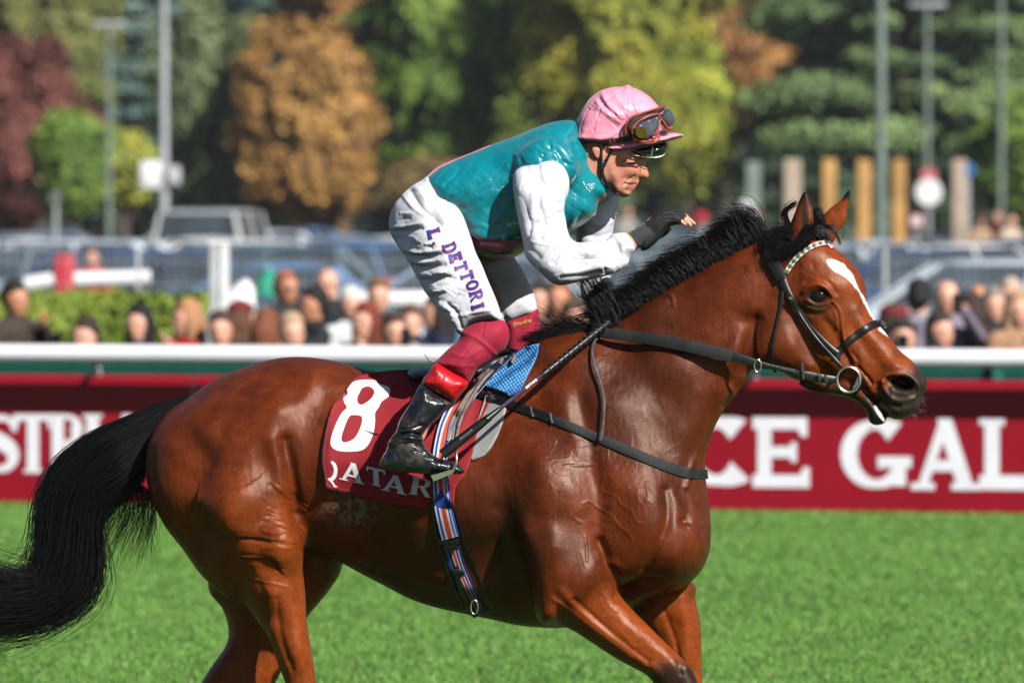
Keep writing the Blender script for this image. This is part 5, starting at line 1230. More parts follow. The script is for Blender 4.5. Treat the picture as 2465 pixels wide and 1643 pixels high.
def make_tail(hz):
    r = np.random.default_rng(21); K = 20
    A = resample([(456,952),(404,962),(358,981),(307,1004),(230,1040),(169,1081),(123,1132),(98,1188),(94,1240),(98,1301),(95,1352),(77,1386),(31,1394),(-60,1375),(-180,1365)], K)
    B = resample([(462,992),(415,1025),(385,1070),(356,1120),(340,1170),(305,1205),(268,1222),(243,1260),(240,1320),(250,1380),(234,1439),(190,1476),(120,1506),(0,1529),(-180,1520)], K)
    n = 3600; u = r.beta(1.25, 1.75, n); v = r.uniform(-1, 1, n)*np.sqrt(1-(2*u-1)**2*.9); t = np.linspace(0, 1, K)
    P = A[None]*(1-u[:, None, None])+B[None]*u[:, None, None]
    j = np.cumsum(r.normal(0, 1, (n, K, 2)), 1)*(t[None, :, None]**1.1)*(5.0+6*(r.random(n) < .12)+7*np.clip(u-.6, 0, 1))[:, None, None]; j += r.normal(0, 9, (n, 1, 2))*t[None, :, None]
    P = P+j; y = .075+v[:, None]*(.012+.085*np.minimum(t*4, 1))[None]+.004*np.cumsum(r.normal(0, 1, (n, K)), 1)*t
    cut = r.uniform(.80, 1.0, n)            # some locks end early
    idx = cut[:, None]*np.linspace(0, K-1, K)[None]; i0 = np.clip(idx.astype(int), 0, K-2); f = idx-i0; ar = np.arange(n)[:, None]
    P = P[ar, i0]*(1-f[..., None])+P[ar, i0+1]*f[..., None]; y = y[ar, i0]*(1-f)+y[ar, i0+1]*f
    a = WV(P[..., 0], P[..., 1], y)
    # fall of loose hair under the dock
    m = 420; s0 = r.uniform(0, 1, m); K2 = 14; t2 = np.linspace(0, 1, K2)
    x0 = 255+108*s0; y0 = 1110+70*s0; L = r.uniform(130, 290, m)*(1-.35*s0); swing = r.normal(0, 14, m)-60*(1-s0)*r.uniform(.4, 1.2, m)
    px = x0[:, None]+swing[:, None]*t2**2.0+14*np.sin(math.pi*t2*1.3)+np.cumsum(r.normal(0, 1.1, (m, K2)), 1); py = y0[:, None]+L[:, None]*t2
    b = WV(px, py, .07+r.uniform(-.05, .05, m)[:, None]+0*px)
    m3 = 14; x0 = r.uniform(330, 372, m3); y0 = r.uniform(1200, 1250, m3); L = r.uniform(70, 150, m3)
    px = x0[:, None]+r.uniform(5, 48, m3)[:, None]*t2**1.4; py = y0[:, None]+L[:, None]*t2
    c = WV(px, py, .05+0*px)
    up = lambda Q, K: np.stack([np.stack([np.interp(np.linspace(0, 1, K), np.linspace(0, 1, Q.shape[1]), Q[i, :, c_]) for c_ in range(3)], -1) for i in range(len(Q))])
    allp = np.concatenate([a, up(b, K), up(c, K)]); rad = np.r_[r.uniform(.0010, .0021, n), r.uniform(.0005, .0011, m), np.full(m3, .0007)]
    o = strands('tail', allp, rad, MAT['black_hair'], hz, .3)
    # the dock inside
    mb = MB(); q = (A+B)/2; mb.tube([W(q[i, 0], q[i, 1], .075+ysp(q[i, 0])) for i in range(1, 9)], [.02, .034, .034, .03, .026, .02, .014, .008], 10); mb.build('tail_dock', MAT['black_hair'], hz)
    return o
def make_mane(hz):
    r = np.random.default_rng(22); K = 11; t = np.linspace(0, 1, K)
    crest = resample([(1478,770),(1500,757),(1578,712),(1646,674),(1735,627),(1800,600),(1850,584)], 200)
    n = 4600; s = r.uniform(0, 1, n); i = (s*199).astype(int); x0 = crest[i, 0]+r.normal(0, 3, n); y0 = crest[i, 1]+r.uniform(-16, 7, n); yy = -.135+.05*r.random(n)
    h = (30+44*s+r.normal(0, 8, n))*np.where(r.random(n) < .06, 1.35, 1); lay = r.random(n)
    ng = 64; gi_ = np.clip((s*ng+r.normal(0, .7, n)).astype(int), 0, ng-1); gx_ = r.uniform(.75, 1.45, ng)[gi_]; gh = r.uniform(.55, 1.3, ng)[gi_]
    dx = -(44+50*lay)*gx_*(.9+.2*r.random(n)); dy = -h*(.98-.42*lay)*gh
    cs = (gi_+.5)/ng-s; pull = cs*420*.95
    bend = t[None]**(1.35+.4*r.random(n))[:, None]
    px = x0[:, None]+dx[:, None]*bend+pull[:, None]*t[None]**1.2+np.cumsum(r.normal(0, .4, (n, K)), 1); py = y0[:, None]+dy[:, None]*(1-(1-t[None])**2.3)-pull[:, None]*.45*t[None]**1.2+(10+22*lay)[:, None]*t[None]**2.5+np.cumsum(r.normal(0, .4, (n, K)), 1)
    y = yy[:, None]+(-.02*np.sin(math.pi*t)[None]*r.random(n)[:, None])+.03*t[None]
    a = WV(px, py, y)
    # flare over the withers, blown back
    m = 620; s = r.uniform(0, 1, m); x0 = 1290+150*s; y0 = 822-32*s+r.normal(0, 5, m); L = r.uniform(40, 105, m)*(.55+.6*s); an = R_(180)+R_(1)*(8+38*r.random(m)*s)
    px = x0[:, None]+(L*np.cos(an))[:, None]*t; py = y0[:, None]+(L*np.sin(an))[:, None]*t*(1-.25*t)+6*t**2+np.cumsum(r.normal(0, .7, (m, K)), 1)
    b = WV(px, py, (-.12+.10*r.random(m))[:, None]+0*px)
    # thin spikes above it
    g = 46; x0 = r.uniform(1330, 1400, g); y0 = r.uniform(775, 800, g); L = r.uniform(50, 100, g); an = R_(1)*(180+r.normal(34, 12, g))
    px = x0[:, None]+(L*np.cos(an))[:, None]*t; py = y0[:, None]+(L*np.sin(an))[:, None]*t+5*t**2; b2 = WV(px, py, -.07+0*px)
    # upright tuft by the reins
    q = 420; x0 = r.uniform(1440, 1500, q); y0 = r.uniform(740, 790, q); tx = x0-25-r.uniform(0, 50, q); ty = r.uniform(655, 735, q); sp = r.random(q) < .25; ty = np.where(sp, r.uniform(640, 670, q), ty); tx = np.where(sp, r.choice((1392, 1412, 1430, 1446, 1470), q)+r.normal(0, 6, q), tx)
    px = x0[:, None]+(tx-x0)[:, None]*t**1.2; py = y0[:, None]+(ty-y0)[:, None]*t; c = WV(px, py, (-.15+.08*r.random(q))[:, None]+0*px)
    # long loose locks near the poll
    w = 60; x0 = 1800+r.uniform(0, 60, w); y0 = 590+r.normal(0, 8, w)-(x0-1800)*.15; L = r.uniform(70, 120, w)
    px = x0[:, None]-(L*.8)[:, None]*t+18*np.sin(t*math.pi)[None]; py = y0[:, None]-(50+30*r.random(w))[:, None]*np.sin(t*math.pi*.62)[None]-12*t; d_ = WV(px, py, -.10+0*px)
    P = np.concatenate([a, b, b2, c, d_]); rad = np.r_[r.uniform(.0007, .0014, n), r.uniform(.0007, .0013, m), np.full(g, .0008), r.uniform(.0007, .0014, q), np.full(w, .0007)]
    strands('mane', P, rad, MAT['black_hair'], hz, .3)
    # forelock: between and behind the ears, and down beside the near ear to the brow
    K = 11; L = []
    def lock(p, n, sx, sy, y, ys=.03):
        Q = resample(p, K)
        for _ in range(n):
            o = r.normal(0, 1, 2)*(sx, sy); e = r.normal(0, 1, 2)*(sx, sy)*.9
            q_ = Q+o[None]*(1-.3*t[:, None])+e[None]*t[:, None]; L.append(WV(q_[:, 0], q_[:, 1], y+ys*r.uniform(-.5, .5)+0*q_[:, 0]))
    lock([(1950,556),(1938,580),(1915,598),(1890,610),(1862,620)], 260, 6, 6, -.180)
    lock([(1950,545),(1935,575),(1910,592),(1885,602),(1856,630)], 160, 6, 6, -.175)
    lock([(1880,600),(1862,570),(1855,600),(1858,640)], 240, 9, 9, -.17)
    lock([(1900,560),(1880,560),(1862,590),(1850,630)], 240, 9, 8, -.175)
    lock([(1905,560),(1892,530),(1888,508),(1906,493),(1915,488)], 90, 4, 4, -.12)
    lock([(1895,580),(1868,560),(1850,580),(1842,620)], 160, 7, 9, -.16)
    lock([(1955,560),(1962,528),(1967,505),(1976,525),(1980,560)], 120, 5, 6, -.07)
    lock([(1965,575),(1975,545),(1990,542),(2008,552),(2022,588)], 26, 2.5, 1.5, -.11)
    lock([(1950,575),(1962,550),(1978,560),(1985,585)], 170, 7, 5, -.13)
    lock([(1960,590),(1975,560),(1998,545),(2014,560)], 40, 4, 3, -.10)
    strands('forelock', np.array(L), .0011, MAT['black_hair'], hz, .3)
def whiskers(hz):
    r = np.random.default_rng(4); L = []; t = np.linspace(0, 1, 5)
    for i in range(46):
        c = [(2216,960),(2212,985),(2196,998)][i % 3] if i < 34 else (2095,1024)
        x, y = c[0]+r.normal(0, 3), c[1]+r.normal(0, 5); a = R_(r.normal(20 if i < 34 else 95, 25)); l = r.uniform(8, 22)
        L.append(WV(x+l*math.cos(a)*t, y+l*math.sin(a)*t, -.12+r.uniform(-.04, .04)+0*t))
    basic('whisker', (.30, .26, .24), .5); strands('whiskers', np.array(L), .0003, MAT['whisker'], hz)
hz = empty('race_horse', W(1000, 2158, 0), 'bay racehorse with a white star walking to the right under its rider', 'horse')
hz.location.z = 0
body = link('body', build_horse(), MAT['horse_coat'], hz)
make_tail(hz); make_mane(hz); whiskers(hz)
# eye
m, t, b = nt('horse_eye'); b.inputs['Base Color'].default_value = (.012, .006, .004, 1); b.inputs['Roughness'].default_value = .05; b.inputs['Specular IOR Level'].default_value = .3
mb = MB(); c = W(1970, 712, -.180+ysp(1970)); mb.ball(c, (.0285, .0225, .0225), 24); mb.build('eye', MAT['horse_eye'], hz)
SB = Surf(body)

# ------------------------------------------------ saddlery
basic('black_leather', (.006, .006, .007), .38, nz=60, var=.3, bmp=(260, .35, .0012)); basic('old_leather', (.05, .045, .042), .55, nz=80, var=.4, bmp=(300, .4, .001))
basic('rubber_web', (.009, .010, .011), .65, nz=90, var=.4, bmp=(700, .8, .0015)); basic('steel', (.62, .62, .60), .22, metal=1, nz=30, var=.1); basic('brown_web', (.23, .17, .14), .75, nz=60, var=.3)
basic('pad_grey', (.26, .265, .26), .6, nz=8, var=.08); basic('navy_leather', (.015, .022, .07), .35, nz=20)
def fillgaps(y, miss):
    y = np.array([np.nan if v is None else v for v in y], float)
    if np.isnan(y).all(): return np.full(len(y), miss)
    i = np.arange(len(y)); g = ~np.isnan(y); return np.interp(i, i[g], y[g])
def strap(name, rows, surf, mat, parent=None, off=.004, th=.004, n=10, tints=None, tight=2, ext=None):
    """flat strap.  rows: px, py, width px, (depth y or None = lie on the surface)"""
    R = np.array([r[:3] for r in rows], float); fixed = len(rows[0]) > 3
    P = cr(R, n); m = len(P)
    T = np.gradient(P[:, :2], axis=0); T /= np.linalg.norm(T, axis=1, keepdims=True); Nn = np.c_[-T[:, 1], T[:, 0]]
    cols = (len(tints)+1) if tints else 5; us = np.linspace(-1, 1, cols)
    if fixed: yc = np.interp(np.arange(m)/n, np.arange(len(rows)), [r[3]+ysp(r[0]) for r in rows])
    Y = np.zeros((m, cols))
    for j, u in enumerate(us):
        q = P[:, :2]+Nn*(u*P[:, 2]/2)[:, None]
        if fixed: Y[:, j] = yc
        else:
            yy = fillgaps([surf.y(a, b) for a, b in q], 0.0)
            for _ in range(tight):     # a strap is stiff: it bridges small hollows
                yy = np.minimum(yy, np.convolve(np.r_[yy[:1], yy, yy[-1:]], [.25, .5, .25], 'valid'))
                yy = np.convolve(np.r_[yy[:1], yy, yy[-1:]], [.25, .5, .25], 'valid')
            Y[:, j] = yy-off
    if not fixed and not tints: Y = np.minimum(Y, .5*(Y+Y.min(1, keepdims=True)))
    mb_V = []; F = []; tin = []
    front = np.zeros((m, cols, 3)); back = np.zeros((m, cols, 3))
    for j, u in enumerate(us):
        q = P[:, :2]+Nn*(u*P[:, 2]/2)[:, None]; e = th*.45*(abs(u) > .99)
        for i in range(m): front[i, j] = W(q[i, 0], q[i, 1], Y[i, j]+e); back[i, j] = W(q[i, 0], q[i, 1], Y[i, j]+th)
    if tints:
        V = []; F = []; C = []
        for j in range(cols-1):
            b0 = len(V)
            for i in range(m): V += [front[i, j], front[i, j+1]]; C += [tints[j]]*2
            F += [(b0+2*i, b0+2*i+1, b0+2*i+3, b0+2*i+2) for i in range(m-1)]
        b0 = len(V)
        for i in range(m): V += [back[i, 0], back[i, -1], front[i, 0], front[i, -1]]; C += [tints[0]]*4
        F += [(b0+4*i+1, b0+4*i, b0+4*i+4, b0+4*i+5) for i in range(m-1)]+[(b0+4*i, b0+4*i+2, b0+4*i+6, b0+4*i+4) for i in range(m-1)]+[(b0+4*i+3, b0+4*i+1, b0+4*i+5, b0+4*i+7) for i in range(m-1)]
        me = np_mesh(name, np.array(V), np.array(F)); set_attr(me, 'tint', np.array(C)[:, :3]); return link(name, me, mat, parent)
    rings = [list(map(tuple, front[i]))+list(map(tuple, back[i][::-1])) for i in range(m)]
    mb = MB(); mb.loft(rings); return mb.build(name, mat, parent)
def patch(name, poly, surf, mat, parent=None, sp=6, off=.006, th=.004, hole=(), fn=None, smooth_y=3, ydef=None, tints=None, cat=True):
    """a piece of cloth or leather cut to an outline (photo px) that lies on the surface behind it"""
    P = cr(poly, 4, True) if cat else np.array(poly, float)
    Q = [P[0]]
    for a in P[1:]:
        if np.hypot(*(a-Q[-1])) > sp*.6: Q.append(a)
    Q = np.array(Q); n = len(Q)
    x0, y0 = Q.min(0); x1, y1 = Q.max(0); gx, gy = np.meshgrid(np.arange(x0, x1, sp), np.arange(y0, y1, sp*.87)); gx = gx+((np.arange(gx.shape[0]) % 2)*sp/2)[:, None]
    gx, gy = gx.ravel(), gy.ravel(); m = inside(gx, gy, Q) & (seg_dist(gx, gy, Q, True) > sp*.45); pts = np.r_[Q, np.c_[gx[m], gy[m]]]
    res = delaunay_2d_cdt([Vector(p) for p in pts], [(i, (i+1) % n) for i in range(n)], [], 0, 1e-4)
    vs = np.array([tuple(v) for v in res[0]]); tri = np.array([f for f in res[2] if len(f) == 3]); c = vs[tri].mean(1); tri = tri[inside(c[:, 0], c[:, 1], Q)]
    y = [surf.y(a, b) for a, b in vs]; hit = np.array([v is not None for v in y])
    yv = np.array([0 if v is None else v for v in y])
    if (~hit).any():
        hv = vs[hit]; hy = yv[hit]
        for i in np.where(~hit)[0]:
            d = np.hypot(hv[:, 0]-vs[i, 0], hv[:, 1]-vs[i, 1]); j = d.argmin(); yv[i] = (ydef if ydef is not None else hy[j]+.012*d[j]**.5*.3)
    for _ in range(smooth_y):
        acc = np.zeros(len(vs)); cnt = np.zeros(len(vs))
        for a, b in ((0, 1), (1, 2), (2, 0)):
            np.add.at(acc, tri[:, a], yv[tri[:, b]]); np.add.at(cnt, tri[:, a], 1); np.add.at(acc, tri[:, b], yv[tri[:, a]]); np.add.at(cnt, tri[:, b], 1)
        av = acc/np.maximum(cnt, 1); yv = np.where(hit, np.minimum(yv, .5*yv+.5*av), .5*yv+.5*av)
    yv = yv-off
    if fn is not None: yv = yv-fn(vs[:, 0], vs[:, 1])
    Fv = np.array([W(a, b, q) for (a, b), q in zip(vs, yv)]); k = len(Fv); Bv = np.array([W(a, b, q+th) for (a, b), q in zip(vs, yv)])
    # edges once used = border
    e = {}
    for t_ in tri:
        for a, b in ((t_[0], t_[1]), (t_[1], t_[2]), (t_[2], t_[0])): e[(a, b)] = e.get((a, b), 0)+1
    bd = [(a, b) for (a, b) in e if (b, a) not in e]
    a3 = np.cross(Fv[tri[:, 1]]-Fv[tri[:, 0]], Fv[tri[:, 2]]-Fv[tri[:, 0]])[:, 1].mean()
    if a3 > 0: tri = tri[:, ::-1]; bd = [(b, a) for a, b in bd]
    F = [tuple(t_) for t_ in tri]+[tuple(t_[::-1]+k) for t_ in tri]+[(a, a+k, b+k, b) for a, b in bd]
    me = bpy.data.meshes.new(name); me.from_pydata(np.r_[Fv, Bv].tolist(), [], [tuple(int(i) for i in f) for f in F]); me.update()
    if tints is not None: set_attr(me, 'tint', np.tile(tints(vs[:, 0], vs[:, 1]), (2, 1)))
    return link(name, me, mat, parent)
def print_on(polys, bl, xv, yv, width, surf, name, mat, parent, off=.0012, layer=0, grow=0.0):
    """letter polygons printed on a surface; bl, xv, yv are photo px"""
    bm = bmesh.new()
    def put(x, y, i):
        a = bl[0]+xv[0]*x/width+yv[0]*y; b = bl[1]+xv[1]*x/width+yv[1]*y
        yy = surf.y(a, b); yy = put.last if yy is None else yy; put.last = yy
        return bm.verts.new(W(a, b, yy-off-layer*.0008-.00012*i))
    put.last = -.3
    for i, P in enumerate(polys):
        if P[0] == 'strip':
            A, B = P[1], P[2]; rows = []
            for (ax, ay), (bx, by) in zip(A, B):
                dx, dy = bx-ax, by-ay; l = math.hypot(dx, dy)+1e-9; g = grow/l
                rows.append([put(ax-dx*g+(dx*(1+2*g))*t_, ay-dy*g+(dy*(1+2*g))*t_, i) for t_ in (0, .5, 1)])
            for r0, r1 in zip(rows[:-1], rows[1:]):
                for j in (0, 1):
                    try: bm.faces.new((r0[j], r0[j+1], r1[j+1], r1[j]))
                    except Exception: pass
            continue
        P = np.array(P, float)
        if grow: c = P.mean(0); P = P+np.sign(P-c)*grow
        Q = []
        for j in range(len(P)):
            a, b = P[j], P[(j+1) % len(P)]; s_ = max(1, int(np.hypot(*(b-a))/.22))
            for q in range(s_): Q.append(a+(b-a)*q/s_)
        Q = np.array(Q); n = len(Q); res = delaunay_2d_cdt([Vector(q) for q in Q]+[Vector(g) for g in [(gx, gy) for gx in np.arange(P[:, 0].min()+.06, P[:, 0].max(), .16) for gy in np.arange(P[:, 1].min()+.06, P[:, 1].max(), .16)] if inside(np.array([g[0]]), np.array([g[1]]), Q)[0]],
                      [(j, (j+1) % n) for j in range(n)], [], 0, 1e-5)
        vv = [put(v[0], v[1], i) for v in res[0]]
        for f in res[2]:
            c = sum((Vector(res[0][j]) for j in f), Vector((0, 0)))/len(f)
            if inside(np.array([c[0]]), np.array([c[1]]), Q)[0]:
                try: bm.faces.new([vv[j] for j in f])
                except Exception: pass
    for f in bm.faces:
        f.normal_update()
        if f.normal.y > 0: f.normal_flip()
    me = bpy.data.meshes.new(name); bm.to_mesh(me); bm.free(); return link(name, me, mat, parent, False)
def G(*pts): return [(720+x/2.613, 720+y/2.613) for x, y in pts]
def ring(name, px, py, rpx, y, mat, parent, r=.0028, sx=1.0, tilt=0.0, n=28):
    V = [W(px+rpx*sx*math.cos(a), py+rpx*math.sin(a), y+tilt*math.cos(a)) for a in np.linspace(0, 2*math.pi, n+1)]
    mb = MB(); mb.tube(V, r, 8, caps=False); return mb.build(name, mat, parent)

# number cloth
def cloth_mat(name, col, weave=900, rough=.78, sheen=.2):
    m = basic(name, col, rough, nz=14, var=.10, sheen=sheen, bmp=(weave, .25, .0008)); return m
cloth_mat('cloth_maroon', SR(140, 14, 26), sheen=.02); cloth_mat('print_white', (.78, .78, .77), rough=.5)
OC = W(930, 1060, -.33)
cl = empty('saddle_cloth', OC, 'dark red saddle cloth with a big white number 8 and QATAR along its hem', 'saddle cloth')
cloth_poly = [(950,890),(922,893),(892,897),(862,905),(846,915),(835,930),(831,950),(815,962),(804,970),(795,990),(788,1018),(781,1045),(776,1075),(774,1103),(776,1130),(783,1150),(783,1174),(808,1181),(835,1187),(892,1200),(950,1216),(1018,1223),(1034,1212),(1050,1200),(1060,1178),(1074,1200),(1084,1214),(1094,1220),(1094,1196),(1096,1172),(1106,1158),(1118,1146),(1129,1120),(1137,1095),(1145,1060),(1152,1026),(1168,990),(1184,957),(1180,938),(1160,920),(1130,905),(1080,892),(1010,888)]
def folds(x, y):
    f = .0045*np.exp(-((x-1056)/9)**2)*np.clip((y-1120)/90, 0, 1)
    f = f+.006*np.exp(-(((x-800)-(y-970)*-.07)/16)**2)*np.clip((y-960)/80, 0, 1)*(y > 960)
    for cx, cy, dx, dy, w_, a in ((940,920,-60,60,14,.004),(930,960,60,10,10,.003),(840,1060,60,14,18,.003),(1000,1170,50,30,12,.003),(1120,1010,30,-80,12,.004),(1100,1050,26,-90,9,.0035),(890,1120,70,10,22,.003),(1060,930,-40,60,14,.004)):
        l = math.hypot(dx, dy); u = ((x-cx)*dx+(y-cy)*dy)/l; v = (-(x-cx)*dy+(y-cy)*dx)/l; f = f+2.2*a*np.exp(-(v/w_)**2-(u/(l*.9))**2)
    return f+.003*np.clip((y-1150)/60, 0, 1)*np.sin(x/17.0)
cloth_o = patch('cloth', cloth_poly, SB, MAT['cloth_maroon'], cl, sp=7, off=.010, th=.006, fn=folds, smooth_y=4, cat=False)
SCL = Surf(body, cloth_o)
hem = [(784,1168),(808,1174),(835,1180),(892,1193),(950,1208),(1018,1215)]
stc = basic('stitching', SR(150, 60, 62), .8, nz=200)
strap('hem', [(x, y, 2.0) for x, y in hem], SCL, stc, cl, off=.0012, th=.0015, n=6)
strap('binding', [(792,1002,7),(784,1045,7),(779,1090,7),(780,1130,7),(787,1170,7)], SCL, cloth_mat('binding', SR(112, 22, 38)), cl, off=.002, th=.003, n=6)
eight = [np.array(G(*p)) for p in ([(350,515),(400,505),(470,507),(500,530),(560,550),(572,580),(560,612),(520,642),(500,680),(478,715),(478,770),(465,850),(430,920),(390,950),(330,957),(260,955),(212,935),(197,900),(210,840),(240,765),(270,712),(300,680),(285,650),(278,610),(300,570),(325,535)],
                                   [(400,556),(440,548),(470,570),(468,600),(440,635),(395,662),(370,650),(366,620),(380,588)], [(330,728),(380,730),(397,747),(390,790),(370,840),(340,880),(290,898),(268,885),(270,850),(290,790),(310,745)])]
def holed(name, outer, holes, surf, mat, parent, off=.0015, sp=7):
    loops = [cr(p, 4, True) for p in [outer]+holes]; pts = np.concatenate(loops); ed = []; s0 = 0
    for l in loops: ed += [(s0+i, s0+(i+1) % len(l)) for i in range(len(l))]; s0 += len(l)
    x0, y0 = loops[0].min(0); x1, y1 = loops[0].max(0); gx, gy = [a.ravel() for a in np.meshgrid(np.arange(x0, x1, sp), np.arange(y0, y1, sp))]
    ok = lambda a, b: inside(a, b, loops[0]) & ~np.any([inside(a, b, l) for l in loops[1:]], axis=0) if len(loops) > 1 else inside(a, b, loops[0])
    m = ok(gx, gy) & np.all([seg_dist(gx, gy, l, True) > sp*.4 for l in loops], axis=0); pts = np.r_[pts, np.c_[gx[m], gy[m]]]
    res = delaunay_2d_cdt([Vector(p) for p in pts], ed, [], 0, 1e-4); vs = np.array([tuple(v) for v in res[0]]); tri = np.array([f for f in res[2] if len(f) == 3]); c = vs[tri].mean(1); tri = tri[ok(c[:, 0], c[:, 1])]
    yv = fillgaps([surf.y(a, b) for a, b in vs], -.3); V = np.array([W(a, b, q-off) for (a, b), q in zip(vs, yv)])
    if np.cross(V[tri[:, 1]]-V[tri[:, 0]], V[tri[:, 2]]-V[tri[:, 0]])[:, 1].mean() > 0: tri = tri[:, ::-1]
    return link(name, np_mesh(name, V, tri), mat, parent)
holed('number_eight', eight[0], eight[1:], SCL, MAT['print_white'], cl)
q = G((180,1146),(250,1130),(428,1160),(512,1196),(690,1222)); sc_ = 1/2.613
for ch, bl, xv, yv in (('Q', q[0], (66*sc_, 18*sc_), (18*sc_, -128*sc_)), ('A', q[1], (158*sc_, 34*sc_), (10*sc_, -118*sc_)), ('T', q[2], (118*sc_, 26*sc_), (-6*sc_, -112*sc_)), ('A', q[3], (164*sc_, 36*sc_), (12*sc_, -108*sc_)), ('R', q[4], (140*sc_, 26*sc_), (22*sc_, -110*sc_))):
    P, w = slab_letter(ch, t=.22, s=.08, ser=.06)
    if ch == 'Q': P = [thick(arc(-.02, .54, .62, .44, 84, -84, 16), [.05+.30*math.cos(R_(84-168*i/16)) for i in range(17)]), thick([(-.05, .12), (.1, .16), (.35, .06), (.7, -.12), (.95, -.12)], [.05, .10, .14, .12, .04])]; w = 1.0
    print_on(P, bl, xv, yv, w, SCL, 'letter', MAT['print_white'], cl, off=.0016)
# grey and blue pads, saddle
pad = empty('saddle_pad', W(1200, 960, -.3), 'light blue non-slip mesh pad with a grey foam sheet under the front of the saddle', 'saddle pad')
patch('foam_sheet', [(1170,950),(1205,965),(1219,984),(1210,1018),(1198,1049),(1184,1075),(1168,1095),(1139,1108),(1128,1100),(1140,1040)], SB, MAT['pad_grey'], pad, sp=7, off=.005, th=.006, cat=False)
m, t, b = nt('blue_mesh'); tc = N(t, 'ShaderNodeTexCoord'); vo = N(t, 'ShaderNodeTexVoronoi'); vo.inputs['Scale'].default_value = 120; vo.inputs['Randomness'].default_value = .15
mp = N(t, 'ShaderNodeMapping'); mp.inputs['Scale'].default_value = (1, .2, 1.0); mp.inputs['Rotation'].default_value = (0, .6, 0); t.links.new(tc.outputs['Object'], mp.inputs[0]); t.links.new(mp.outputs[0], vo.inputs['Vector'])
t.links.new(ramp(t, vo.outputs['Distance'], [(.3, SR(96, 172, 232)), (.62, SR(22, 78, 140))]), b.inputs['Base Color']); b.inputs['Roughness'].default_value = .5; bump(t, b, vo.outputs['Distance'], 1.0, -.004)
bp = patch('mesh_pad', [(1298,826),(1263,834),(1229,860),(1205,884),(1191,897),(1176,912),(1163,930),(1195,940),(1229,953),(1256,936),(1271,902),(1287,872),(1296,846)], SB, MAT['blue_mesh'], pad, sp=6, off=.020, th=.012, cat=False)
SP = Surf(body, cloth_o, bp)
strap('pad_edge', [(1158,930,11),(1185,938,12),(1215,950,13),(1226,955,10)], SP, MAT['black_leather'], pad, off=.003)
sd = empty('racing_saddle', W(1150, 930, -.25), 'small navy and black racing saddle under the rider', 'saddle')
f = Field((-.42, -.36, 1.30), (.12, .36, 1.70), .008)
f.poly([(985,890),(1060,880),(1130,872),(1190,845),(1225,838),(1240,850),(1225,880),(1190,905),(1120,925),(1040,925),(990,915)], [(1030,900,0,.17,.03),(1120,895,0,.15,.03),(1220,855,-.02,.08,.025)], k=0)
seat = f.mesh('seat', 0, 1); link('seat', seat, MAT['black_leather'], sd)
patch('flap', [(1245,842),(1228,838),(1205,850),(1180,880),(1150,915),(1120,950),(1098,985),(1104,1000),(1125,985),(1150,950),(1178,915),(1200,890),(1230,862)], SP, MAT['navy_leather'], sd, sp=6, off=.018, th=.010, cat=False)
strap('pommel_roll', [(1204,875,9),(1212,853,9),(1228,846,9),(1238,856,9),(1232,872,8)], SP, MAT['brown_web'], sd, off=.022, th=.01)
SS = Surf(body, cloth_o, bp, seat and [o for o in sd.children if o.name.startswith('flap')][0])
for k_, (x0, x1, w_) in enumerate(((1178, 1083, 8), (1188, 1093, 7), (1172, 1072, 6))):
    strap('stirrup_leather', [(x0, 886+3*k_, w_), (x0-28, 915+4*k_, w_), (x0-58, 965, w_), (x1+14, 1015, w_), (x1+5, 1060, w_)], SS, MAT['brown_web'], sd, off=.014+.004*k_, th=.003)
# stirrup iron
def iron(y, parent):
    mb = MB(); mb.tube([W(x, yy, yv) for x, yy, yv in ((1090,1134,y),(1096,1122,y),(1099,1108,y),(1098,1090,y+.01),(1093,1072,y+.03),(1086,1060,y+.05),(1078,1070,y+.075),(1068,1092,y+.09),(1060,1112,y+.10),(1056,1130,y+.10))], .0042, 8)
    mb.build('iron', MAT['steel'], parent)
    mb = MB(); mb.loft([[W(x, yy, y-.012) for x, yy in ((1037,1144),(1092,1128),(1090,1139),(1044,1158))], [W(x, yy, y+.10) for x, yy in ((1037,1144),(1092,1128),(1090,1139),(1044,1158))]]); mb.build('tread', MAT['steel'], parent, False)
st = empty('stirrup', W(1070, 1100, -.38), 'steel stirrup iron under the toe of the black boot', 'stirrup'); iron(-.425, st)
# striped girth and surcingle
bl_, wh, rd, or_, lb, dk = [np.array(SR(*c)[:3]) for c in ((30,62,150),(225,225,222),(196,30,40),(228,96,70),(110,160,215),(20,24,60))]
stripes = [bl_, bl_, wh, lb, bl_, wh, wh, or_, or_, rd, or_, or_, wh, wh, bl_, bl_, lb, wh, dk]
attr_mat('girth_web', 'tint', .7, nz=80, var=.15, bmp=(900, .3, .0008))
gi = empty('girth', W(1090, 1300, -.28), 'girth striped in blue, white and red running down behind the elbow', 'girth')
strap('upper_web', [(1108,960,42),(1090,992,42),(1074,1030,42),(1064,1075,42),(1060,1110,42),(1060,1150,41)], SCL, MAT['girth_web'], gi, off=.016, th=.004, tints=stripes)
strap('lower_web', [(1060,1149,41),(1062,1180,42),(1066,1219,44),(1076,1265,45),(1084,1295,45)], SCL, MAT['girth_web'], gi, off=.016, th=.004, tints=stripes)
strap('lower_web', [(1086,1318,44),(1100,1363,42),(1116,1400,40),(1134,1440,38),(1156,1478,36)], SB, MAT['girth_web'], gi, off=.005, th=.004, tints=[dk, dk, bl_, wh, bl_, bl_, wh, or_, rd, or_, wh, dk, dk, dk, lb, dk, bl_, bl_, dk])
strap('edge_strap', [(1040,1160,4),(1042,1219,4),(1052,1291,5),(1074,1363,6),(1104,1440,6),(1136,1480,6)], SCL, MAT['black_leather'], gi, off=.012)
strap('edge_strap', [(1094,1222,5),(1106,1265,5),(1122,1310,6),(1144,1363,7),(1166,1420,7),(1190,1470,7)], SB, MAT['black_leather'], gi, off=.006)
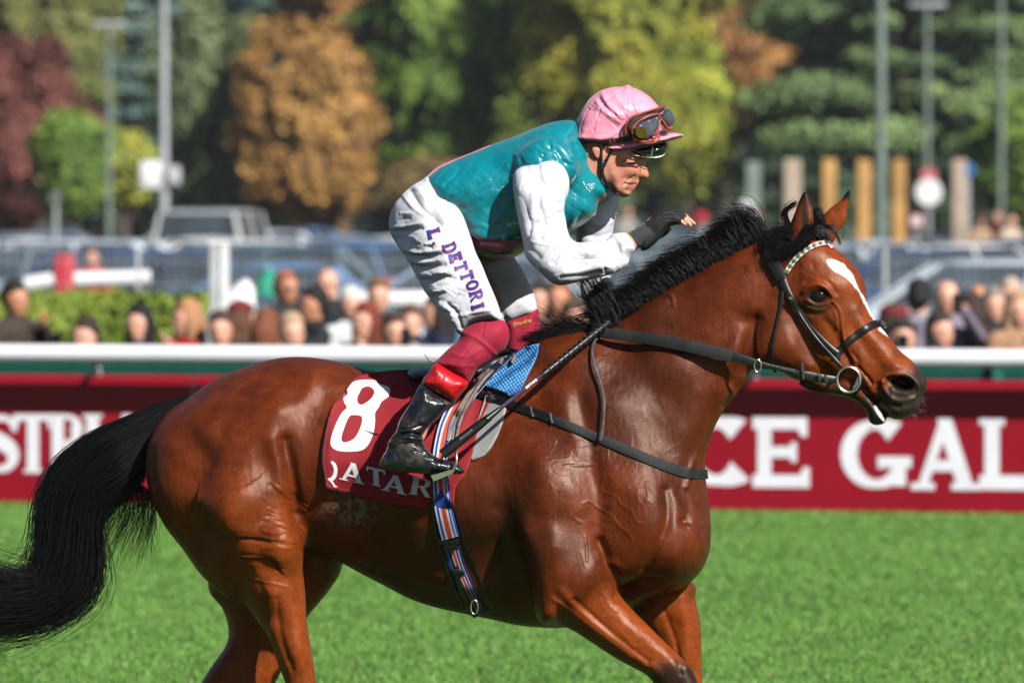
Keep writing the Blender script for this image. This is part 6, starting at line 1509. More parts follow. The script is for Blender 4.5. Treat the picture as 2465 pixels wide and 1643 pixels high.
strap('buckle_guard', [(1056,1303,15),(1080,1304,16),(1106,1303,15)], SB, MAT['black_leather'], gi, off=.012, th=.006)
for a, b_ in (((1068,1318),(1102,1316)), ((1088,1372),(1118,1380))): strap('buckle', [(a[0], a[1], 14), ((a[0]+b_[0])/2, (a[1]+b_[1])/2, 15), (b_[0], b_[1], 14)], SB, MAT['black_leather'], gi, off=.014, th=.006, n=3)
strap('billet', [(1096,1362,14),(1104,1400,12),(1118,1440,10),(1136,1474,7)], SB, MAT['black_leather'], gi, off=.012)
ring('buckle_ring', 1142, 1460, 17, -.20, MAT['steel'], gi, r=.0018, sx=.5)
# breast girth, neck strap
bg_ = empty('breast_girth', W(1450, 1060, -.3), 'black elastic breast girth crossing the shoulder below the reins', 'breast girth')
strap('leather_end', [(1146,945,18),(1180,956,20),(1229,973,21),(1275,989,21),(1332,1008,21)], SP, MAT['black_leather'], bg_, off=.008)
strap('web', [(1318,1003,20),(1345,1014,20),(1445,1055,22),(1544,1097,23),(1621,1127,24),(1660,1138,24),(1692,1141,23),(1704,1140,22)], SB, MAT['rubber_web'], bg_, off=.008)
for x, y in ((1279,990),(1326,1006)): strap('buckle', [(x-2, y-12, 5), (x, y, 5), (x+3, y+12, 5)], SP, MAT['steel'], bg_, off=.014, th=.003, n=3)
strap('neck_strap', [(1466,792,6),(1440,808,7),(1427,832,7),(1427,862,7),(1436,895,8),(1446,925,8),(1453,960,7),(1453,1000,7),(1450,1030,8),(1444,1058,9)], SB, MAT['old_leather'], bg_, off=.022, th=.003)
# bridle
br = empty('bridle', W(1950, 760, -.2), 'black leather bridle with a pink, white and green diamond browband', 'bridle')
strap('headpiece', [(1862,556,26),(1854,590,30),(1860,622,30),(1872,650,27),(1882,672,24)], SB, MAT['black_leather'], br, off=.016)
strap('cheekpiece', [(1880,662,19),(1890,690,17),(1903,716,15),(1925,752,14),(1948,786,13),(1975,815,13),(2000,838,13),(2016,850,13)], SB, MAT['black_leather'], br, off=.010, th=.005)
strap('bit_cheek', [(1901,716,12),(1915,742,10),(1935,775,9),(1960,810,9),(1984,838,9),(2006,862,10),(2026,884,10)], SB, MAT['black_leather'], br, off=.016, th=.005)
strap('noseband', [(2014,862,19),(2018,848,19),(2030,834,18),(2050,816,18),(2072,799,18),(2094,785,18),(2112,778,17),(2124,780,15),(2130,790,12)], SB, MAT['black_leather'], br, off=.008, th=.006)
strap('throat_latch', [(1884,700,9),(1879,740,8),(1868,790,8),(1860,830,8),(1860,870,8),(1866,896,8)], SB, MAT['black_leather'], br, off=.008)
for p_ in ((1903,718),): strap('buckle', [(p_[0]-4, p_[1]-2, 5), (p_[0], p_[1], 5), (p_[0]+4, p_[1]+2, 5)], SB, MAT['steel'], br, off=.022, th=.003, n=3)
bb = strap('browband', [(1892,656,12),(1902,640,12),(1918,620,12),(1936,604,12),(1952,594,12),(1972,586,12),(1990,583,12),(2000,588,11),(2004,596,9)], SB, cloth_mat('browband_pink', SR(236, 168, 178)), br, off=.010)
SBB = Surf(bb)
BBp = resample([(1894,654),(1902,640),(1918,620),(1936,604),(1952,594),(1972,586),(1990,583)], 9); cloth_mat('green_patch', SR(20, 120, 56)); cloth_mat('white_patch', (.72, .72, .68))
for i in range(9):
    x, y = BBp[i]; tx, ty = BBp[min(i+1, 8)]-BBp[max(i-1, 0)]; l = math.hypot(tx, ty); tx, ty = tx/l, ty/l; nx, ny = -ty, tx
    def dia(c, a, b): return [(c[0]+tx*a, c[1]+ty*a), (c[0]+nx*b, c[1]+ny*b), (c[0]-tx*a, c[1]-ty*a), (c[0]-nx*b, c[1]-ny*b)]
    for nm, c, a, b in ((('diamond', (x, y), 5, 6), ) if True else ()):
        flat = dia(c, a, b); mb = MB(); yy = SBB.y(x, y) or SB.y(x, y) or -.28; mb.add([W(px_, py_, min(SBB.y(px_, py_) or yy, yy)-.0018) for px_, py_ in flat], [(0, 1, 2, 3)]); mb.build('diamond', MAT['green_patch'], br, False)
    if i < 8:
        xm, ym = (BBp[i]+BBp[i+1])/2
        for sg in (-1, 1):
            tri = [(xm+tx*5.5+nx*5.5*sg, ym+ty*5.5+ny*5.5*sg), (xm-tx*5.5+nx*5.5*sg, ym-ty*5.5+ny*5.5*sg), (xm+nx*1.2*sg, ym+ny*1.2*sg)]; yy = SBB.y(xm, ym) or SB.y(xm, ym) or -.28
            mb = MB(); mb.add([W(a, b, yy-.0016) for a, b in tri], [(0, 1, 2) if sg > 0 else (0, 2, 1)]); mb.build('triangle', MAT['white_patch'], br, False)
ring('bit_ring', 2043, 913, 30, min([SB.y(2043+28*math.cos(q_), 913+28*math.sin(q_)) or 0 for q_ in np.linspace(0, 6.2, 16)]+[-.2])-.006, MAT['steel'], br, r=.0042, sx=.93, tilt=0)
yb = (SB.y(2060, 925) or -.26)-.016
mb = MB(); mb.tube([W(2066, 905, yb), W(2064, 922, yb-.004), W(2054, 940, yb-.002)], [.004, .009, .005], 10); mb.build('bit_cheek_plate', MAT['steel'], br)
mb = MB(); mb.tube([W(2060, 936, yb), W(2074, 944, yb+.03), W(2080, 948, -.09+ysp(2080))], .006, 8); mb.build('mouthpiece', MAT['steel'], br)
mb = MB(); mb.tube([W(*p, -.125+ysp(p[0])) for p in ((2020,935),(1985,942),(1950,935),(1925,920))], .006, 6); mb.build('chin_strap', MAT['black_leather'], br)
# reins, held in the far hand
rn = empty('reins', W(1700, 850, -.2), 'black reins with rubber grips running from the far hand to the bit ring', 'reins')
def ry(px, base): 
    return base
strap('grip', [(1452,800,24,-.165),(1462,802,26,-.172),(1525,809,27,-.185),(1583,818,28,-.205),(1659,833,29,-.225),(1736,851,30,-.225),(1768,858,30,-.222)], SB, MAT['rubber_web'], rn, th=.005)
strap('leather_rein', [(1764,857,22,-.2235),(1800,868,20,-.222),(1840,879,14,-.218),(1880,886,9,-.213),(1925,893,7,-.208)], SB, MAT['black_leather'], rn, th=.004)
strap('leather_rein', [(1862,884,6,-.216),(1900,893,12,-.212),(1940,903,20,-.205),(1980,911,20,-.195),(2016,914,15,-.178)], SB, MAT['black_leather'], rn, th=.005)
for x, y, h_ in ((1932,893,40),(1972,908,20),(1988,912,20)): strap('keeper', [(x-1, y-h_/2, 7, -.214), (x, y, 7, -.216), (x+2, y+h_/2, 7, -.212)], SB, MAT['old_leather'], rn, th=.009, n=3)
ring('martingale_ring', 1824, 880, 15, -.222+ysp(1824), MAT['steel'], rn, r=.002, sx=.55)
mb = MB(); mb.tube([W(*p, y+ysp(p[0])) for p, y in (((1452,800),-.165),((1436,792),-.15),((1424,775),-.12),((1420,750),-.1),((1428,728),-.07),((1446,712),-.04),((1462,712),0))], [.009, .008, .007, .007, .007, .007, .006], 8); mb.build('rein_loop', MAT['black_leather'], rn)

# ------------------------------------------------ the rider
def Fp(*pts): return [(900+x/2.614, 250+y/2.614) for x, y in pts]
def Hp(*pts): return [(1300+x/3.136, 150+y/3.136) for x, y in pts]
jk = empty('person', W(1060, 2158, -.05), 'jockey in green and white silks, pink cap and white breeches riding the bay horse', 'person'); jk.location.z = 0
def silk(name, attr='tint', rough=.34, aniso=.5, var=.05):
    m, t, b = nt(name); a = N(t, 'ShaderNodeAttribute', attribute_name=attr); t.links.new(a.outputs['Color'], b.inputs['Base Color'])
    b.inputs['Roughness'].default_value = rough; b.inputs['Specular IOR Level'].default_value = .7; b.inputs['Sheen Weight'].default_value = .25; b.inputs['Sheen Roughness'].default_value = .3
    w = noise(t, 22, 4, .55, (1, 1, 2.2), dist=.6); w2 = noise(t, 800, 2); n1 = bump(t, b, w, .16, .006); bump(t, b, w2, .08, .0006, n1); return m
silk('silk'); silk('white_silk', rough=.48)
def specks(px, py, seed, n, box, r=1.3):
    rr = np.random.default_rng(seed); w = np.zeros(px.shape)
    for _ in range(n):
        x, y, q = rr.uniform(box[0], box[2]), rr.uniform(box[1], box[3]), rr.uniform(.7, 1.8)*r
        m = (abs(px-x) < 8) & (abs(py-y) < 8); w[m] = np.maximum(w[m], np.exp(-(((px[m]-x)/q)**2+((py[m]-y)/(q*.8))**2)))
    return w
# --- body: one skin, mostly under the clothes
f = Field((-.42, -.42, 1.0), (.60, .42, 2.40), .0055)
face = Hp((440,610),(520,600),(640,600),(740,640),(800,690),(806,730),(798,762),(812,800),(822,845),(818,872),(800,884),(772,880),(752,884),(742,905),(732,914),(702,917),(712,930),(712,946),(694,958),(668,964),(672,975),(680,990),(668,1004),(640,1011),(612,1004),(588,995),(558,975),(528,950),(500,920),(478,880),(460,840),(440,780),(420,700))
f.poly(face, [(1556,421,0,.018,.022),(1550,398,0,.017,.02),(1534,440,0,.030,.022),(1508,462,0,.040,.030),(1530,415,0,.045,.03),(1500,405,0,.064,.05),(1470,430,0,.066,.04),(1450,390,0,.072,.06),(1520,360,0,.066,.05),(1540,378,0,.045,.03)], k=0, smooth=3)
f.ball(1480, 300, 0, .105, .080, .10, 0, k=.03)
f.chain([(1478,350,0,.075),(1440,385,0,.066),(1405,420,0,.062),(1370,450,0,.07)], k=.03)
f.ball(1505, 463, 0, .020, .030, .013, 20, k=.010); f.ball(1490, 452, 0, .024, .050, .018, 30, k=.02)
f.ball(1514, 407, -.040, .022, .020, .020, 0, k=.02)      # cheek
f.chain([(1535,388,-.022,.010),(1515,380,-.045,.011),(1500,382,-.06,.010)], k=.014) # brow
f.ball(1552, 423, -.014, .011, .008, .008, 0, k=.008)     # wing of the nose
f.chain([(1504,437,-.045,.007),(1520,438,-.024,.008),(1531,440,-.006,.008)], k=.007); f.chain([(1508,448,-.036,.006),(1520,450,-.016,.008),(1524,451,0,.008)], k=.007)
f.poly(Hp((385,650),(405,632),(440,640),(468,660),(470,690),(455,715),(436,735),(415,722),(392,690)), [(1436,370,-.077,.011,.008)], k=.006, smooth=4)
f.ball(1440, 369, -.090, .008, .006, .011, 10, k=.003, sub=True)
f.poly([(1030,470),(1150,395),(1320,335),(1390,370),(1400,450),(1330,530),(1200,560),(1080,540)], [(1340,400,0,.13,.10),(1050,480,0,.10,.09),(1200,460,0,.12,.11)], k=.03)
f.chain([(1025,535,-.04,.075),(1095,645,-.18,.05),(1165,800,-.285,.036)], k=.02); f.chain([(1168,815,-.285,.034),(1085,900,-.325,.030),(1000,1045,-.352,.024),(975,1095,-.36,.025),(1070,1122,-.365,.018)], k=.02)
f.chain([(1025,535,.04,.075),(1150,660,.16,.040),(1252,785,.232,.032)], k=.02); f.chain([(1252,800,.232,.032),(1195,900,.33,.028),(1100,1040,.352,.024),(1075,1090,.36,.025),(1150,1135,.37,.018)], k=.02)
f.chain([(1310,425,-.18,.038),(1302,530,-.24,.032),(1330,632,-.275,.026),(1400,628,-.265,.026),(1490,602,-.225,.024),(1525,580,-.205,.022),(1545,568,-.20,.023)], k=.015)
f.chain([(1400,430,.15,.045),(1430,620,.14,.030),(1438,730,.02,.022),(1452,775,-.06,.024)], k=.015)
# near hand: palm, four unequal fingers, thumb
f.poly([(1546,545),(1578,512),(1610,508),(1632,516),(1628,535),(1600,552),(1580,575),(1562,592),(1545,585)], [(1560,570,-.195,.030,.014),(1600,530,-.19,.040,.014)], k=.01)
for i, (x0, y0, x1, y1, x2, y2, r_) in enumerate(((1628,516,1650,521,1665,533,.0085),(1632,517,1653,526,1671,538,.0088),(1628,520,1648,529,1663,542,.0085),(1622,524,1638,531,1652,542,.0075))):
    yy = -.165-.020*i; f.chain([(1600,520+4*i,yy,.010),(x0,y0,yy,r_*1.05),(x1,y1,yy,r_),(x2,y2,yy-.002,r_*.82)], k=.0035)
f.chain([(1562,570,-.16,.014),(1588,562,-.145,.0105),(1612,552,-.14,.0085)], k=.006)
# far hand, closed round rein and whip
f.ball(1466, 782, -.095, .032, .030, .030, 0, k=.012)
for i in range(4): f.chain([(1484,762+8*i,-.085,.009),(1480,764+8*i,-.125,.0088),(1462,768+8*i,-.140,.0085),(1450,772+7*i,-.125,.0078)], k=.004)
f.chain([(1458,758,-.08,.011),(1466,752,-.115,.0095),(1478,756,-.135,.0085)], k=.005)
me = f.mesh('body', 1, 2)
fs = [('s', [(1500,383),(1510,388),(1522,390),(1534,388)], 3.0, .0022), ('s', [(1502,392),(1515,396),(1530,395)], 2.2, -.0012), ('s', [(1538,428),(1531,433),(1524,440)], 3, -.001), ('s', [(1528,424),(1518,430),(1508,438),(1503,446)], 3.2, -.0026), ('s', [(1498,430),(1492,442),(1494,456)], 3.5, -.0014),
      ('s', [(1503,443),(1512,443),(1520,444),(1530,443)], 2.0, -.0040), ('s', [(1505,458),(1512,459)], 4, -.002), ('s', [(1490,386),(1482,392),(1474,400)], 3, -.001), ('s', [(1486,400),(1478,412)], 3, -.001),
      ('b', 1550, 431, 3.2, 1.8, 0, -.004), ('b', 1482, 448, 14, 8, 30, .002), ('s', [(1460,405),(1470,430),(1484,450)], 8, -.0015)]
relief(me, fs)
V = get_v(me); px, py = to_px(V); nz = vnoise(V, 40, 3); n2 = vnoise(V, 140, 4)
C = np.tile(np.array(SR(224, 158, 130)[:3]), (len(V), 1))
def mixj(c, w):
    global C
    C = C*(1-np.clip(w, 0, 1)[:, None])+np.array(c)[:3]*np.clip(w, 0, 1)[:, None]
mixj(SR(190, 112, 88), .5*np.clip(.5+nz, 0, 1)); mixj(SR(196, 104, 84), .6*np.exp(-((px-1518)/18)**2-((py-412)/14)**2)); mixj(SR(190, 100, 84), .7*np.exp(-((px-1556)/10)**2-((py-424)/9)**2))
mixj(SR(150, 104, 84), .35*np.exp(-((px-1490)/26)**2-((py-452)/20)**2)*(.6+.5*n2)); mixj(SR(186, 96, 88), .85*np.exp(-(((px-1519)/13)**2+((py-444)/8)**2)**1.5))
mixj(SR(60, 22, 20), np.exp(-((px-1519)/9)**2-((py-443.5)/1.7)**2)); mixj(SR(90, 54, 42), .75*np.exp(-((px-1518)/15)**2-((py-384)/3.0)**2)); mixj(SR(48, 30, 26), .95*np.exp(-((px-1519)/11)**2-((py-394)/1.8)**2)); mixj(SR(190, 110, 92), .6*np.exp(-((px-1436)/12)**2-((py-368)/15)**2))
mixj(SR(222, 150, 126), .7*(px > 1590)*(py < 560)); set_attr(me, 'tint', C)
attr_mat('rider_skin', 'tint', .48, nz=60, var=.06, sss=.10, bmp=(500, .25, .0006)); link('body', me, MAT['rider_skin'], jk)
# --- jacket
ca_, sa_ = math.cos(R_(35)), math.sin(R_(35)); ROT = np.array([[ca_, 0, sa_], [0, 1, 0], [-sa_, 0, ca_]])
f = Field((-.36, -.32, 1.72), (.36, .32, 2.32), .0058)
f.poly([(1019,437),(1024,428),(1050,404),(1072,392),(1130,369),(1179,349),(1244,326),(1283,309),(1321,296),(1351,290),(1384,291),(1400,320),(1412,350),(1424,366),(1440,400),(1462,440),(1468,458),(1460,476),(1441,488),(1436,512),(1420,530),(1390,549),(1359,566),(1300,590),(1263,605),(1244,617),(1221,626),(1191,627),(1160,620),(1130,604),(1107,578),(1091,552),(1076,542),(1045,524),(1030,497),(1020,464)],
       [(1060,450,0,.15,.11),(1060,520,0,.13,.07),(1160,440,0,.165,.13),(1180,580,0,.15,.08),(1300,380,0,.205,.11),(1300,500,0,.18,.12),(1380,400,0,.17,.11),(1400,500,0,.13,.08),(1415,400,0,.09,.07),(1450,460,0,.085,.05)], k=0, smooth=3)
f.ball(1318, 400, -.175, .085, .06, .075, 0, k=.03); f.ball(1345, 410, .175, .085, .06, .075, 0, k=.03)
me = f.mesh('jacket', 1, 2); r = np.random.default_rng(8)
js = [('s', [(1240,370),(1250,345),(1275,325),(1310,315)], 9, .006), ('s', [(1232,400),(1240,360),(1262,335)], 7, -.005), ('s', [(1290,335),(1330,345),(1365,375),(1385,420)], 8, .005), ('s', [(1300,352),(1335,362),(1360,390)], 6, -.004), ('s', [(1375,330),(1390,370),(1400,420)], 7, -.005), ('s', [(1385,380),(1395,430),(1385,480),(1375,540)], 9, .005), ('s', [(1400,430),(1405,490),(1390,530)], 6, -.004),
      ('s', [(1040,480),(1080,470),(1120,488)], 8, .003), ('s', [(1050,520),(1110,548),(1180,575),(1240,560)], 12, .004), ('s', [(1060,535),(1130,575),(1200,585)], 7, -.004), ('s', [(1095,560),(1150,600),(1230,612)], 6, .004), ('s', [(1180,500),(1210,470),(1230,430)], 12, -.006), ('s', [(1160,560),(1200,520),(1228,480)], 12, .005),
      ('s', [(1020,440),(1026,470),(1040,505),(1070,535)], 5, .003), ('s', [(1415,360),(1440,400),(1462,448)], 4, .003)]
for i in range(46):
    x, y = r.uniform(1040, 1230), r.uniform(395, 590); L = r.uniform(18, 60); a = R_(r.normal(-35, 14) if y < 520 else r.normal(20, 16)); js.append(('s', [(x, y), (x+L*.5*math.cos(a), y+L*.5*math.sin(a)+r.normal(0, 2)), (x+L*math.cos(a), y+L*math.sin(a))], r.uniform(2.5, 6), r.choice((-1, 1))*r.uniform(.0008, .0022)))
for i in range(22):
    x, y = r.uniform(1240, 1400), r.uniform(320, 400); L = r.uniform(15, 40); a = R_(r.normal(60, 25)); js.append(('s', [(x, y), (x+L*.5*math.cos(a)+r.normal(0, 2), y+L*.5*math.sin(a)), (x+L*math.cos(a), y+L*math.sin(a))], r.uniform(2.5, 5), r.choice((-1, 1))*r.uniform(.001, .003)))
relief(me, js, extra=lambda V, n, px, py: .0022*vnoise(V*np.array([.6, 1, 1.4]), 16, 1)+.0030*crease((V+.010*vnoise(V, 12, 9)[:, None])@ROT*np.array([.30, .6, 1.7]), 13, 3)+.0012*crease(V@ROT*np.array([.3, .6, 1.6]), 30, 4))
V = get_v(me); px, py = to_px(V); sd_ = lambda P: seg_dist(px, py, np.array(P, float))
green, pink = np.array(SR(0, 128, 140)[:3]), np.array(SR(240, 140, 160)[:3]); C = np.tile(green, (len(V), 1))
low = inside(px, py, [(1085,540),(1100,548),(1150,572),(1200,580),(1262,578),(1275,640),(1150,660),(1050,580)]); C[low] = pink
C[(inside(px, py, [(1000,455),(1022,434),(1060,404),(1110,380),(1180,352),(1178,330),(1050,360),(1000,420)]))] = pink
C[inside(px, py, [(1440,480),(1462,462),(1475,490),(1455,520),(1438,512)])] = pink
C[sd_([(1170,612),(1200,616),(1230,606)]) < 6] = green*.6
set_attr(me, 'tint', C); jo = link('jacket', me, MAT['silk'], jk)
# printed emblem on the collar
SJ = Surf(jo)
emb = [thick([tuple(q_) for q_ in cr(Pn, 4)], w_) for Pn, w_ in (([(1413,447),(1418,443),(1424,444),(1429,441),(1432,444)], 1.0), ([(1419,445),(1420,452),(1425,455),(1429,450),(1427,446),(1421,448)], .9), ([(1424,444),(1424,455)], .8), ([(1404,437),(1408,446)], 1.5), ([(1410,449),(1414,455)], 1.5), ([(1416,457),(1422,461)], 1.5))]
print_on(emb, (0, 0), (1, 0), (0, 1), 1, SJ, 'emblem', MAT['letter_white'], jk, off=.0015)
# --- sleeves
f = Field((-.02, -.38, 1.70), (.40, .28, 2.20), .0052)
f.poly([(1239,415),(1256,400),(1283,396),(1300,388),(1320,383),(1340,386),(1360,404),(1371,434),(1369,464),(1358,495),(1363,533),(1370,566),(1390,583),(1428,579),(1458,577),(1470,566),(1480,561),(1508,560),(1517,572),(1527,588),(1531,600),(1517,617),(1512,637),(1486,655),(1447,667),(1397,677),(1351,687),(1321,676),(1294,649),(1267,621),(1257,575),(1247,529),(1238,480),(1234,441)],
       [(1305,420,-.205,.060,.045),(1300,500,-.245,.062,.055),(1310,600,-.275,.062,.055),(1340,650,-.285,.058,.045),(1420,625,-.265,.052,.045),(1500,605,-.22,.046,.038)], k=0, smooth=3)
me = f.mesh('sleeve', 1, 2); r = np.random.default_rng(18)
ss = [('s', [(1456,560),(1460,600),(1455,640),(1462,668)], 2.6, -.004), ('s', [(1450,575),(1452,610),(1448,650)], 5, .003), ('s', [(1360,495),(1330,510),(1300,530)], 8, .005), ('s', [(1363,520),(1335,540),(1300,570)], 7, -.005), ('s', [(1370,560),(1340,580),(1310,620),(1300,645)], 9, .006), ('s', [(1390,585),(1355,600),(1330,630)], 6, -.006), ('s', [(1280,400),(1285,450),(1280,520)], 8, .004), ('s', [(1295,400),(1300,440),(1296,500)], 6, -.003), ('s', [(1345,405),(1352,440),(1345,480)], 7, .004),
      ('s', [(1385,600),(1420,610),(1450,600)], 7, .004), ('s', [(1360,655),(1400,650),(1440,640)], 7, .004), ('s', [(1350,668),(1400,664),(1445,655)], 5, -.003), ('s', [(1480,565),(1495,590),(1500,620)], 5, .003), ('s', [(1468,590),(1480,620),(1482,650)], 5, -.003), ('s', [(1254,560),(1270,590),(1300,620)], 8, -.004)]
for i in range(40):
    x, y = r.uniform(1255, 1500), 0; y = r.uniform(410, 640) if x < 1350 else r.uniform(590, 660); L = r.uniform(15, 45); a = R_(r.normal(75, 25) if y < 560 else r.normal(-40, 35)); ss.append(('s', [(x, y), (x+L*.5*math.cos(a)+r.normal(0, 3), y+L*.5*math.sin(a)), (x+L*math.cos(a), y+L*math.sin(a))], r.uniform(2.5, 5.5), r.choice((-1, 1))*r.uniform(.0008, .0022)))
for i in range(12): a = 1500+i*2.6; ss.append(('s', [(a, 562+i*1.5), (a+3, 590), (a-2, 615)], 1.6, .0012*(-1)**i))
relief(me, ss, extra=lambda V, n, px, py: .0012*vnoise(V, 20, 1)+(lambda g: (1-g)*.0042*crease((V+.012*vnoise(V, 14, 9)[:, None])*np.array([1.7, .6, .40]), 15, 5)+g*.0046*crease((V+.012*vnoise(V, 14, 9)[:, None])*np.array([.42, .6, 1.7]), 15, 5))(np.clip((py-560)/50, 0, 1))+.0007*vnoise(V, 60, 6))
def white_cloth(me, base, seed, n, box, mud=.5):
    V = get_v(me); px, py = to_px(V); C = np.tile(np.array(base), (len(V), 1)); w = np.clip(specks(px, py, seed, n, box)*mud, 0, 1)[:, None]; C = C*(1-w)+np.array(SR(96, 88, 78)[:3])*w; set_attr(me, 'tint', C)
white_cloth(me, (.66, .67, .72), 4, 60, (1280, 500, 1510, 680), .55); slo = link('sleeve', me, MAT['white_silk'], jk)
f = Field((.14, -.16, 1.60), (.36, .28, 2.12), .0055)
f.poly([(1400,430),(1450,452),(1482,462),(1492,480),(1486,510),(1479,541),(1475,580),(1472,640),(1474,690),(1476,740),(1470,775),(1455,784),(1426,778),(1413,745),(1399,712),(1396,682),(1392,640),(1385,560),(1380,480)], [(1430,480,.16,.075,.06),(1430,600,.15,.062,.045),(1440,680,.08,.055,.04),(1450,770,-.03,.045,.03)], k=0, smooth=3)
me = f.mesh('sleeve', 0, 2); ss = [('s', [(1405,690),(1425,720),(1440,765)], 7, .005), ('s', [(1425,690),(1445,730),(1455,770)], 6, -.005), ('s', [(1400,520),(1440,540),(1475,530)], 8, .005), ('s', [(1400,560),(1440,570),(1475,560)], 6, -.004)]
relief(me, ss, extra=lambda V, n, px, py: .002*vnoise(V, 24, 7)); white_cloth(me, (.68, .69, .75), 5, 10, (1400, 500, 1480, 780), .4); link('sleeve', me, MAT['white_silk'], jk)
# --- breeches
f = Field((-.42, -.40, 1.58), (.12, .34, 2.14), .006)
f.poly([(1030,425),(1019,431),(1002,439),(988,449),(972,462),(961,476),(950,488),(942,502),(936,518),(933,534),(934,549),(938,564),(945,576),(954,590),(965,605),(977,622),(988,640),(999,659),(1010,680),(1022,701),(1037,720),(1053,740),(1068,757),(1084,776),(1097,793),(1110,806),(1117,794),(1137,777),(1168,770),(1206,771),(1204,745),(1191,709),(1176,675),(1160,636),(1145,606),(1130,560),(1100,490)],
       [(960,540,-.02,.15,.12),(1020,470,-.02,.15,.11),(1020,600,-.11,.14,.12),(1090,660,-.19,.105,.09),(1100,560,-.12,.13,.10),(1150,740,-.285,.078,.062),(1165,770,-.288,.076,.03),(1110,790,-.29,.06,.04)], k=0, smooth=3)
f.poly([(980,480),(960,540),(1000,600),(1080,680),(1150,740),(1190,784),(1217,786),(1250,772),(1291,756),(1291,725),(1280,694),(1261,656),(1240,622),(1215,590),(1150,540),(1060,470)], [(1000,540,.04,.13,.11),(1120,630,.14,.11,.08),(1240,730,.23,.072,.055),(1250,770,.232,.068,.025)], k=.02, smooth=3)
me = f.mesh('breeches', 1, 2); r = np.random.default_rng(28)
bs = [('s', [(1000,450),(1040,495),(1075,530)], 8, .005), ('s', [(985,455),(1015,500),(1060,540)], 6, -.006), ('s', [(970,470),(1000,505),(1040,525)], 5, .004), ('s', [(936,548),(975,545),(1020,538)], 5, .005), ('s', [(936,556),(980,556),(1015,550)], 4, -.004),
      ('s', [(955,595),(1000,606),(1050,604),(1090,596)], 6, .007), ('s', [(965,608),(1010,618),(1060,614)], 5, -.006), ('s', [(975,622),(1015,632),(1065,626),(1100,612)], 6, .007), ('s', [(985,636),(1030,644),(1070,636)], 5, -.006), ('s', [(1000,660),(1040,662),(1080,650)], 6, .006), ('s', [(1008,672),(1045,676),(1080,666)], 5, -.005), ('s', [(1022,700),(1060,700),(1090,690)], 6, .005), ('s', [(1040,725),(1070,722),(1100,705)], 6, -.004),
      ('s', [(1060,735),(1085,750),(1100,790)], 7, .006), ('s', [(1075,730),(1098,752),(1112,790)], 5, -.005), ('s', [(1095,560),(1130,620),(1160,690),(1190,760)], 10, .004), ('s', [(1120,755),(1160,748),(1200,745)], 4, .003), ('s', [(1155,640),(1185,700),(1215,770)], 10, -.010)]
for i in range(60):
    x, y = r.uniform(950, 1090), 0; y = 470+(x-950)*1.25+r.uniform(20, 150); L = r.uniform(12, 40); a = R_(r.normal(5, 16)); bs.append(('s', [(x, y), (x+L*.5*math.cos(a), y+L*.5*math.sin(a)+r.normal(0, 2)), (x+L*math.cos(a), y+L*math.sin(a))], r.uniform(2.2, 5), r.choice((-1, 1))*r.uniform(.0008, .0024)))
relief(me, bs, extra=lambda V, n, px, py: .0010*vnoise(V, 26, 1)+.0030*crease(V*np.array([.35, .6, 1.6]), 17, 7)*np.clip((1130-px)/60, .25, 1)+.0006*vnoise(V, 60, 8))
white_cloth(me, (.69, .695, .73), 6, 50, (960, 560, 1290, 760), .45)
m = attr_mat('breeches_cloth', 'tint', .62, nz=30, var=.04, sheen=.2, bmp=(700, .2, .0006)); bro = link('breeches', me, m, jk); SBr = Surf(bro)
basic('print_red', SR(196, 40, 60), .6); basic('print_blue', SR(28, 60, 140), .6)
ltr = [('L',(332,800)),('.',(368,872)),('D',(430,890)),('E',(468,952)),('T',(503,1012)),('T',(540,1068)),('O',(574,1126)),('R',(597,1188)),('I',(612,1272))]
for ch, (x, y) in ltr:
    P, w = slab_letter(ch, t=.24, s=.15, ser=.07); bl = Fp((x, y))[0]; s_ = 1/2.614; wl_ = {'I': 30, '.': 16, 'O': 60, 'R': 66, 'D': 62}.get(ch, 56); xv = (wl_*.26*s_, wl_*.965*s_); yv = (78*s_, -27*s_)
    print_on(P, bl, xv, yv, w, SBr, 'letter', MAT['print_red'], jk, off=.0012, grow=.035); print_on(P, (bl[0]-.8, bl[1]-.6), xv, yv, w, SBr, 'letter', MAT['print_blue'], jk, off=.0022, grow=-.012)
# --- tights over the knees
cloth_mat('maroon_jersey', SR(158, 14, 50), 1100, .75, .06)
for side in (0, 1):
    if side == 0:
        f = Field((-.26, -.40, 1.46), (.02, -.20, 1.70), .005)
        f.poly([(1114,793),(1137,777),(1170,768),(1209,770),(1222,783),(1227,805),(1218,836),(1188,863),(1152,887),(1135,912),(1126,922),(1090,908),(1045,880),(1060,858),(1080,838),(1103,818)], [(1170,775,-.29,.070,.03),(1175,810,-.295,.070,.06),(1120,870,-.325,.060,.05)], k=0, smooth=3)
    else:
        f = Field((-.06, .12, 1.46), (.14, .34, 1.72), .005)
        f.poly([(1214,772),(1250,756),(1292,740),(1299,765),(1303,800),(1303,830),(1290,862),(1250,890),(1220,890),(1212,840)], [(1260,800,.235,.072,.045),(1250,765,.235,.07,.02)], k=0, smooth=3)
    me = f.mesh('stocking', 1, 1); relief(me, [('s', [(1113,800),(1150,815),(1190,850)], 5, .003), ('s', [(1090,850),(1120,858),(1160,840)], 5, .002), ('s', [(1060,870),(1100,880),(1140,880)], 4, .0015), ('s', [(1164,778),(1162,800),(1150,830),(1110,870)], 1.8, -.0016), ('s', [(1120,790),(1165,776),(1210,776)], 3, .002), ('s', [(1218,784),(1250,769),(1290,754)], 3, .002)], extra=lambda V, n, px, py: .0008*vnoise(V, 40, 2)+.0016*crease(V@ROT*np.array([1.6, .6, .4]), 22, 4))
    so_ = link('stocking', me, MAT['maroon_jersey'], jk)
    if side: SK = Surf(so_)
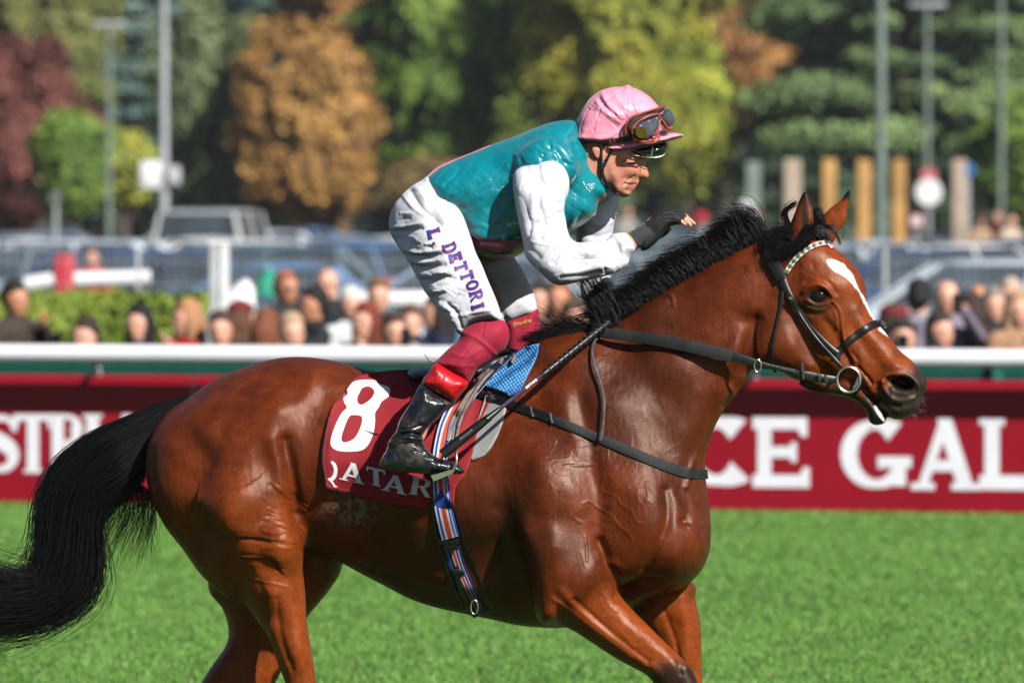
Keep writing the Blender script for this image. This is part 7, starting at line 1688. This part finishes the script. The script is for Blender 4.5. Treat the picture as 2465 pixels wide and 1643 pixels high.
basic('thread_gold', SR(220, 170, 70), .5)
script = [[(1237,787),(1238,777)], [(1236,777),(1242,774)], [(1237,782),(1241,780)], [(1243,784),(1244,778),(1247,777)], [(1250,782),(1247,780),(1250,777),(1252,776),(1253,781)], [(1255,781),(1256,775)], [(1256,777),(1259,774),(1261,779)], [(1263,778),(1264,768)], [(1269,770),(1264,775),(1269,777)], [(1271,776),(1272,770)], [(1274,773),(1278,771),(1276,769),(1274,773),(1279,775)]]
print_on([thick([tuple(q_) for q_ in cr(s_, 4)] if len(s_) > 2 else s_, 1.5) for s_ in script], (0, 0), (1, 0), (0, 1), 1, SK, 'stitched_name', MAT['thread_gold'], jk, off=.0015)
# --- boots
m = basic('boot_leather', (.012, .013, .018), .30, nz=30, var=.5, coat=.25, bmp=(60, .5, .004))
t = MAT['boot_leather'].node_tree; b = t.nodes['Principled BSDF']; du = ramp(t, noise(t, 26, 6, .75), [(.50, (0, 0, 0)), (.66, (1, 1, 1))]); t.links.new(mixc(t, (.010, .011, .016, 1), (.075, .055, .04, 1), du), b.inputs['Base Color']); rq = N(t, 'ShaderNodeMapRange'); rq.inputs[3].default_value = .22; rq.inputs[4].default_value = .75; t.links.new(du, rq.inputs[0]); t.links.new(rq.outputs[0], b.inputs['Roughness']); b.inputs['Coat Weight'].default_value = .08
m, t, b = nt('boot_top'); mud = ramp(t, noise(t, 70, 4, .7), [(.58, (0, 0, 0)), (.66, (1, 1, 1))]); t.links.new(mixc(t, SR(196, 16, 24), SR(70, 36, 26), mud), b.inputs['Base Color']); b.inputs['Roughness'].default_value = .36; b.inputs['Coat Weight'].default_value = .15; bump(t, b, noise(t, 60, 4), .35, .004)
def boot(dy, dx, dyp):
    f = Field((-.44, -.46 if dy < 0 else .26, 1.14), (.08, -.26 if dy < 0 else .46, 1.50), .005); sh = lambda P: [(x+dx, y+dyp) for x, y in P]; c = abs(dy)
    s_ = 1 if dy > 0 else -1
    f.poly(sh([(1015,921),(1050,946),(1088,967),(1077,983),(1062,1000),(1047,1014),(1030,1030),(1020,1045),(1019,1062),(1026,1078),(1038,1090),(1058,1102),(1084,1109),(1102,1115),(1114,1124),(1120,1133),(1112,1140),(1090,1141),(1060,1139),(1030,1140),(990,1138),(950,1133),(916,1128),(913,1116),(919,1100),(930,1082),(937,1058),(953,1038),(958,1020),(966,1002),(988,969)]),
           [(1040+dx,960+dyp,s_*(c-.0),.056,.045),(990+dx,1030+dyp,s_*(c+.01),.048,.04),(970+dx,1090+dyp,s_*(c+.015),.042,.035),(1050+dx,1120+dyp,s_*(c+.02),.044,.022),(1100+dx,1128+dyp,s_*(c+.02),.034,.015)], k=0, smooth=3)
    me = f.mesh('boot', 1, 1)
    relief(me, [('s', sh([(940,1055),(980,1042),(1020,1050)]), 4, -.009), ('s', sh([(935,1068),(975,1052),(1018,1060)]), 4, .007), ('s', sh([(938,1080),(980,1066),(1022,1075)]), 3.5, -.006), ('s', sh([(960,1030),(985,1032),(1015,1024)]), 3, -.004), ('s', sh([(1000,1085),(1020,1092),(1030,1100)]), 3, -.004), ('s', sh([(950,1090),(960,1110),(955,1132)]), 2.2, -.002), ('s', sh([(1010,1138),(1020,1112),(1040,1106),(1050,1120),(1052,1138)]), 2.2, -.0025), ('s', sh([(915,1122),(1000,1133),(1115,1136)]), 2.4, -.002), ('s', sh([(1030,940),(1010,990),(985,1030)]), 9, .002)], extra=lambda V, n, px, py: .0012*vnoise(V, 45, 3)*(py-dyp < 1060)+.0008*vnoise(V, 90, 4)*(px-dx > 985)*(py-dyp < 1050))
    bo = link('boot', me, MAT['boot_leather'], jk)
    f = Field((-.30, -.44 if dy < 0 else .26, 1.40), (-.04, -.26 if dy < 0 else .44, 1.58), .005)
    f.poly(sh([(1049,872),(1090,893),(1130,919),(1112,946),(1089,968),(1050,950),(1013,923),(1030,898)]), [(1070+dx,920+dyp,s_*(c-.006),.058,.05),(1040+dx,890+dyp,s_*(c-.006),.055,.03),(1110+dx,930+dyp,s_*(c-.006),.055,.03)], k=0, smooth=2)
    me = f.mesh('boot_top', 1, 1); relief(me, [('s', sh([(1046+i*5, 880+i*2.6), (1033+i*5, 925+i*3)]), 1.8, -.0022) for i in range(6)]); link('boot_top', me, MAT['boot_top'], jk)
    return bo
mb = MB(); mb.tube([W(1046, 872, -.40), W(1036, 868, -.40), W(1020, 851, -.40)], [.003, .0035, .001], 6); mb.build('spur_strap', MAT['black_leather'], jk)
boot(-.352, 0, 0); boot(.352, 105, 20)
# --- cap, goggles, chin strap
f = Field((.10, -.16, 2.10), (.56, .16, 2.38), .0045)
dome = Hp((260,605),(262,540),(270,480),(285,420),(310,370),(340,322),(370,282),(410,245),(450,215),(505,197),(560,186),(610,184),(630,180),(645,172),(662,169),(680,174),(692,188),(740,204),(785,230),(820,252),(850,282),(880,315),(902,345),(930,400),(950,460),(965,510),(900,560),(760,600),(600,625),(480,640),(400,628),(330,622))
f.poly(dome, [(1490,250,0,.118,.10),(1430,260,0,.11,.09),(1450,338,0,.104,.02),(1400,335,0,.088,.02),(1500,342,0,.102,.02),(1560,330,0,.095,.02),(1580,290,0,.095,.05),(1400,290,0,.10,.06)], k=0, smooth=3)
f.poly(Hp((470,632),(560,618),(700,590),(850,560),(960,535),(1000,530),(1050,536),(1086,546),(1084,562),(1040,578),(960,602),(880,622),(800,646),(700,668),(600,681),(545,680),(505,666)), [(1480,360,0,.098,.012),(1560,345,0,.10,.014),(1630,328,0,.06,.009)], k=.006, smooth=3)
me = f.mesh('cap', 1, 1); r = np.random.default_rng(38)
hs = [('s', Hp((660,190),(560,240),(470,330),(430,420),(400,520)), 2.2, -.002), ('s', Hp((660,190),(655,300),(650,400),(640,480)), 2.2, -.002), ('s', Hp((670,190),(760,260),(840,340)), 2.2, -.002), ('s', Hp((640,185),(520,210),(420,280),(330,420),(300,560)), 2.2, -.002),
      ('s', Hp((470,230),(500,300),(560,370),(620,420)), 6, .0045), ('s', Hp((430,300),(470,360),(540,410),(600,450)), 6, .004), ('s', Hp((450,270),(500,340),(570,400)), 4, -.003), ('s', Hp((560,230),(600,300),(640,340)), 6, .003), ('s', Hp((700,240),(720,320),(740,380)), 5, .003), ('s', Hp((280,560),(400,580),(520,560),(640,500)), 6, .0028), ('s', Hp((300,590),(420,604),(540,585)), 4, -.002), ('b', *Hp((660,190))[0], 5, 4, 0, .004), ('s', Hp((860,570),(900,520),(940,480)), 4, .003), ('s', Hp((880,590),(940,540),(970,520)), 4, -.003)]
for i in range(22):
    x, y = Hp((r.uniform(300, 760), r.uniform(240, 580)))[0]; L = r.uniform(8, 26); a = R_(r.normal(50, 25)); hs.append(('s', [(x, y), (x+L*math.cos(a), y+L*math.sin(a))], r.uniform(2, 4), r.choice((-1, 1))*r.uniform(.0006, .0016)))
relief(me, hs, extra=lambda V, n, px, py: .0007*vnoise(V, 50, 2)); V = get_v(me); C = np.tile(np.array(SR(252, 158, 182)[:3]), (len(V), 1)); set_attr(me, 'tint', C); cap = link('cap', me, MAT['silk'], jk); SC_ = Surf(cap)
gg = empty('goggles', W(1580, 310, -.1), 'clear racing goggles with an orange brown rim pushed up on the pink cap', 'goggles')
basic('goggle_rim', SR(150, 62, 36), .45, nz=20); basic('goggle_foam', (.03, .02, .022), .7); basic('brass', SR(120, 112, 36), .3, metal=.9)
m, t, b = nt('goggle_lens'); b.inputs['Base Color'].default_value = (.06, .075, .10, 1); b.inputs['Roughness'].default_value = .06; b.inputs['Coat Weight'].default_value = 1; b.inputs['Alpha'].default_value = .88; b.inputs['Specular IOR Level'].default_value = .9
def blob(name, poly, ctrl, mat, parent, h=.0028, lo=None, hi=None, k=0, smooth=3):
    P = np.array(poly); y = np.array(ctrl)[:, 2]; w_ = np.array(ctrl)[:, 3]
    a = W(P[:, 0].min(), P[:, 1].max(), 0); b_ = W(P[:, 0].max(), P[:, 1].min(), 0)
    f = Field((a[0]-.015, (y-w_).min()-.015, a[2]-.015), (b_[0]+.015, (y+w_).max()+.015, b_[2]+.015), h); f.poly(poly, ctrl, k=k, smooth=smooth); return link(name, f.mesh(name, 1, 1), mat, parent)
blob('foam', Hp((648,500),(655,460),(690,418),(760,392),(850,362),(930,338),(940,352),(900,390),(840,410),(760,440),(715,480),(705,545),(670,545)), [(1520,300,-.112,.016,.012),(1580,262,-.085,.016,.010)], MAT['goggle_foam'], gg)
blob('lens', Hp((712,500),(750,450),(820,415),(895,402),(902,440),(890,500),(850,545),(800,572),(745,570),(716,540)), [(1530,318,-.128,.012,.011),(1580,290,-.098,.014,.011)], MAT['goggle_lens'], gg)
blob('lens', Hp((900,400),(925,365),(950,348),(985,362),(1008,395),(1020,435),(1008,478),(985,500),(955,490),(930,460),(905,440)), [(1606,284,-.045,.040,.012)], MAT['goggle_lens'], gg)
def rim(pts, y, r=.0036):
    P = cr(Hp(*pts), 5); ys = np.interp(np.linspace(0, 1, len(P)), np.linspace(0, 1, len(y)), y); mb = MB(); mb.tube([W(a, b, c) for (a, b), c in zip(P, ys)], r, 8); mb.build('rim', MAT['goggle_rim'], gg)
rim([(650,540),(645,500),(655,460),(690,418),(760,390),(850,360),(905,345),(938,338)], [-.12,-.125,-.118,-.10,-.08]); rim([(700,545),(695,505),(740,450),(815,408),(880,392),(906,396)], [-.132,-.142,-.135,-.115,-.10]); rim([(700,545),(715,580),(770,600),(840,592),(880,560),(895,500),(905,440),(925,440),(950,480),(975,505),(1000,498)], [-.13,-.138,-.13,-.118,-.10,-.09,-.085,-.08,-.075])
rim([(700,570),(730,600),(800,612),(880,600),(900,560)], [-.125,-.132,-.125,-.11], .003)
mb = MB(); c = W(*Hp((765,530))[0], -.146); mb.tube([(c[0], c[1]+.006, c[2]), (c[0], c[1]-.003, c[2])], .0165, 18); mb.build('vent', MAT['brass'], gg)
strap('strap', [(a, b, w_) for (a, b), w_ in zip(Hp((720,556),(640,575),(540,602),(450,628),(400,640),(350,632)), (10, 11, 11, 10, 9, 7))], SC_, MAT['black_leather'], gg, off=.004, th=.003)
mb = MB(); 
for P_ in (Hp((528,590),(560,584),(566,614),(536,622),(528,590)),): mb.tube([W(a, b, (SC_.y(a, b) or -.1)-.009) for a, b in P_], .0012, 6)
mb.build('strap_buckle', MAT['steel'], gg)
g2 = empty('goggles', W(1570, 362, -.05), 'second pair of black tinted goggles on the forehead under the cap peak', 'goggles')
blob('lens', Hp((650,672),(740,650),(860,622),(955,606),(965,640),(950,675),(925,702),(860,716),(790,712),(720,700)), [(1540,362,-.02,.062,.014),(1595,355,-.01,.045,.016)], MAT['plastic_black'] if 0 else basic('dark_lens', (.006, .007, .008), .06, spec=.8), g2)
mb = MB(); P = cr(Hp((700,700),(790,716),(860,720),(925,706),(950,678)), 5); mb.tube([W(a, b, y) for (a, b), y in zip(P, np.linspace(-.075, -.03, len(P)))], .0016, 6); mb.build('rim', MAT['steel'], g2)
mb = MB(); mb.tube([W(a, b, y) for (a, b), y in zip(Hp((850,640),(845,680),(842,716)), (-.07, -.078, -.075))], .0018, 6); mb.build('bridge', MAT['steel'], g2)
f = Field((.20, -.10, 2.0), (.32, .10, 2.20), .004)
f.chain([(1448,345,-.083,.006),(1446,375,-.080,.006),(1446,405,-.075,.006),(1454,432,-.069,.006),(1465,452,-.056,.006),(1480,462,-.03,.006)], k=.003); f.chain([(1476,356,-.078,.005),(1460,385,-.078,.005),(1449,408,-.076,.006)], k=.003); link('chin_strap', f.mesh('chin_strap', 0, 1), MAT['black_leather'], jk)
# --- glove of the near hand
f = Field((.34, -.27, 1.84), (.52, -.12, 2.02), .0026); KG = .006
f.poly([(1543,548),(1560,528),(1577,510),(1597,501),(1618,501),(1634,511),(1643,522),(1644,536),(1630,541),(1616,544),(1603,556),(1590,572),(1577,586),(1562,598),(1549,604),(1541,596)], [(1560,570,-.195,.036,.016),(1600,530,-.19,.048,.018),(1632,526,-.19,.046,.014)], k=0, smooth=3)
for i, (x0, y0, x1, y1) in enumerate(((1628,514,1642,518),(1632,516,1645,523),(1628,520,1641,527),(1622,524,1632,529))):
    yy = -.165-.020*i; f.chain([(1600,520+4*i,yy,.0125),(x0,y0,yy,.0118),(x1,y1,yy,.0112)], k=.004)
f.chain([(1562,570,-.158,.017),(1588,562,-.143,.0135),(1600,557,-.141,.012)], k=.006)
me = f.mesh('glove', 1, 1); relief(me, [('s', [(1596,512),(1612,508),(1628,516)], 3, .0012), ('s', [(1585,575),(1600,556),(1620,545),(1640,540)], 3, .0016), ('s', [(1590,560),(1600,548)], 2, -.0012), ('s', [(1600,520),(1620,518),(1640,526)], 2, -.0012), ('s', [(1598,530),(1618,528),(1636,533)], 2, -.001)], extra=lambda V, n, px, py: .0006*vnoise(V, 80, 2))
cloth_mat('glove_black', (.010, .010, .011), 900, .75, 0.0); cloth_mat('cuff_grey', (.04, .042, .046), 500, .85); gl = link('glove', me, MAT['glove_black'], jk); SG = Surf(gl)
mb = MB(); rings = []
for i, (x, y) in enumerate(((1529,578),(1535,574),(1541,570),(1548,566),(1555,562),(1562,558),(1567,555))):
    rr = (.027, .0285, .027, .0295, .028, .030, .029)[i]; ax = Vector((.80, 0, .60)); u = Vector((-.60, 0, .80)); c = Vector(W(x, y, -.203)); rings.append([c+u*rr*math.cos(a)*1.02+Vector((0, -1, 0))*rr*1.12*math.sin(a) for a in np.linspace(0, 2*math.pi, 20, endpoint=False)])
mb.loft(rings, caps=False); mb.build('glove_cuff', MAT['cuff_grey'], jk)
mb = MB(); c = Vector(W(1529, 577, -.203)); u = Vector((-.60, 0, .80)); mb.tube([c+u*.0265*math.cos(a)+Vector((0, -1, 0))*.030*math.sin(a) for a in np.linspace(0, 2*math.pi, 20)], .0016, 6, caps=False); mb.build('wrist_band', MAT['green_patch'], jk)
print_on([thick([(1559+i*1.7, 540-i*1.7-(1.5 if i % 2 else 0)) for i in range(10)], 1.3), thick([(1566,543),(1570,540)], 1.5)], (0, 0), (1, 0), (0, 1), 1, SG, 'print', MAT['cuff_grey'], jk, off=.0012)
# --- whip in the far hand, lying across the shoulder
wp = empty('whip', W(1260, 930, -.35), 'black jockey whip with a spiral wound handle lying across the shoulder', 'whip')
def wpt(t): return (1472+(1064-1472)*t, 770+(1094-770)*t, -.17+(-.43+.17)*min(t*1.25, 1)**.8)
mb = MB(); mb.tube([W(*wpt(t)) for t in np.linspace(0, .40, 30)], [.0115-.0025*t for t in np.linspace(0, 1, 30)], 10); mb.build('handle', MAT['black_leather'], wp)
mb = MB(); V = []
for i, t in enumerate(np.linspace(.01, .38, 150)):
    c = Vector(W(*wpt(t))); d = Vector(W(*wpt(t+.01)))-c; d.normalize(); u = Vector((0, -1, 0)); u = (u-d*u.dot(d)).normalized(); v = d.cross(u); a = t/.0285*2*math.pi; V.append(c+(u*math.cos(a)+v*math.sin(a))*(.0118-.0025*t/.38))
mb.tube(V, .0022, 5); mb.build('wrapping', basic('wrap', (.035, .035, .036), .5, nz=50), wp)
mb = MB(); mb.tube([W(*wpt(t)) for t in np.linspace(.385, .42, 6)], [.0095, .0098, .009, .0082, .007, .0062], 10); mb.build('collar', MAT['black_leather'], wp)
mb = MB(); mb.tube([W(*wpt(t)) for t in np.linspace(.40, .66, 12)], [.0062-.0006*t for t in np.linspace(0, 1, 12)], 8); sh = mb.build('shaft', basic('whip_violet', SR(62, 44, 78), .4, nz=120, var=.4), wp)
mb = MB(); mb.tube([W(*wpt(t)) for t in np.linspace(.655, .74, 8)], [.0058, .0072, .008, .0085, .009, .0095, .0105, .011], 10); mb.build('keeper', MAT['black_leather'], wp)
a, b_ = wpt(.72), wpt(1.0); fl = strap('flap', [(a[0], a[1], 18, a[2]-.004), ((a[0]*2+b_[0])/3, (a[1]*2+b_[1])/3, 23, (a[2]*2+b_[2])/3-.006), ((a[0]+b_[0]*2)/3, (a[1]+b_[1]*2)/3, 25, (a[2]+b_[2]*2)/3-.006), (b_[0], b_[1], 25, b_[2]-.006)], SB, MAT['black_leather'], wp, th=.016)
SW = Surf(sh, fl); x0, y0, _ = wpt(.505); ux, uy = (1472-1064)/521., (770-1094)/521.
for i, ch in enumerate('DETTORI'):
    P, w = slab_letter(ch, t=.26, s=.2, ser=.02); q_ = 5.0
    # printed on a pale label
    bl = (x0+ux*(i*4.9)+uy*-3.0, y0+uy*(i*4.9)+ux*3.0); print_on(P, bl, (ux*4.2, uy*4.2), (uy*6.0, -ux*6.0), w, SW, 'letter', MAT['cuff_grey'] if 0 else MAT['letter_white'], wp, off=.0012)
for i, ch in enumerate('PROCUSH'): pass
x0, y0, _ = wpt(.885)
pr = {'P': [[(0,0),(0,1),(.6,.95),(.6,.5),(0,.48)]], 'R': [[(0,0),(0,1),(.6,.9),(.5,.5),(0,.5)], [(.2,.5),(.65,0)]], 'O': [[(.3,0),(0,.5),(.3,1),(.6,.5),(.3,0)]], 'C': [[(.6,.9),(.2,1),(0,.5),(.2,0),(.6,.1)]], 'U': [[(0,1),(0,.2),(.3,0),(.6,.2),(.6,1)]], 'S': [[(.6,.9),(.2,1),(.1,.6),(.5,.4),(.4,0),(0,.1)]], 'H': [[(0,0),(0,1)], [(0,.5),(.6,.5)], [(.6,0),(.6,1)]]}
for i, ch in enumerate('PROCUSH'):
    bl = (x0+ux*(i*5.6)-uy*-2.2, y0+uy*(i*5.6)+ux*2.2); print_on([thick(s_, .22) for s_ in pr[ch]], bl, (ux*4.6, uy*4.6), (uy*5.2, -ux*5.2), 1, SW, 'letter', MAT['pad_grey'], wp, off=.0012)
